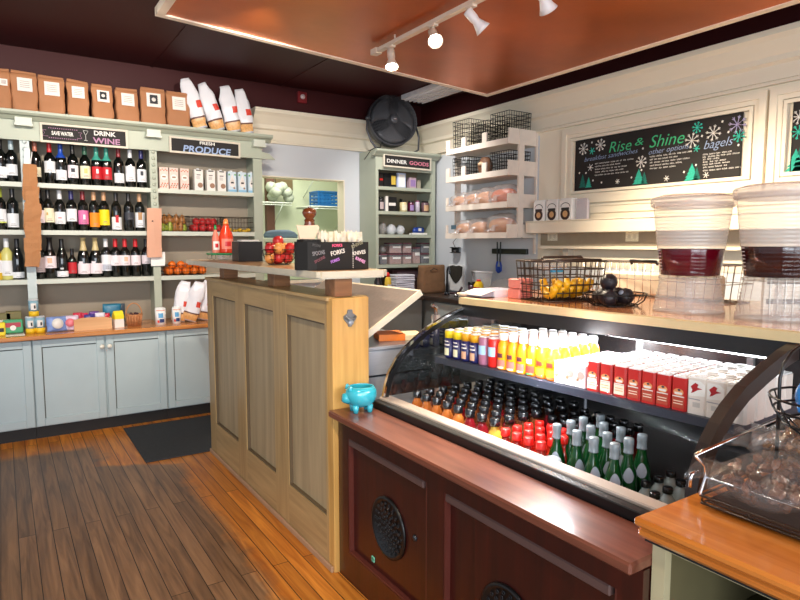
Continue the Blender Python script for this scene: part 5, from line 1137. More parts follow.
def prisma(body, key, w_, d_, hh, fn, mats_):
    def f():
        def bd():
            k = w_*.12; pl = [(-w_/2+k, -d_/2), (w_/2-k, -d_/2), (w_/2, -d_/2+k), (w_/2, d_/2-k), (w_/2-k, d_/2), (-w_/2+k, d_/2), (-w_/2, d_/2-k), (-w_/2, -d_/2+k)]
            return MB().prism(pl, 0, hh, plane='xy').mesh('carton', body)
        return [('carton', cached(('pz', key), bd)), ('white_top', cached(('pzt', key), lambda: MB().bb(-w_/2+.004, w_/2-.004, -d_/2+.004, d_/2-.004, hh, hh+.004).mesh('white_top', white_p))), ('print', cached(('pzp', key), lambda: box_print(fn, mats_, hh/.148))), ('cap', cached(('pzc', key), lambda: MB().lathe([(w_*.26, hh), (w_*.26, hh+.008), (0, hh+.008)], 14).mesh('cap', white_p)))]
    return f
def fn_red(low):
    def fn(m_):
        y = -.0275-.001; h_ = .148
        rect(m_, -.019, .019, .012, .060, y, 0); disc(m_, 0, .084, .0165, y, 1, 1.0); rect(m_, -.012, .012, .074, .084, y-.0006, 2); disc(m_, .002, .094, .005, y-.0008, 3, n=8); rect(m_, -.019, .019, .062, .067, y-.0004, 2)
        for k in range(2): rect(m_, -.015, .015, .030+.012*k, .034+.012*k, y-.0005, 4)
    return fn
def fn_bird(m_):
    y = -.0305-.001
    m_._add([(-.024, y, .072), (.026, y, .08), (.026, y, .125), (.012, y, .138), (-.024, y, .138)], [(0, 1, 2, 3, 4)], 0)
    m_._add([(-.016, y-.0006, .085), (-.012, y-.0006, .10), (-.018, y-.0006, .112), (-.004, y-.0006, .13), (.006, y-.0006, .124), (.002, y-.0006, .112), (.018, y-.0006, .108), (.004, y-.0006, .102), (-.008, y-.0006, .09)], [(0, 1, 2, 3, 4, 5, 6, 7, 8)], 1)
    rect(m_, -.024, .012, .060, .064, y, 2); rect(m_, -.01, .012, .03, .05, y, 3)
lc = flat('pr_cream', (236, 214, 190))
specs = []
dn = dict(cat='can', name='drink_can', r=.0275, pitch=.058)
specs += [((445, 453.5), dict(dn, label='navy can with a lemon yellow top', group='lemon-topped navy cans', meshes=tall_can(cany, canv, canw, 'y'), which={445: 'navy can with lemon yellow top at the left end of the lit shelf', 453.5: 'second navy can with lemon yellow top from the left of the lit shelf'})),
          ((461.8, 470.3), dict(dn, label='navy can with a golden top', group='gold-topped navy cans', meshes=tall_can(cano, canv, flat('can_rose', (206, 160, 130)), 'g'), which={461.8: 'left one of the two front navy cans with a golden top', 470.3: 'right one of the two front navy cans with a golden top'})),
          ((479,), dict(dn, label='mauve can with an ice blue band', group='mauve cans', meshes=banded_can(flat('can_mauve', (150, 96, 120), .35), 'm'))),
          ((488.5,), dict(dn, label='red can with an ice blue band', group='red cans', meshes=banded_can(flat('can_red', (190, 32, 26), .35), 'r')))]
dj = dict(cat='bottle', name='juice_bottle', r=.030, pitch=.060)
j1 = juice(jo, 'j1', [flat('pr_rosy', (196, 100, 90)), flat('pr_wine', (90, 40, 50)), lc]); j2 = juice(jo2, 'j2', [flat('pr_apple', (206, 60, 50)), whitecart, grn]); j3 = juice(jo2, 'j3', [flat('pr_lemon', (246, 200, 40)), redk, orr])
specs += [((498, 507.5, 517.3), dict(dj, label='pale orange juice bottle with a wine-red printed band', group='pale orange juice bottles', meshes=j1, which={498: 'pale orange juice bottle next to the red can', 507.5: 'middle front pale orange juice bottle', 517.3: 'pale orange juice bottle next to the deep orange one'})),
          ((527,), dict(dj, label='deep orange juice bottle with apple print', group='apple-printed juice bottles', meshes=j2)),
          ((537, 547.5), dict(dj, label='deep orange juice bottle with yellow band', group='yellow-banded juice bottles', meshes=j3, which={537: 'left front juice bottle with yellow band', 547.5: 'right front juice bottle with yellow band beside the low white cartons'}))]
dl = dict(cat='carton', name='juice_carton', r=.026, pitch=.056)
def fn_small(m_): y = -.0245; rect(m_, -.018, .018, .064, .076, y, 1); disc(m_, .004, .045, .015, y, 0, n=12); disc(m_, -.010, .03, .008, y-.0004, 2, n=8)
def small_box(body, key):
    def f():
        return [('carton', cached(('sb', key), lambda: MB().bb(-.0225, .0225, -.0235, .0235, 0, .082, ch=.003).mesh('carton', body))), ('print', cached(('sbp', key), lambda: box_print(fn_small, [flat('pr_berry', (206, 130, 120)), flat('pr_pinkband', (226, 150, 150)), brn])))]
    return f
specs += [((558, 568.5, 579), dict(dl, label='low white juice carton with berry print', group='low white juice cartons', meshes=small_box(pinkk, 'a'), which={558: 'low white juice carton next to the orange juice bottles', 568.5: 'middle front low white juice carton', 579: 'low white juice carton next to the red-topped cartons'}))]
dr = dict(cat='carton', name='water_carton', r=.029, pitch=.058)
specs += [((591.5, 604.7, 618.7), dict(dr, label='red-topped carton with a pale lower half', group='pale-bottomed red cartons', meshes=prisma(redk, 'pale', .0475, .055, .102, fn_red(0), [lc, ork, whitecart, flat('pr_ink', (40, 44, 60)), ork]), which={591.5: 'leftmost red-topped carton with a pale lower half', 604.7: 'middle red-topped carton with a pale lower half', 618.7: 'rightmost red-topped carton with a pale lower half'})),
          ((632.8, 647.3, 662.3, 678.5), dict(dr, label='red carton with an orange lower half', group='orange-bottomed red cartons', meshes=prisma(redk, 'or', .0475, .055, .102, fn_red(1), [flat('pr_rustlow', (176, 66, 44)), ork, whitecart, flat('pr_ink', (40, 44, 60)), lc]), which={632.8: 'leftmost all-red front carton', 647.3: 'second all-red front carton from the left', 662.3: 'second all-red front carton from the cream ones', 678.5: 'rightmost all-red front carton beside the cream cartons'}))]
dc = dict(cat='carton', name='water_carton', r=.032, pitch=.064)
specs += [((696.5, 715.5, 736), dict(dc, label='cream water carton with a red bird mark', group='cream bird cartons', meshes=prisma(creamk, 'bird', .060, .061, .110, fn_bird, [white_paper, redbird, flat('pr_grey', (150, 150, 156)), flat('pr_palegrey', (190, 186, 180))]), which={696.5: 'cream carton with a red bird next to the red cartons', 715.5: 'second cream carton with a red bird from the red cartons', 736: 'cream carton with a red bird behind the curved dark frame'}))]
for pxs, sp_ in specs:
    for px in pxs:
        nrow = 6 if sp_['pitch'] < .0595 else 5
        for j in range(nrow):
            if (px > 700 and j > 4): continue
            shelf_item('x', px, j, sp_)

# ================================================================== NEAR RIGHT COUNTER
NZ = .868; cxx = 1.198; cyy = .848
t = thing('pine_counter', 'varnished orange pine counter corner in the right foreground', 'counter', (0, 0, 0))
mb = MB(); mb.bb(cxx, 2.6, -1.2, cyy, NZ-.022, NZ, ch=.007); mb.build('top', butcher, t)
mb = MB(); mb.bb(cxx+.006, 2.59, -1.19, cyy-.006, NZ-.048, NZ-.022, ch=.009); mb.build('lower_moulding', butcher, t)
mb = MB(); mb.bb(cxx+.02, 2.58, -1.18, cyy-.02, NZ-.056, NZ-.048); mb.build('dark_gap', black_matt, t)
olive = mat('olive_cream_paint', (186, 176, 140), .5); oliv2 = mat('olive_interior', (104, 96, 66), .6)
mb = MB(); mb.bb(1.25, 1.275, .795, .828, 0, NZ-.056); mb.bb(1.25, 1.275, -1.0, -.95, 0, NZ-.056); mb.bb(1.25, 1.275, -.95, .795, 0, .08); mb.build('front_stile', olive, t)
mb = MB(); mb.bb(1.275, 2.5, .80, .820, 0, NZ-.056); mb.bb(1.9, 1.92, -1, .80, 0, NZ-.056); mb.bb(1.275, 1.9, -1, .80, .08, .10); mb.build('carcass', oliv2, t)
mb = MB(); mb.bb(1.262, 1.30, -.95, .795, NZ-.082, NZ-.057); mb.build('front_rail', olive, t)
for i in range(9):
    y = .60-.09*i; m_ = (mat('film_green', (96, 130, 60), .35, nscale=30, namt=.5), mat('film_yell', (200, 160, 60), .35, nscale=30, namt=.5), mat('film_plum', (90, 50, 90), .35, nscale=30, namt=.5))[i % 3]
    snack(1.42, y, .545, .085, .17, .08, m_, ('green', 'yellow', 'plum')[i % 3]+' packet on the shelf under the pine counter', ('green', 'yellow', 'plum')[i % 3]+' packets under the counter', i+40, rot=(0, 0, R(-90)))
MB().bb(1.276, 1.898, -.98, .798, .525, .543).build('under_counter_shelf', oliv2, t)

# wire scoop basket with bagged snacks
bt = thing('scoop_basket', 'wire-edged basket with smoky clear walls holding bagged brown snacks on the pine counter', 'basket', (0, 0, 0))
zb = NZ+.006; x0b, x1b, y1b, y0b = 1.375, 1.78, .79, -.10; RZ = NZ+.135
lip = [(x0b+.012, zb+.004), (x0b-.002, zb+.03), (x0b+.018, zb+.065), (x0b+.012, zb+.095), (x0b-.028, RZ-.004)]
mb = MB()
for z, dx in ((.010, .006), (.030, 0)): mb.tube([(x0b+dx, y1b, NZ+z), (x0b+dx, y0b, NZ+z), (x1b, y0b, NZ+z), (x1b, y1b, NZ+z)], .0035, 6, closed=True)
for k in range(9):
    y = y0b+(y1b-y0b)*k/8; mb.tube([(x1b, y, RZ-.01), (x1b, y, NZ+.008), (x0b+.01, y, NZ+.008), (x0b, y, NZ+.030)], .0022, 5)
mb.build('wire_base', brownwire, bt)
mb = MB()
for y in (y1b, y0b): mb.tube([(a, y, b) for a, b in lip]+[(x0b-.03, y, RZ), (x1b, y, RZ+.03), (x1b, y, NZ+.010)], .004, 6)
mb.tube([(x1b, y1b, RZ+.03), (x1b, y0b, RZ+.03)], .004, 6); mb.tube([(x0b+.018, y1b, zb+.065), (x0b+.018, y0b, zb+.065)], .0035, 6); mb.build('rim', chrome, bt)
smoky = clear('smoky_wall', tint=(.93, .88, .84, 1), glossy=.02, edge=.2, grough=.08, diff=.03, dcol=(.5, .42, .38, 1))
mb = MB(); n = len(lip); rings = [[(a, y, b) for a, b in lip]+[(a+.003, y, b) for a, b in lip[::-1]] for y in (y0b, y1b)]; mb.loft(rings, smooth=False); mb.build('curved_front_wall', smoky, bt)
mb = MB(); mb.tube([(x0b-.010, y1b+.004, NZ+.09), (x0b-.03, y1b+.008, NZ+.085), (x0b-.032, y1b+.008, NZ+.055)], .005, 6); mb.build('hook', chrome, bt)
MB().bb(x0b+.016, x1b-.006, y0b+.004, y1b-.010, NZ+.012, NZ+.016).build('tray', mat('brown_tray', (60, 44, 36), .4), bt)
chunk = mat('brown_snack_pieces', (150, 106, 66), .6, nscale=40, namt=.6, bump=.6, bscale=60); chunk2 = mat('dark_brown_snack', (112, 76, 56), .5, nscale=30, namt=.5, bump=.5)
bagp = [(1.475, .675, .080, 0, 1, 1.2), (1.66, .67, .095, 10, 0, 1.25), (1.50, .43, .070, -8, 1, 1.2), (1.68, .40, .075, 14, 0, 1.2), (1.51, .20, .070, 5, 1, 1.2), (1.68, .15, .075, -9, 0, 1.2), (1.60, .60, .180, 30, 0, 1.15), (1.53, .40, .175, -25, 0, 1.1), (1.55, .02, .065, 0, 0, 1.1)]
labs = ['clear bag of dark snacks at the far front corner of the scoop basket', 'clear bag of tan snacks at the far back corner of the scoop basket', 'clear bag of dark snacks, second along the basket front', 'clear bag of tan snacks, second along the basket back', 'clear bag of dark snacks, third along the basket front', 'clear bag of tan snacks, third along the basket back', 'clear bag of tan snacks lying on top near the glass case', 'clear bag of tan snacks lying on top near the right photo edge', 'clear bag of tan snacks at the near end of the scoop basket']
for i, (x, y, dz, yw, dkk, s_) in enumerate(bagp):
    t = thing('snack_pouch', labs[i], 'bag', (x, y, NZ+dz), (R((i*13) % 15-7), R((i*7) % 13-6), R(yw)), None); t.scale = (s_,)*3
    mb = MB(); rings = []; n = 12
    for k in range(n+1):
        u = -1+2*k/n; kk = max(.04, (1-u*u))**.5; rings.append([crumple((a_*.085*(.6+.4*kk), u*.105, b_*.052*kk), .016, 17, i) for a_, b_ in [(math.cos(2*PI*j/30), math.sin(2*PI*j/30)) for j in range(30)]])
    mb.loft(rings); mb.build('film', pouch, t)
    mb = MB(); rr = random.Random(i)
    for k in range(95):
        a = rr.uniform(0, 2*PI); q = rr.random()**.4; u = rr.uniform(-.88, .88); lim = (1-u*u)**.5
        c = (q*.074*math.cos(a)*lim, u*.092, q*.042*math.sin(a)*lim); r_ = rr.uniform(.007, .015)
        M_ = Matrix.Translation(c) @ rotm((rr.uniform(0, 3), rr.uniform(0, 3), 0)); mb.lathe([(0, -r_*.9), (r_*rr.uniform(.4, 1), -r_*.5), (r_*rr.uniform(.6, 1.2), .1*r_), (r_*rr.uniform(.3, 1), r_*.6), (0, r_*.9)], 6, (0, 0, 0), 0, M_, smooth=False, sx=rr.uniform(.7, 1.5), sy=.7)
    o = mb.build('snack_pieces', chunk2 if dkk else chunk, t); o['kind'] = 'stuff'
    mb = MB(); mb.loft([[crumple((a_*.088*w_, .1+zz, b_*.01*(1+w_)), .006, 24, i+3) for a_, b_ in [(math.cos(2*PI*j/14), math.sin(2*PI*j/14)) for j in range(14)]] for zz, w_ in ((0, .6), (.02, .35), (.05, .7))], caps=False); mb.build('gathered_neck', pouch, t)
# ================================================================== KITCHEN BEHIND THE HATCH
t = thing('kitchen_table', 'pale kitchen work table seen through the serving hatch', 'table', (0, 0, 0))
mb = MB(); mb.bb(1.9, 3.7, 6.15, 6.75, KT.z-.045, KT.z-.001, ch=.006); mb.build('table_top', mat('pale_green_top', (206, 216, 190), .4), t)
for x in (1.95, 3.65):
    for y in (6.2, 6.7): MB().bb(x-.025, x+.025, y-.025, y+.025, 0, KT.z-.045).build('leg', steel, t)
def wire_shelf(name, lb, x0, x1, y0, y1, z):
    t = thing(name, lb, 'shelf', (0, 0, 0)); mb = MB()
    mb.tube([(x0, y0, z), (x1, y0, z), (x1, y1, z), (x0, y1, z)], .006, 6, closed=True); mb.tube([(x0, y0, z-.03), (x1, y0, z-.03)], .004, 5)
    n = int((x1-x0)/.03)
    for k in range(1, n): x = x0+(x1-x0)*k/n; mb.tube([(x, y0, z-.03), (x, y0, z), (x, y1, z)], .002, 4)
    mb.build('wires', mat('white_wire', (226, 230, 220), .4), t)
    mb = MB()
    for x in (x0+.1, x1-.1): mb.tube([(x, y1-.01, z-.28), (x, y0+.05, z-.01)], .006, 5)
    mb.build('bracket', mat('white_wire', (226, 230, 220), .4), t)
    return t
a = on_y(264, 202, 7.3); b = on_y(292, 207, 7.3)
wire_shelf('wire_shelf', 'white wire wall shelf with a bag on it at the left of the hatch', a.x-.3, b.x, 7.3, 7.69, a.z)
t = thing('plastic_bag', 'knotted pale green plastic bag on the wire shelf behind the hatch', 'bag', (on_y(281, 200, 7.45).x, 7.46, a.z+.03)); mb = MB()
for k in range(9):
    r_ = random.Random(k); c = (r_.uniform(-.15, .15), r_.uniform(-.07, .07), r_.uniform(.04, .22)); mb.lathe([(0, -.07), (.05, -.055), (.075, 0), (.05, .055), (0, .07)], 12, c)
mb.build('bag', mat('pale_green_bag', (172, 178, 160), .4, nscale=18, namt=.2, bump=.6), t)
a = on_y(312, 206, 7.2); b = on_y(341, 203, 7.2)
wire_shelf('wire_shelf', 'white wire rack holding the blue crate behind the hatch', a.x, b.x+.25, 7.2, 7.69, a.z)
wire_shelf('wire_shelf', 'upper white wire rack above the blue crate behind the hatch', a.x, b.x+.25, 7.2, 7.69, a.z+.42)
t = thing('blue_crate', 'bright blue slatted plastic crate on the wire rack behind the hatch', 'crate', (on_y(323.5, 195, 7.27).x+.03, 7.42, a.z+.006)); bp = mat('blue_plastic', (20, 96, 160), .4); t.scale = (.85, .85, .8); t.location.x += .05; W = .34
mb = MB(); mb.bb(-W/2, W/2, -.15, .15, 0, .012)
for z in (.012, .07, .13, .19):
    for y in (-.15, .142): mb.bb(-W/2, W/2, y, y+.008, z, z+.036)
    for x in (-W/2, W/2-.008): mb.bb(x, x+.008, -.142, .142, z, z+.036)
for k in range(6):
    x = -W/2+.004+k*(W-.008)/5
    for y in (-.152, .144): mb.bb(x-.012, x+.012, y, y+.008, 0, .226)
mb.build('slatted_sides', bp, t); mb = MB(); mb.bb(-W/2-.01, W/2+.01, -.162, -.15, .226, .25); mb.bb(-W/2-.01, W/2+.01, .15, .162, .226, .25); mb.bb(-W/2-.01, -W/2, -.15, .15, .226, .25); mb.bb(W/2, W/2+.01, -.15, .15, .226, .25); mb.build('rim', bp, t)
MB().bb(on_y(267, 190, 7.6).x, on_y(275, 190, 7.6).x, 7.62, 7.69, 1.2, 2.89).build('brown_post', mat('brown_post', (96, 60, 44), .6), label='dark brown post at the left inside the hatch', cat='post')
MB().bb(on_y(275, 180, 7.68).x, on_y(292, 180, 7.68).x, 7.66, 7.698, on_y(285, 190, 7.68).z, 2.88).build('brown_shadow_sheet', mat('brown_shade', (110, 92, 60), .7), label='brown sheet painted as shadow high on the kitchen wall behind the plastic bag', cat='board')  # dark sheet standing in for the shadow on the kitchen wall

# ================================================================== REAR GREEN UNIT WITH FAN
UX0, UX1, UF, UB = 3.285, 4.05, 5.50, 5.84
un = thing('corner_shelf', 'narrow sage painted shelf unit in the far corner under the fan', 'shelf unit', (0, 0, 0))
TZ = 2.462
mb = MB(); mb.bb(UX0, 3.318, UF, UF+.03, .975, 2.42); mb.bb(4.0, UX1, UF, UF+.03, .975, 2.42); mb.bb(3.318, 4.0, UF, UF+.03, 2.26, 2.42); mb.build('face_frame', sage, un)
mb = MB(); mb.bb(UX0, UX0+.02, UF+.03, UB, .975, 2.42); mb.build('side_panel', sage, un); mb = MB(); mb.bb(UX1-.02, UX1, UF+.03, UB, .975, 2.42); mb.build('side_panel', sage, un)
MB().bb(UX0+.02, UX1-.02, UB-.012, UB, .975, 2.42).build('back_panel', mat('unit_back', (140, 128, 104), .6), un)
UZ = (2.09, 1.835, 1.59, 1.27)
for z in UZ: mb = MB(); mb.bb(3.318, UX1-.02, UF+.03, UB-.012, z-.034, z); mb.bb(3.318, 4.0, UF+.002, UF+.03, z-.034, z); mb.build('shelf', sage, un)
mb = MB(); mb.prism([(UF+.03, 2.40), (UF-.02, 2.40), (UF-.05, 2.425), (UF-.06, 2.43), (UF-.075, 2.445), (UF-.075, TZ), (UF+.03, TZ)], UX0-.03, UX1+.02, plane='yz'); mb.bb(UX0, UX1, UF+.03, UB, 2.42, TZ); mb.build('cornice', sage, un)
s = sign('chalkboard_sign', 'cream-framed chalk sign reading DINNER GOODS on the corner shelf unit', 3.36, 3.968, 2.285, 2.42, 5.478, R(.8))
write('DINNER', .054, (-.265, NX, -.022), X, Z, chalk, s, width=.25, bold=.001); write('GOODS', .054, (.02, NX, -.022), X, Z, mat('chalk_dusty_pink', (206, 120, 140), .9), s, width=.25, bold=.001)
# fan
fc = on_y(392, 121, 5.60); RF = .268; ft = thing('drum_fan', 'large round black metal floor fan standing on the corner shelf unit', 'fan', (fc.x, fc.y, TZ)); cz = fc.z-TZ
Mf = Matrix.Translation((0, 0, cz)) @ rotm((R(90-6), 0, R(-12)))     # local z towards the room
bm_ = mat('fan_black', (78, 78, 82), .4, metal=.2); fd = mat('fan_blade_grey', (96, 96, 100), .4, metal=.2)
def ring(m_, r_, z, th, n=40, seg=6): m_.tube([Mf @ Vector((r_*math.cos(2*PI*k/n), r_*math.sin(2*PI*k/n), z)) for k in range(n)], th, seg, closed=True)
mb = MB(); mb.lathe([(RF, -.07), (RF, .05), (RF-.006, .05), (RF-.006, -.07)], 44, (0, 0, 0), 0, Mf); mb.build('drum', bm_, ft)
mb = MB()
for k in range(12): ring(mb, .05+k*(RF-.055)/11.5, .075-.02*((k/11)**2), .0018, 40, 4)
for k in range(48):
    a = 2*PI*k/48; mb.tube([Mf @ Vector((q*math.cos(a), q*math.sin(a), .075-.02*(max(0, (q-.05)/.2))**2)) for q in (.04, .12, .19, RF)], .0022, 4)
mb.build('grille', bm_, ft)
mb = MB(); mb.lathe([(.046, .07), (.046, .084), (.03, .09), (0, .09)], 24, (0, 0, 0), 0, Mf); mb.build('centre_cap', bm_, ft)
mb = MB(); mb.box((0, 0, .091), (.03, .008, .001), 0, M=Mf); mb.build('badge', steel, ft)
for k in range(3):
    a = 2*PI*k/3+.4; mb = MB(); vs = []; 
    for i in range(7):
        q = .03+.205*i/6; sp_ = .35+.5*i/6
        for j in range(7):
            b = a+sp_*(-1+2*j/6); vs.append(Mf @ Vector((q*math.cos(b), q*math.sin(b), .03-.035*(j/6)*(.6+.4*i/6))))
    mb._add(vs, [(i*7+j, i*7+j+1, i*7+j+8, i*7+j+7) for i in range(6) for j in range(6)], 0, True); o = mb.build('blade', fd, ft); so = o.modifiers.new('th', 'SOLIDIFY'); so.thickness = .003
mb = MB(); mb.lathe([(0, -.06), (.05, -.06), (.05, .0), (0, .0)], 20, (0, 0, 0), 0, Mf); mb.build('motor', bm_, ft)
mb = MB(); pts = []
hx = RF+.03
for s_ in (-1,): 
    pts = [(-hx, .0, cz+.0), (-hx-.012, 0, cz-.12), (-hx+.03, -.02, cz-RF+.03), (-hx+.08, -.05, .012), (0, -.06, .010), (hx-.05, -.05, .012), (hx+.03, -.02, .05), (hx+.05, 0, cz-.14), (hx+.0, 0, cz)]
mb.tube(pts, .011, 8); mb.tube([(-hx+.08, .12, .012), (hx-.05, .12, .012)], .010, 8); mb.tube([(-hx+.08, -.05, .012), (-hx+.08, .12, .012)], .010, 8); mb.tube([(hx-.05, -.05, .012), (hx-.05, .12, .012)], .010, 8); mb.build('stand', bm_, ft)
for s_ in (-1, 1): MB().cyl((s_*(RF-.005), 0, cz), (s_*(hx+.02), 0, cz), .016, 12).build('pivot_knob', bm_, ft)
mb = MB(); mb.tube([(-.1, .0, cz-.2), (-.18, -.06, .06), (-.24, -.16, .012), (-.30, -.158, .008), (-.335, -.12, -.02), (-.34, 0, -.10)], .005, 6); mb.build('power_cord', black, ft)

# corner unit contents
def jar(name, px, z, r, h, body, lb, g=None, capm=None, y=5.60, lab=None, cat='jar'):
    x = on_y(px, 243+(1.5-z)*105, y).x; t = thing(name, lb, cat, (x, y, z+.0005), (0, 0, 0), g)
    MB().lathe([(0, 0), (r, 0), (r, h*.82), (r*.8, h*.9), (0, h*.9)], 16).build('body', body, t)
    MB().lathe([(r*.85, h*.88), (r*.85, h), (0, h)], 16).build('lid', capm or blackcap, t)
    if lab: mb = MB(); label_patch(mb, r, h*.15, h*.65, 220, 320, 0, 6); mb.build('label', lab, t)
    return t
def bxx(name, px0, px1, z, h, m_, lb, y=5.58, d=.06, g=None, lab=None, cat='box', lr=(.2, .8)):
    a = on_y(px0, 243+(1.5-z)*105, y).x; b = on_y(px1, 243+(1.5-z)*105, y).x; t = thing(name, lb, cat, ((a+b)/2, y+d/2, z+.0005), (0, 0, 0), g); w2 = (b-a)/2-.002
    MB().bb(-w2, w2, -d/2, d/2, 0, h, ch=.002).build('box', m_, t)
    if lab: mb = MB(); rect(mb, -w2*.75, w2*.75, h*lr[0], h*lr[1], -d/2-.001); mb.build('label', lab, t)
    return t
z = UZ[0]; dkbox = flat('pack_black', (24, 22, 22), .4)
bxx('dry_goods_box', 379, 383.5, z, .15, dkbox, 'black pack with a red band, leftmost on the top corner shelf', lab=redk, lr=(.45, .6)); bxx('dry_goods_box', 384, 390, z, .15, dkbox, 'plain black pack, second on the top corner shelf', y=5.60)
bxx('dry_goods_box', 390.5, 396.5, z, .155, dkbox, 'black pack with a large mustard label on the top corner shelf', lab=flat('mustard', (206, 176, 70))); bxx('dry_goods_box', 397.5, 406, z, .16, flat('pack_blue_white', (190, 200, 226)), 'pale blue-white pack on the top corner shelf', lab=white_paper, lr=(.1, .9))
bxx('dry_goods_box', 409.5, 416.5, z, .12, flat('pack_rose', (176, 150, 160)), 'rose-grey pack at the right of the top corner shelf', lab=flat('pack_violet', (150, 120, 170))); bxx('dry_goods_box', 417, 421, z, .11, flat('pack_sand', (170, 160, 140)), 'small sand-coloured pack, last on the top corner shelf', y=5.62)
z = UZ[1]
jar('condiment_jar', 381, z, .03, .15, mat('jar_dark', (40, 36, 38), .2), 'dark jar with white label at the left of the second corner shelf', lab=Lgrey); jar('condiment_jar', 385.5, z, .02, .14, mat('jar_blue', (70, 84, 120), .2), 'slim blue jar on the second corner shelf', y=5.66)
bxx('dry_goods_box', 387.5, 397, z, .155, dkbox, 'black box with white lettering mark and white base strip, second corner shelf', lab=whitecart, lr=(.4, .6)); bxx('dry_goods_box', 386, 388.5, z, .16, whitecart, 'narrow white pack beside the black box, second corner shelf', y=5.56, d=.03)
jar('condiment_jar', 403.3, z, .042, .12, mat('jar_cream', (220, 200, 150), .3), 'squat cream jar with a black lid, centre of the second corner shelf', lab=Lcream); jar('condiment_jar', 401, z, .02, .15, mat('jar_darkgreen', (40, 50, 30), .2), 'narrow dark bottle behind the squat cream jar', y=5.72)
jar('condiment_jar', 411, z, .036, .12, mat('jar_plum', (84, 24, 50), .2), 'plum coloured jar, left one of the second corner shelf', lab=flat('pack_violet', (150, 120, 170))); jar('condiment_jar', 417.5, z, .026, .13, mat('jar_white_pattern', (206, 196, 210), .3), 'white patterned jar on the second corner shelf', capm=flat('lid_mauve', (150, 90, 120)))
jar('condiment_jar', 425, z, .045, .125, mat('jar_purple', (110, 84, 90), .3), 'broad brown-mauve jar at the right of the second corner shelf', lab=flat('tan_lab', (200, 160, 120)))
z = UZ[2]
def clearbag(px, z, w_, h_, lb, m_=None, y=5.62, g=None, x=None, sd=1, d=.12):
    x = x if x is not None else on_y(px, 243+(1.5-z)*105, y).x; t = thing('clear_bag', lb, 'bag', (x, y, z+.002), (0, 0, 0), g); rings = []
    for i in range(9):
        tt = i/8; k = max(.1, math.sin(PI*(.1+.86*tt)))**.5; rings.append([crumple((a_*w_/2*k, b_*d/2*k, h_*tt), .012 if i else 0, 16, sd) for a_, b_ in [(math.cos(2*PI*j/20), math.sin(2*PI*j/20)) for j in range(20)]])
    MB().loft(rings).build('film', m_ or baggy, t); return t
milky = clear('milky_bag', diff=.6, dcol=(.8, .82, .86, 1), glossy=.1, grough=.15, bump=.8)
clearbag(382.5, z, .09, .13, 'crumpled clear bag at the left of the third corner shelf', sd=3); clearbag(391, z, .11, .105, 'milky white bag on the third corner shelf', milky, sd=4); clearbag(400, z, .09, .10, 'smaller milky white bag beside the other on the third corner shelf', milky, sd=5)
t = bxx('tray_pack', 412, 427.5, z, .02, white_paper, 'flat white tray pack on the third corner shelf', lab=None); 
t = thing('blue_pack', 'blue wrapped pack with white mark on top of the white tray pack', 'pack', (on_y(419, 232, 5.6).x, 5.61, z+.0215)); MB().lathe([(0, 0), (.075, 0), (.08, .02), (.07, .055), (.03, .062), (0, .062)], 18, sy=.35).build('pack', flat('pack_blue', (24, 60, 140), .3), t); mb = MB(); rect(mb, -.02, .02, .02, .05, -.0285); mb.build('label', whitecart, t)
z = UZ[3]
tubs = [(380, 387.5, 0, 'a'), (389.5, 402, 0, 'b'), (403, 412, 0, 'c'), (413, 420.5, 0, 'd'), (421, 430, 0, 'e'), (389.5, 402, .118, 'f'), (403, 412, .118, 'g'), (421, 430, .118, 'h')]
tn = {'a': 'leftmost lower', 'b': 'second lower', 'c': 'third lower', 'd': 'tall narrow fourth', 'e': 'rightmost lower', 'f': 'left upper', 'g': 'middle upper', 'h': 'right upper'}
fill = mat('tub_filling_pink', (176, 140, 130), .6, nscale=40, namt=.4); filld = mat('tub_filling_dark', (90, 90, 96), .6, nscale=40, namt=.4)
for a, b, dz, k in tubs:
    hh = .18 if k == 'd' else .113; xa = on_y(a, 268, 5.58).x; xb = on_y(b, 268, 5.58).x; w2 = (xb-xa)/2-.003
    t = thing('storage_tub', tn[k]+' clear storage tub with white label on the lowest corner shelf', 'tub', ((xa+xb)/2, 5.64, z+.001+dz)); MB().bb(-w2, w2, -.06, .06, 0, hh-.012, ch=.004).build('tub', tubclear, t)
    MB().bb(-w2+.004, w2-.004, -.055, .055, .003, hh*.7).build('filling', filld if k in 'eha' else fill, t); MB().bb(-w2, w2, -.062, .062, hh-.012, hh, ch=.003).build('lid', flat('lid_wine', (120, 70, 80), .4), t)
    mb = MB(); rect(mb, -w2*.5, w2*.8, hh*.5, hh*.68, -.0615); mb.build('label', white_paper, t)
clearbag(382, z+.116, .07, .09, 'clear bag on the leftmost storage tub', sd=8, y=5.62)

# back worktop along the walls
WT = .972
t = thing('back_counter', 'dark back counter running under the corner unit and along the right wall', 'counter', (0, 0, 0))
mb = MB(); mb.bb(2.95, 4.09, 5.0, 5.84, WT-.04, WT, ch=.004); mb.bb(3.55, 4.09, .2, 5.0, WT-.04, WT, ch=.004); mb.build('top', mat('dark_counter_top', (58, 48, 42), .3), t)
mb = MB(); mb.bb(2.97, 3.55, 5.04, 5.82, .1, WT-.04); mb.bb(3.6, 4.08, .25, 5.82, .1, WT-.04); mb.build('carcass', mat('counter_carcass', (120, 126, 124), .5), t)
# door fronts on the carcass
mb = MB(); [mb.bb(3.585, 3.6, y, y+.52, .14, WT-.06, ch=.004) for y in (.3, .88, 1.46, 2.04, 2.62, 3.2, 3.78, 4.36)]; mb.build('door', blue_grey, t)

def P5(px, py, y): return on_y(px, py, y)
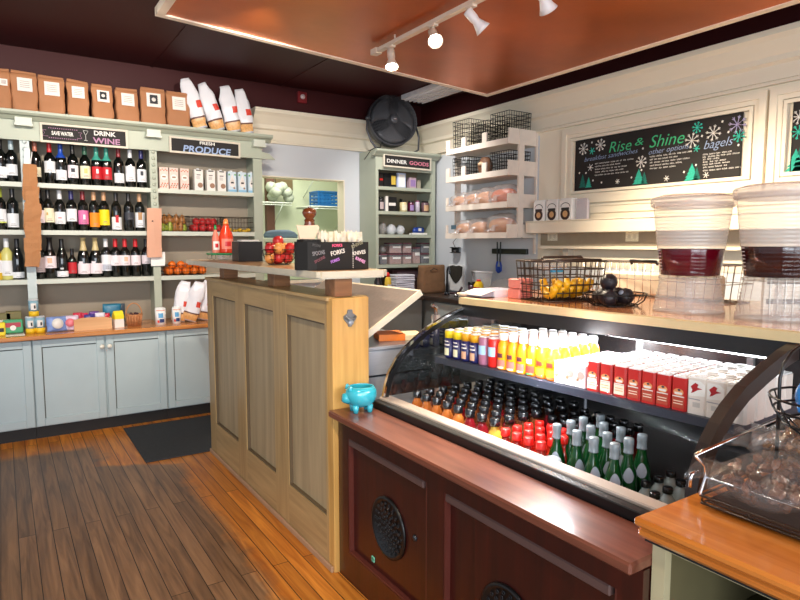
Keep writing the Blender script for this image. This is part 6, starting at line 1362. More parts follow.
# mustard squeeze bottle, paper stack, brown bag
x = P5(388, 290, 5.25).x; t = thing('squeeze_bottle', 'yellow squeeze bottle with a red cap beside the paper stack', 'bottle', (x, 5.25, WT)); MB().lathe([(0, 0), (.036, 0), (.036, .12), (.03, .17), (.014, .19), (0, .19)], 16).build('bottle', flat('mustard_bottle', (226, 190, 60), .35), t); MB().lathe([(.02, .185), (.02, .215), (.008, .23), (0, .235)], 12).build('cap', redcap, t); mb = MB(); label_patch(mb, .036, .03, .11, 230, 310); mb.build('label', whitecart, t)
x = P5(381, 290, 5.3).x; t = thing('dark_bottle', 'dark bottle at the left behind the yellow squeeze bottle', 'bottle', (x, 5.36, WT)); MB().lathe([(0, 0), (.04, 0), (.04, .14), (.015, .19), (.015, .22), (0, .22)], 16).build('bottle', mat('jar_dark', (40, 36, 38), .2), t); MB().lathe([(.017, .22), (.017, .235), (0, .235)], 12).build('cap', black, t)
xa, xb = P5(397, 290, 5.22).x, P5(416, 290, 5.22).x
sheets = mat('stack_paper', (206, 206, 216), .6); ns = 9
for k in range(ns): 
    h_ = .02; t = thing('folded_bag_bundle', 'bundle of folded white paper sacks in the stack beside the brown hanging bag', 'paper bundle', ((xa+xb)/2+rnd.uniform(-.006, .006), 5.32, WT+.0005+k*.0225), (0, 0, R(rnd.uniform(-4, 4))), 'stacked white paper bundles'); w2 = (xb-xa)/2
    MB().bb(-w2, w2, -.09, .09, 0, .0215, ch=.007).build('bundle', sheets, t)
x0_, x1_ = P5(418, 290, 5.24).x, P5(442, 290, 5.24).x; zt = P5(430, 265, 5.24).z
t = thing('brown_sack', 'lumpy brown paper sack standing in front of the corner shelf unit', 'sack', ((x0_+x1_)/2, 5.22, WT)); MB().loft(bag_rings(x1_-x0_, zt-WT, .16, .10, 33, .014, f=9, e0=.5, e1=.6)).build('sack', mat('sack_brown', (126, 92, 62), .85, nscale=20, namt=.25, bump=.6), t)
mb = MB(); mb.tube([(-.06, -.06, zt-WT-.06), (-.02, -.075, zt-WT-.03), (.03, -.07, zt-WT-.05)], .004, 5); mb.build('tie', mat('dark_tie', (50, 36, 26), .6), t)
bxx('dark_box', 392, 429, WT, .235, mat('dark_red_box', (70, 36, 36), .5), 'dark patterned box low behind the paper stack', y=5.62, d=.12, lab=flat('box_mauve', (130, 100, 110)), lr=(.6, .9))

# ---------------------------------------------------------------- white corner rack on the right wall
rk = thing('bread_rack', 'white four-tier wooden wall rack holding wire baskets and bread', 'rack', (0, 0, 0)); rw = mat('rack_white', (226, 214, 200), .45)
RX, RYN, RYF = 3.75, 4.03, 4.90; LZ = (2.385, 2.115, 1.835, 1.565)
mb = MB(); mb.bb(3.868, 3.93, RYN-.022, RYN, 1.555, 2.50); mb.build('near_post', rw, rk)
mb = MB(); mb.bb(3.868, 3.93, RYF, RYF+.022, 1.555, 2.45); mb.build('far_post', rw, rk)
mb = MB(); mb.bb(4.078, 4.098, RYN-.022, RYN, 1.40, 2.50); mb.build('wall_batten', rw, rk)
for i, z in enumerate(LZ):
    mb = MB(); mb.bb(RX, 4.098, RYN, RYF, z-.02, z); mb.build('shelf', rw, rk)
    hN = (.115, .11, .10, .10)[i]
    mb = MB(); mb.bb(RX, 3.868, RYN-.016, RYN, z-.02, z+hN); mb.bb(3.93, 4.078, RYN-.016, RYN, z-.02, z+hN); mb.build('end_board', rw, rk)
    mb = MB(); mb.bb(RX-.012, RX, RYN-.016, RYF, z-.022, z+.03); mb.build('front_lip', rw, rk)
    if i in (0, 1):
        mb = MB(); [mb.bb(RX-.012, RX+.002, y, y+.06, z+.03, z+.115) for y in (4.30, 4.60, 4.84)]; mb.build('divider_tab', rw, rk)
    else:
        mb = MB(); mb.bb(RX-.012, RX+.002, 4.87, 4.90, z+.03, z+.11); mb.build('divider_tab', rw, rk)
for i, (y0, y1, hh, lb) in enumerate(((4.05, 4.29, .27, 'nearest'), (4.33, 4.56, .23, 'middle'), (4.60, 4.84, .29, 'farthest'))):
    wire_basket('wire_basket', f'{lb} black wire basket on the top tier of the white rack', (3.91, (y0+y1)/2, LZ[0]+.001), .25, y1-y0-.01, hh, .06, blackwire, .0028, .026, 8, g='wire baskets on the rack top')
for i, (y0, y1, hh, lb) in enumerate(((4.05, 4.29, .20, 'nearest'), (4.62, 4.84, .21, 'farthest'))):
    wire_basket('wire_basket', f'{lb} black wire basket on the second tier of the white rack', (3.91, (y0+y1)/2, LZ[1]+.001), .25, y1-y0-.01, hh, .06, blackwire, .0028, .026, 7, g='wire baskets on the second rack tier')
t = thing('nut_bag', 'dark brown bag with a pale tie between the wire baskets of the second rack tier', 'bag', (3.86, 4.45, LZ[1]+.003)); MB().loft([[crumple((a_*.055*k, b_*.075*k, z_), .008, 20, 4) for a_, b_ in [(math.cos(2*PI*j/18), math.sin(2*PI*j/18)) for j in range(18)]] for z_, k in ((0, .8), (.05, 1), (.11, 1.1), (.16, .8), (.185, .5))]).build('bag', mat('nut_brown', (110, 74, 50), .5, nscale=50, namt=.5, bump=.5), t); MB().lathe([(0, .10), (.03, .105), (.035, .12), (.02, .135), (0, .14)], 12, (-.05, -.0, 0)).build('tie_label', flat('nut_tie', (210, 176, 140)), t)
bread = mat('bread_crust', (196, 128, 70), .6, nscale=20, namt=.25, bump=.3); breadfilm = clear('bread_bag_film', tint=(.97, .95, .94, 1), glossy=.12, edge=.4, grough=.14, diff=.18, dcol=(.92, .88, .86, 1), bump=1.0, bscale=30)
bready = mat('bread_pale', (206, 144, 92), .6, nscale=20, namt=.25, bump=.3)
def loaf(y, z, L_, h_, m_, lb, x=3.86, sd=1, neck=True):
    t = thing('bagged_bread', lb, 'bread', (x, y, z+.004)); 
    rg = [[(b_*.07*k, u*L_/2, h_*.42+ (h_*.42*k if a_ > 0 else h_*.4)*a_) for a_, b_ in [(math.cos(2*PI*j/18), math.sin(2*PI*j/18)) for j in range(18)]] for u, k in ((-1, .5), (-.9, .85), (-.5, 1), (0, 1.02), (.5, 1), (.9, .85), (1, .5))]
    MB().loft(rg).build('loaf', m_, t)
    rg = [[crumple((b_*.088*k, u*L_/2*1.12, max(-.002, h_*.5+h_*.56*k*a_)), .020, 24, sd) for a_, b_ in [(math.cos(2*PI*j/30), math.sin(2*PI*j/30)) for j in range(30)]] for u, k in ((-1.15, .3), (-1, .75), (-.75, .95), (-.5, 1), (-.25, 1.02), (0, 1.03), (.25, 1.02), (.5, 1), (.75, .95), (1, .75), (1.1, .3))]
    MB().loft(rg).build('clear_bag', breadfilm, t)
    if neck: MB().loft([[crumple((-.085-zz*.9+b_*.05*w_*.5, a_*.06*w_, h_*.5-zz*.7), .010, 22, sd+2) for a_, b_ in [(math.cos(2*PI*j/14), math.sin(2*PI*j/14)) for j in range(14)]] for zz, w_ in ((0, .7), (.03, .4), (.08, 1.1))], caps=False).build('bag_neck', breadfilm, t)
loaf(4.78, LZ[2], .20, .15, bready, 'bagged pale bread at the far end of the third rack tier', sd=2); loaf(4.60, LZ[2], .18, .16, bready, 'second bagged bread from the far end of the third rack tier', sd=3, x=3.87); loaf(4.42, LZ[2], .18, .17, bready, 'bagged tan bread in the middle of the third rack tier', sd=4); loaf(4.18, LZ[2], .25, .18, mat('bread_orange', (216, 104, 36), .55, nscale=14, namt=.15), 'bagged orange-crusted loaf at the near end of the third rack tier', sd=5)
loaf(4.72, LZ[3], .20, .15, bready, 'bagged bread at the far end of the lowest rack tier', sd=7); loaf(4.50, LZ[3], .19, .16, bready, 'bagged bread in the middle of the lowest rack tier', sd=8); loaf(4.20, LZ[3], .27, .19, bread, 'large bagged golden loaf at the near end of the lowest rack tier', sd=9)
t = thing('price_tag', 'small dark blue-grey price tag on the lowest rack tier', 'tag', (3.742, 4.78, LZ[3]+.07)); MB().bb(0, .006, -.035, .035, 0, .04).build('tag', flat('tag_slate', (70, 96, 110)), t)

# ---------------------------------------------------------------- things on the right wall
def wallthing(name, lb, cat, px, py, x=XW): return thing(name, lb, cat, on_x(px, py, x))
t = wallthing('tape_holder', 'black tape holder hanging by a hook on the pale wall under the rack', 'holder', 458.5, 250)
mb = MB(); mb.lathe([(.05, -.03), (.06, -.03), (.06, -.024), (.04, -.02), (.04, .02), (.06, .024), (.06, .03), (.05, .03)], 20, (-.045, 0, 0), 0, None); mb.build('spool', black, t); MB().tube([(-.045, 0, .03), (-.045, .04, .08), (-.02, .02, .12), (-.003, 0, .13)], .003, 5).build('hook', blackwire, t); 
t = wallthing('potholder', 'dark patterned shield-shaped cloth hanging on a white flip card', 'potholder', 456.5, 273, 4.085)
mb = MB(); mb.prism([(-.11, .07), (-.05, .082), (0, .075), (.05, .082), (.11, .07), (.10, -.02), (.05, -.08), (0, -.11), (-.05, -.08), (-.10, -.02)], -.014, -.004, plane='yz'); mb.build('cloth', mat('potholder_dark', (48, 44, 36), .8, nscale=50, namt=.7), t); mb = MB(); mb.bb(-.004, .012, -.13, .13, -.19, .09); mb.build('backing_card', white_p, t)
a = on_x(493, 251, 4.09); b = on_x(528, 251, 4.09); t = thing('knife_rail', 'black magnetic knife rail on the pale wall', 'knife rail', ((4.085), (a.y+b.y)/2, a.z)); MB().bb(-.014, .014, (b.y-a.y)/2, (a.y-b.y)/2, -.026, .024, ch=.004).build('rail', black, t)
q = on_x(498, 252, 4.05); t = thing('kitchen_shears', 'long kitchen shears with blue handles hanging from the knife rail', 'shears', (4.062, q.y, a.z))
mb = MB(); mb.prism([(-.035, .09), (-.02, .09), (-.012, -.10), (-.03, -.12)], -.006, -.002, plane='yz'); mb.prism([(.035, .09), (.02, .09), (.012, -.10), (.03, -.12)], -.001, .003, plane='yz'); mb.build('blades', darksteel, t)
bl_ = mat('blue_handle', (20, 70, 170), .35)
for s_ in (-1, 1): MB().tube([(0, s_*.018, -.10), (0, s_*.032, -.14), (0, s_*.03, -.19), (0, s_*.008, -.21), (0, s_*.004, -.15)], .010, 8).build('handle', bl_, t)
# outlets under the ledge
for px, lb in ((553, 'white outlet plate at the far end under the wall ledge'), (632.5, 'white outlet plate under the wall ledge left of the drink dispensers')):
    q = on_x(px, 236.5, XW); t = thing('outlet_plate', lb, 'outlet', q); MB().bb(-.006, 0, -.06, .06, -.04, .04, ch=.002).build('plate', mat('outlet_white', (240, 232, 210), .4), t); mb = MB(); [mb.bb(-.0075, -.006, y-.012, y+.012, -.016, .016) for y in (-.025, .025)]; mb.build('socket', mat('socket_cream', (210, 200, 180), .4), t)
# ledge, cartons, lower rail
t = thing('wall_ledge', 'long cream boxed ledge under the menu boards', 'ledge', (0, 0, 0)); MB().bb(3.94, XW, .2, 3.99, 1.585, 1.685, ch=.004).build('box', cream, t); MB().bb(3.93, XW, .2, 3.99, 1.685, 1.692).build('lip', cream, t)
t = thing('ledge_shade_strip', 'brownish strip painted as the shade under the cream ledge', 'strip', (0, 0, 0)); MB().bb(XW-.006, XW, .2, 3.95, 1.478, 1.584).build('strip', mat('beige_shade_strip', (170, 156, 138), .3, metal=.5), t)  # under-ledge shade put in as a tinted strip
t = thing('utensil_rail', 'thin cream shelf rail on brackets low on the right wall', 'rail', (0, 0, 0)); MB().bb(3.99, XW, .3, 3.85, 1.452, 1.472).build('shelf', cream, t)
for y in (3.6, 2.6, 1.6): MB().bb(4.03, XW, y-.03, y+.03, 1.37, 1.452).build('bracket', mat('bracket_grey', (190, 180, 166), .4), t)
MB().bb(XW-.006, XW-.001, .2, 3.95, 1.302, 1.448).build('splash_panel', cream, None, label='glossy cream splash panel on the right wall below the rail', cat='panel')
def d_mug(w, d, h):
    m_ = MB(); y = -d/2-.0008; disc(m_, 0, h*.30, w*.38, y, 0); disc(m_, 0, h*.30, w*.20, y-.0006, 1); rect(m_, -w*.32, w*.32, h*.50, h*.62, y-.0005, 2)
    m_.tube([(w*.36*math.cos(a_), y, h*.66+h*.2*math.sin(a_)) for a_ in [PI*i/8 for i in range(9)]], .003, 4, 2); return m_.mesh('print', [flat('pr_coffee', (56, 30, 26)), flat('pr_latte', (206, 160, 110)), blk])
for i, (pa, pb, lb) in enumerate(((533, 544, 'white coffee carton with a dark mug print, farthest of the three on the ledge'), (545.5, 557.5, 'white coffee carton with a dark mug print, middle of the three on the ledge'), (558.5, 571.5, 'white coffee carton with a dark mug print, nearest of the three on the ledge'))):
    a = on_x(pa, 222, 3.96); b = on_x(pb, 222, 3.96); w_ = a.y-b.y-.006
    t = thing('coffee_carton', lb, 'carton', (4.0, (a.y+b.y)/2, 1.6925), (0, 0, R(-90)), 'coffee cartons on the ledge'); link('carton', MB().bb(-w_/2, w_/2, -.04, .04, 0, .165, ch=.003).mesh('carton', white_paper), t); link('print', d_mug(w_, .08, .165), t); MB().bb(-w_/2+.004, w_/2-.004, -.03, .03, .165, .18, ch=.003).build('gable', white_paper, t)
a = on_x(573, 221, 3.96); t = thing('leaflet_holder', 'clear holder of pale leaflets beside the coffee cartons on the ledge', 'holder', (4.0, a.y-.06, 1.6925), (0, 0, R(-90))); MB().bb(-.06, .06, -.02, -.016, 0, .17).build('front', tubclear, t)
for k in range(4): MB().bb(-.055, .055, -.012+k*.008, -.006+k*.008, 0, .17-.006*k).build('leaflet', flat('leaflet', (206, 200, 206)), t)

# menu boards
def menu(lb, y0, y1, z0, z1):
    t = thing('menu_board', lb, 'menu board', (XW-.004, 0, 0)); MB().bb(-.016, .0, y0, y1, z0, z1).build('blackboard', blackboard, t)
    mb = MB(); k = .006
    mb.bb(-.019, 0, y0-k, y0, z0-k, z1+k); mb.bb(-.019, 0, y1, y1+k, z0-k, z1+k); mb.bb(-.019, 0, y0, y1, z1, z1+k); mb.bb(-.019, 0, y0, y1, z0-k, z0); mb.build('thin_frame', black_matt, t); return t
MX = -.0168; RT = (0, -1, 0)
def mp(px, py): q = on_x(px, py, XW-.02); return q.y, q.z
t = menu('long chalk menu board reading Rise & Shine with breakfast sandwiches, other options, bagels', 2.19, 3.555, 1.935, 2.342)
def mw(txt, px0, px1, py, size, m_, shear=.3, tilt=0, bold=-.0008):
    y, z = mp(px0, py); y2, _ = mp(px1, py); write(txt, size, (MX, y, z), (0, -math.cos(R(tilt)), math.sin(R(tilt))), (0, math.sin(R(tilt)), math.cos(R(tilt))), m_, t, shear=shear, width=abs(y-y2), bold=bold)
mw('Rise', 608, 630, 153, .12, chalk_green, .25); mw('&', 634, 642.5, 146, .08, chalk_green, .2); mw('Shine', 648.5, 683, 148, .125, chalk_green, .3)
mw('breakfast sandwiches', 584, 637, 162, .052, chalk_blue, .35, 1.5); mw('other options', 648, 688, 155, .056, chalk_blue, .35, 1.5); mw('bagels', 703, 732, 149.5, .085, chalk_blue, .35, 1.5)
mb = MB(); r_ = random.Random(4)
def lines(px0, px1, rows_):
    for py, frac in rows_:
        ya, za = mp(px0, py); yb, _ = mp(px0+(px1-px0)*frac, py); y = ya
        while y > yb:
            L_ = r_.uniform(.018, .05); x = 0
            while x < L_:      # illegible hand lettering: little upright and slanted strokes
                s_ = r_.uniform(-.003, .003); mb.hexa([(MX-.0004, y-x, za), (MX-.0004, y-x-.0022, za), (MX, y-x-.0022, za), (MX, y-x, za), (MX-.0004, y-x+s_, za+.0095), (MX-.0004, y-x-.0022+s_, za+.0095), (MX, y-x-.0022+s_, za+.0095), (MX, y-x+s_, za+.0095)])
                if r_.random() < .6: zq = za+r_.choice((0, .004, .008)); mb.bb(MX-.0004, MX, y-x-.0055, y-x, zq, zq+.002)
                x += .0062
            y -= L_+.012
lines(595, 631, ((164.5, .95), (167.3, .6), (170.2, .8), (173, .75), (176, .9))); lines(650, 694, ((157.5, .9), (160.5, .62), (163.5, .75), (166.5, .7), (169.5, .5))); lines(703, 741, ((155.5, .75), (158, 1), (160.5, .3), (163, .45), (165.5, .6), (168.3, .55), (171.5, 1)))
mb.build('small_lettering', chalk, t)
def flake(px, py, r0, m_, par):
    y, z = mp(px, py); mb = MB()
    for k in range(8 if r0 > .03 else 6):
        a = PI*2*k/(8 if r0 > .03 else 6)+.2; mb.tube([(MX, y, z), (MX, y+r0*math.cos(a), z+r0*math.sin(a))], .0028, 4)
        if r0 > .03:
            for s_ in (-.5, .5): c = (y+r0*.62*math.cos(a), z+r0*.62*math.sin(a)); mb.tube([(MX, *c), (MX, c[0]+r0*.32*math.cos(a+s_), c[1]+r0*.32*math.sin(a+s_))], .0024, 4)
    mb.build('snowflake', m_, par)
for px, py, r0, m_ in ((583.5, 149, .05, chalk), (600.5, 145, .05, chalk), (592, 151, .03, chalk_teal), (590.5, 167.5, .03, chalk), (641.3, 162, .048, chalk), (692, 140.5, .055, chalk), (713.5, 133, .055, chalk), (737.5, 124.5, .06, flat('chalk_lilac2', (180, 170, 206))), (739, 136, .04, chalk_teal), (697.5, 127.5, .04, chalk_teal), (696.5, 148.5, .025, chalk_teal), (617.5, 181.5, .02, chalk), (666.5, 178.5, .022, chalk), (706, 175, .022, chalk)): flake(px, py, r0, m_, t)
mb = MB()
for px, py in ((592, 142.5), (643, 148.5), (641.5, 170), (601.5, 182.5), (593, 180.5), (586, 173), (579.5, 173), (702, 136), (722.5, 121.5), (728.5, 132), (696, 165), (684, 172), (738.5, 145), (631.5, 177.5)): y, z = mp(px, py); mb.box((MX, y, z), (.0008, .012, .014), rot=(R(25), 0, 0))
mb.build('snow_dots', chalk, t)
def tree(px, py, w_, h_, m_, par):
    h_ *= .82
    y, z = mp(px, py); mb = MB(); z0 = z
    for k in range(4): zz = z0+h_*k*.2; ww = w_*(1-.2*k)/2; mb.prism([(y-ww, zz), (y+ww, zz), (y, zz+h_*.42)], MX-.0006-.0002*k, MX, plane='yz')
    mb.build('tree_drawing', m_, par)
tg1 = mat('chalk_deep_teal', (24, 104, 92), .9, nscale=90, namt=.5); tg2 = mat('chalk_bright_teal', (44, 164, 142), .9, nscale=90, namt=.4)
tree(582.5, 187.5, .08, .13, tg1, t); tree(588.5, 187.5, .07, .10, tg2, t); tree(638.5, 184, .11, .135, tg2, t); tree(644, 184, .07, .11, tg1, t); tree(691.5, 180.5, .12, .14, tg2, t); tree(696.5, 180.5, .07, .11, tg1, t)
t = menu('chalk menu board with teal drawings, cut by the right photo edge', .5, 1.872, 1.935, 2.352)
tree(795, 171, .12, .16, tg2, t); tree(800, 171, .1, .2, tg1, t); flake(798.5, 132, .045, chalk_teal, t); flake(799, 117, .045, chalk, t); mb = MB(); t_y, t_z = mp(799, 155); mb.box((MX, t_y, t_z), (.0008, .02, .014)); mb.build('snow_dots', chalk, t)

# ---------------------------------------------------------------- things on the back counter, right part
x = 3.86; q = on_x(478.5, 293, x); t = thing('sauce_jug', 'yellow squeeze bottle with red label on the back counter before the clear bin', 'bottle', (x, q.y, WT)); hq = on_x(478.5, 279.5, x).z-WT
MB().lathe([(0, 0), (.05, 0), (.052, .02), (.052, hq*.7), (.03, hq*.9), (0, hq*.9)], 18, sy=.8).build('bottle', flat('mustard_bright', (240, 200, 30), .3), t); MB().lathe([(.022, hq*.88), (.02, hq), (0, hq)], 12).build('cap', redcap, t); mb = MB(); label_patch(mb, .052, hq*.2, hq*.6, 150, 240); mb.build('label', redk, t)
q = on_x(472, 293, x); t = thing('spice_jar', 'dark brown jar left of the yellow squeeze bottle', 'jar', (x, q.y, WT)); MB().lathe([(0, 0), (.04, 0), (.04, hq*.75), (0, hq*.75)], 16).build('jar', mat('spice_brown', (70, 44, 60), .3), t); MB().lathe([(.042, hq*.7), (.042, hq*.85), (0, hq*.85)], 16).build('lid', black, t)
q = on_x(475, 292, 4.0); t = thing('storage_bin', 'large clear plastic bin on the back counter behind the yellow bottle', 'bin', (4.0, q.y-.1, WT)); hb = on_x(475, 270.5, 4.0).z-WT
MB().lathe([(.06, 0), (.085, hb*.97), (.082, hb*.97), (.057, .003), (0, .003)], 4, sx=1, sy=1.9, smooth=False).build('bin', clear('bin_plastic', glossy=.08, grough=.1, diff=.25), t); MB().lathe([(.09, hb*.96), (.09, hb), (0, hb)], 4, sy=1.9, smooth=False).build('lid', white_p, t)
# faucet
q = on_x(447, 290, 3.80); t = thing('gooseneck_faucet', 'dark gooseneck faucet beside the brown sack', 'faucet', (3.80, q.y, WT)); MB().tube([(0, 0, 0), (0, 0, .24)]+bezier((0, 0, .24), (-.02, -.05, .34), (-.05, -.11, .22), 8)[1:], .010, 8).build('spout', darksteel, t); MB().lathe([(.03, 0), (.02, .03), (0, .03)], 14).build('base', darksteel, t)
q = on_x(456, 291, 3.72); t = thing('sink_sprayer', 'small dark red and steel tap handle by the faucet', 'tap', (3.72, q.y, WT)); MB().tube([(0, .08, .03), (0, 0, .035), (0, -.06, .06), (0, -.09, .10)], .012, 8).build('lever', mat('lever_plum', (70, 44, 50), .4), t); MB().lathe([(.02, 0), (.018, .035), (0, .035)], 12).build('base', chrome, t)
clearbag(0, WT, .22, .2, 'crumpled clear plastic sheet bag on the back counter right of the bin', y=4.15, x=3.9, sd=17, d=.5)
q = on_x(503, 293, 3.8); wire_basket('wire_basket', 'low brown wire basket on the back counter behind the binder', (3.82, 4.02, WT+.001), .2, .36, .10, .05, brownwire, .003, .04, 3, g=None)
t = thing('espresso_tap', 'small steel spigot standing behind the curved fridge glass', 'tap', (2.58, 3.35, 0)); q = on_y(436, 312, 3.35); t.location = (q.x, 3.35, 0)
MB().cyl((0, 0, 0), (0, 0, q.z-.02), .03, 12).build('pedestal', steel, t); MB().tube([(0, 0, q.z-.02), (0, 0, q.z+.03), (-.04, -.01, q.z+.05)], .014, 8).build('spout', chrome, t); MB().cyl((-.0, 0, q.z-.05), (.05, -.01, q.z-.05), .012, 8).build('handle', chrome, t)

# ================================================================== ON THE PINE WORKTOP
BT = 1.2382
# binder / papers
a = on_z(472, 300, BT); t = thing('paper_box', 'open white paperboard box with grey papers at the far end of the pine worktop', 'box', (2.19, 2.24, BT), (0, 0, R(0)))
p0 = on_z(466, 299, BT); p1 = on_z(519, 300, BT)
mb = MB(); 
def Lp(px, py, yy): q = on_y(px, py, yy); return q
w0 = on_y(495, 300, 2.2).x; w1 = on_y(521, 300, 2.2).x; h1 = on_y(508, 290, 2.2).z-BT
mb.bb(w0-2.19, w1-2.19, -.04, -.036, 0, h1); mb.bb(w0-2.19, w1-2.19, .12, .124, 0, h1); mb.bb(w0-2.19, w0-2.186, -.036, .12, 0, h1); mb.bb(w1-2.194, w1-2.19, -.036, .12, 0, h1); mb.bb(w0-2.19, w1-2.19, -.036, .12, 0, .003); mb.build('box', flat('box_lilac_white', (222, 220, 230)), t)
mb = MB(); lft = on_y(472, 298, 2.28).x-2.19
mb.hexa([(lft, -.03, .004), (w0-2.192, -.03, .004), (w0-2.192, .11, .004), (lft, .11, .004), (lft, -.03, .010), (w0-2.192, -.03, h1*.9), (w0-2.192, .11, h1*.9), (lft, .11, .010)]); mb.build('sloping_papers', flat('papers_grey', (150, 152, 164)), t)
mb = MB(); mb.hexa([(lft-.01, -.035, .011), (w0-2.19, -.035, h1*.98), (w0-2.19, .115, h1*.98), (lft-.01, .115, .011), (lft-.01, -.035, .014), (w0-2.19, -.035, h1*.98+.003), (w0-2.19, .115, h1*.98+.003), (lft-.01, .115, .014)]); mb.build('lid_flap', white_paper, t)
t = thing('wooden_spoon', 'cream ladle bowl lying at the far left corner of the pine worktop', 'spoon', (on_y(457, 298, 2.36).x+.03, 2.34, BT)); MB().lathe([(0, 0), (.02, .004), (.032, .016), (.030, .018), (.018, .008), (0, .005)], 16, sx=1.3).build('bowl', flat('spoon_cream', (226, 210, 184)), t); MB().cyl((.03, 0, .012), (.12, .04, .006), .005, 8).build('handle', flat('spoon_cream', (226, 210, 184)), t)
# pink boxes
pinkb = mat('salmon_pack', (214, 128, 116), .5, nscale=60, namt=.12); 
xa = on_y(517.5, 300, 2.08).x; xb = on_y(531, 300, 2.08).x; zmid = (on_y(524, 289, 2.08).z-BT)
for k, lb in enumerate(('lower salmon-pink pack beside the wire fruit basket', 'upper salmon-pink pack stacked on the lower one beside the wire fruit basket')):
    t = thing('salmon_pack', lb, 'pack', ((xa+xb)/2+.004*k, 2.10, BT+k*(zmid+.002)), (0, 0, R(3*k))); w2 = (xb-xa)/2
    MB().bb(-w2, w2, -.03, .05, 0, zmid, ch=.004).build('pack', pinkb, t); mb = MB(); [rect(mb, -w2*.7, w2*.6, zmid*.2+q_*zmid*.22, zmid*.28+q_*zmid*.22, -.031) for q_ in range(3)]; mb.build('print', flat('pr_salmon_dark', (150, 60, 60)), t)
# wire basket with citrus
yb_ = 1.84; xa = on_y(534, 306, yb_+.10).x+.01; xb = on_y(597, 306, yb_+.03).x; hb = on_y(560, 262, yb_).z-BT
bk = wire_basket('wire_fruit_basket', 'large bronze wire basket of yellow fruit on the pine worktop', ((xa+xb)/2, yb_+.11, BT+.001), (xb-xa)*.92, .20, hb, .10, brownwire, .003, .032, 6, rim=.0045, rot=(0, 0, R(-14)))
mb = MB(); mb.tube([(-.10, 0, hb+.008), (-.09, 0, hb+.016), (.11, 0, hb+.018), (.12, 0, hb+.008)], .006, 6); mb.tube([(-.16, -.11, hb+.004), (.02, -.12, hb+.01), (.14, -.11, hb+.006)], .005, 6); mb.build('handle', brownwire, bk)
ban = mat('golden_pear_skin', (222, 166, 24), .4, nscale=14, namt=.25)
banm = cached('banana', lambda: (lambda m_: (m_.tube([(.075*math.cos(a), 0, .075*math.sin(a)) for a in [R(205+13*i) for i in range(11)]], .0165, 8), m_)[-1])(MB()).mesh('banana', ban))
for i in range(10):
    u = -.115+.0255*i; t = thing('banana', ('yellow banana at the left of the wire basket', 'yellow banana in the middle of the wire basket', 'yellow banana at the right of the wire basket')[0 if i < 3 else (1 if i < 7 else 2)], 'fruit', ((xa+xb)/2+u*1.0, yb_+.07+.012*(i % 3), BT+.102+(.022 if i % 2 else 0)), (0, 0, R(66+9*(i % 3))), ('left', 'middle', 'right')[0 if i < 3 else (1 if i < 7 else 2)]+' bananas in the wire basket'); link('peel', banm, t)
    link('stem', cached('banst', lambda: MB().cyl((.075*math.cos(R(335)), 0, .075*math.sin(R(335))), (.078*math.cos(R(347)), 0, .078*math.sin(R(347))), .006, 6).mesh('stem', mat('banana_stem', (120, 100, 30), .5))), t)
t = thing('blue_sponge', 'small bright blue packet on the rim of the yellow fruit basket', 'packet', ((xa+xb)/2+.03, yb_+.16, BT+hb-.045), (0, 0, 0)); MB().bb(-.035, .035, -.012, .012, 0, .018, ch=.004).build('packet', flat('blue_packet', (60, 160, 210)), t); t.location.z = BT+hb-.055
clearbag(0, BT+.135, .22, .05, 'crumpled clear bag behind the bananas in the wire basket', y=yb_+.165, x=(xa+xb)/2, sd=23, d=.07)
# avocado bowl
ya_ = 1.60; xa = on_y(600, 306, ya_).x; xb = on_y(648, 306, ya_).x; xc = (xa+xb)/2; ra = (xb-xa)/2*.9
t = thing('wire_bowl', 'low dark wire bowl of black avocados on the pine worktop', 'bowl', (xc, ya_+.05, BT)); mb = MB()
mb.tube([(ra*math.cos(2*PI*k/26), ra*.85*math.sin(2*PI*k/26), .05) for k in range(26)], .0028, 6, closed=True); mb.build('rim', blackwire, t)
mb = MB(); mb.tube([(ra*.7*math.cos(2*PI*k/24), ra*.6*math.sin(2*PI*k/24), .003) for k in range(24)], .0024, 5, closed=True)
for k in range(16): a = 2*PI*k/16; mb.tube([(ra*.7*math.cos(a), ra*.6*math.sin(a), .003), (ra*.92*math.cos(a), ra*.78*math.sin(a), .022), (ra*math.cos(a), ra*.85*math.sin(a), .05)], .002, 4)
for k in range(5): y = -.35+.175*k; mb.tube([(-ra*.6, ra*y, .004), (ra*.6, ra*y, .004)], .0018, 4)
mb.build('wires', blackwire, t)
avo = mat('avocado_skin', (30, 26, 32), .4, nscale=60, namt=.3, bump=.35, bscale=120); stk = flat('sticker_grey', (150, 156, 170))
for i, (dx, dy, dz, yw, lb) in enumerate(((-.055, .01, .036, 70, 'black avocado at the left of the wire bowl'), (.035, .0, .038, 100, 'black avocado with a round sticker at the front of the wire bowl'), (.07, .065, .036, 130, 'black avocado at the right of the wire bowl'), (-.01, .075, .036, 80, 'black avocado at the back of the wire bowl'), (-.018, .035, .098, 40, 'black avocado with a sticker resting on top of the others'))):
    t = thing('avocado', lb, 'fruit', (xc+dx, ya_+.035+dy, BT+dz), (0, R(90), R(yw))); t.location -= Vector((math.cos(R(yw))*.045, math.sin(R(yw))*.045, 0)); link('skin', fruit_mesh('avocado', avo), t)
    if i in (1, 4): mb = MB(); Ms = Matrix.Rotation(math.atan2(*( (lambda v: (v.y, v.x))(Euler((0, R(90), R(yw))).to_matrix().transposed() @ Vector((-.45, -.85, .35))))), 4, 'Z'); mb.lathe([(.011, 0), (.011, .001), (0, .001)], 14, (0, 0, 0), 0, Ms @ Matrix.Translation((.0362, 0, .04)) @ rotm((0, R(90), 0))); mb.build('sticker', stk, t)
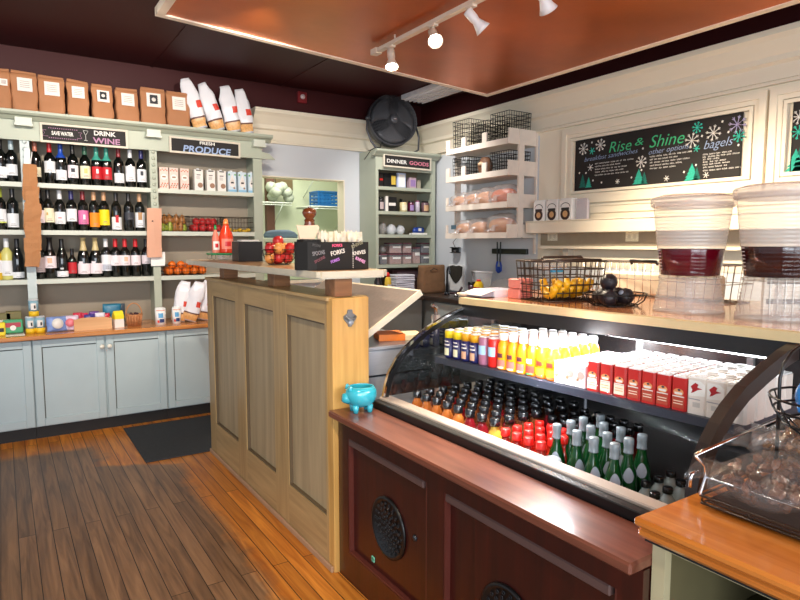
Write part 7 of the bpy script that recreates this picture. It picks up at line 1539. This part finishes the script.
# large chrome wire basket behind
xa = on_y(592, 300, 1.98).x; xb = on_y(735, 306, 1.5).x
t = wire_basket('wire_bread_basket', 'large silvery wire basket with black handle behind the avocados', (2.69, 1.80, BT+.001), .18, .80, .165, .05, wirechrome, .0018, .045, 3, rim=.0035, rot=(0, 0, R(-6)))
mb = MB(); mb.tube([(-.14, -.10, .16), (-.15, -.10, .175), (-.15, .05, .175), (-.14, .05, .16)], .007, 6); mb.build('handle', black, t)
MB().bb(2.64, 2.74, 1.50, 2.10, BT+.006, BT+.115, ch=.01).build('paper_bundle', mat('patterned_paper', (226, 216, 190), .6, nscale=30, namt=.1), label='block of cream patterned paper inside the silvery wire basket', cat='paper')
# slotted rack between dispensers
t = thing('slotted_steel_stand', 'steel stand with dark slots visible between the two drink dispensers', 'stand', (2.62, 1.17, BT), (0, 0, R(-35))); mb = MB(); mb.bb(-.11, .11, 0, .02, 0, .20); mb.build('panel', mat('stand_cream', (206, 196, 176), .3, metal=.3), t)
mb = MB(); mb.bb(-.10, .10, -.003, 0, .10, .13); mb.bb(-.10, .10, -.003, 0, .165, .18); mb.bb(-.10, .10, -.003, 0, .02, .04); mb.build('slots', mat('slot_brown', (44, 34, 26), .5), t)
mb = MB(); [mb.bb(-.09+.03*k, -.087+.03*k, -.006, -.003, .0, .19) for k in range(7)]; mb.build('rods', wirechrome, t)
# drink dispensers
def dispenser(px, py, liquid, lb, scale=1, y=None):
    p = on_z(px, py, BT); c = Vector((p.x, p.y, BT)); t = thing('drink_dispenser', lb, 'drink dispenser', c); d = (c-Vector((0, 0, H))).dot(cF)
    k = d/FPX*1.0  # metres per pixel at that distance
    S = k*scale
    def rib(r0, z0, r1, z1, n, amp):
        out = []
        for i in range(n*4+1):
            f = i/(n*4); out.append(((r0+(r1-r0)*f)+amp*math.sin(f*n*2*PI), z0+(z1-z0)*f))
        return out
    base = [(34*S, 0), (34*S, 3*S)]+rib(33.5*S, 4*S, 28*S, 32*S, 8, .55*S)+[(27.5*S, 34*S)]
    MB().lathe([(34.01*S, -.0)]+base[1:]+[(20*S, 34.1*S), (0, 34.1*S)], 40).build('ribbed_base', acrylic, t)
    MB().lathe([(28*S, 34.2*S), (29.5*S, 34.2*S), (29.5*S, 36.5*S), (28*S, 36.5*S)], 40).build('waist_ring', acrylic, t)
    body = [(27.5*S, 36.6*S), (29*S, 40*S)]+rib(29*S, 40*S, 37*S, 110*S, 20, .22*S)
    lo_ = [p_ for p_ in body if p_[1] <= 64.6*S]; hi_ = [p_ for p_ in body if p_[1] > 63.0*S]
    MB().lathe([(0, 36.6*S)]+lo_+[(20*S, lo_[-1][1]+.0001)][:0]+[(lo_[-1][0]-.0005, lo_[-1][1]), ], 44).build('lower_tank', tankclear, t)
    MB().lathe(hi_+[(37.3*S, 110*S), (36.8*S, 110.2*S)], 44).build('ribbed_tank', milkyp, t)
    MB().lathe([(0, 37.6*S), (27.6*S, 37.9*S), (31.2*S, 64*S), (31.1*S, 64.5*S), (0, 64.5*S)], 36).build('liquid', liquid, t)
    lidm = clear('smoky_lid', tint=(.9, .88, .88, 1), diff=.35, dcol=(.66, .60, .60, 1), glossy=.04, edge=.4, grough=.1) if 'smoky_lid' not in MATS else MATS['smoky_lid']
    MB().lathe([(37.5*S, 106*S), (39.5*S, 108*S), (40*S, 114*S), (38.5*S, 116*S), (30*S, 118.5*S), (0, 119*S)], 44).build('lid', lidm, t)
    mb = MB(); sd = (Vector((0, 0, H))-c); an = math.atan2(sd.y, sd.x)-1.0
    for q in range(7): mb.box(((31.5*S+q*.45*S)*math.cos(an), (31.5*S+q*.45*S)*math.sin(an), (44+q*3.2)*S), (.004, .012, .0018), rot=(0, 0, an))
    mb.build('level_marks', flat('level_mark', (190, 180, 180)), t)
    MB().lathe([(3.5*S, 2*S), (3.5*S, 34*S), (0, 34*S)], 14).build('inner_tube', acrylic, t)
    return t
dispenser(688, 311.5, mat('cranberry_liquid', (84, 6, 20), .12), 'ribbed clear drink dispenser of deep red juice on the pine worktop', .97)
dispenser(777, 319, mat('cola_liquid', (50, 20, 16), .12), 'ribbed clear drink dispenser of dark brown drink at the right photo edge', 1.12)
# turquoise pig pot
p = on_z(366, 413, .7655); t = thing('pig_pot', 'small glossy turquoise pig-shaped pot on the mahogany ledge', 'pot', (1.288, 2.288, .7655), (0, 0, R(168))); t.scale = (1.22,)*3
tq = mat('turquoise_glaze', (52, 170, 188), .12, nscale=10, namt=.12, coat=.6)
MB().lathe([(0, .018), (.026, .02), (.044, .036), (.052, .058), (.050, .078), (.042, .092), (.038, .093), (.038, .088), (.044, .074), (.044, .058), (.03, .034), (0, .03)], 32, sx=1.12).build('body', tq, t)
for x, y in ((.026, .02), (.026, -.02), (-.026, .02), (-.026, -.02)): MB().lathe([(.009, 0), (.013, .028), (0, .03)], 12, (x, y, 0)).build('foot', tq, t)
MB().lathe([(.022, -.004), (.018, .012), (.014, .02), (0, .021)], 16, (0, 0, 0), 0, Matrix.Translation((.050, 0, .052)) @ rotm((0, R(80), 0))).build('snout', tq, t)
for s_ in (-1, 1): MB().lathe([(0, 0), (.010, .003), (.006, .018), (0, .022)], 10, (.044, s_*.022, .078), sy=.5).build('ear', tq, t)
# wire stand + blue basket at the right edge
t = thing('wire_frame_stand', 'thin black bent wire frame standing behind the snack basket', 'wire frame', (0, 0, 0)); q0 = on_y(778, 430, .70); 
pts = [(on_y(a, b, .70)) for a, b in ((778, 440), (779, 400), (780, 378), (784, 364), (792, 352), (803, 344), (820, 338))]
pts = [Vector((p.x, .70, max(p.z, NZ+.004))) for p in pts]; pts[0].z = NZ+.004
end = pts[-1]; MB().tube(pts+[Vector((end.x+.02, .70, end.z-.02)), Vector((end.x+.03, .70, NZ+.004))], .004, 6).build('wire', black, t)
MB().tube([pts[0]+Vector((0, 0, 0)), Vector((end.x+.03, .70, NZ+.004))], .004, 6).build('foot_wire', black, t)
bx0 = on_y(782, 380, .62); t = thing('blue_packet_basket', 'round black wire basket of shiny blue packets at the right photo edge', 'basket', (bx0.x+.135+.05, .60, NZ+.19)); mb = MB()
for z, r_ in ((.0, .05), (.03, .09), (.06, .11), (.09, .12)): mb.tube([(r_*math.cos(2*PI*k/22), r_*math.sin(2*PI*k/22), z) for k in range(22)], .003, 5, closed=True)
for k in range(12): a = 2*PI*k/12; mb.tube([(r_*math.cos(a), r_*math.sin(a), z) for z, r_ in ((0, .0), (.0, .05), (.03, .09), (.06, .11), (.09, .12))], .0022, 4)
mb.cyl((0, 0, -.19), (0, 0, 0), .008, 8); mb.lathe([(.07, -.19), (.07, -.185), (0, -.183)], 20); mb.build('wire_bowl', black, t)
bf = mat('blue_foil', (40, 130, 210), .2, nscale=30, namt=.4, bump=.5); cc_ = t.location.copy()
for i, (dx, dy, dz) in enumerate(((-.03, -.03, .01), (.03, .0, .012), (-.02, .035, .05), (.01, -.045, .055), (.03, .03, .07))):
    snack(cc_.x+dx, cc_.y+dy, cc_.z+dz, .10, .075, .045, bf, 'shiny blue packet in the round wire basket at the photo edge', 'blue packets in the round basket', i+60, rot=(R(20*(i-2)), R(15), R(-50+25*i)))
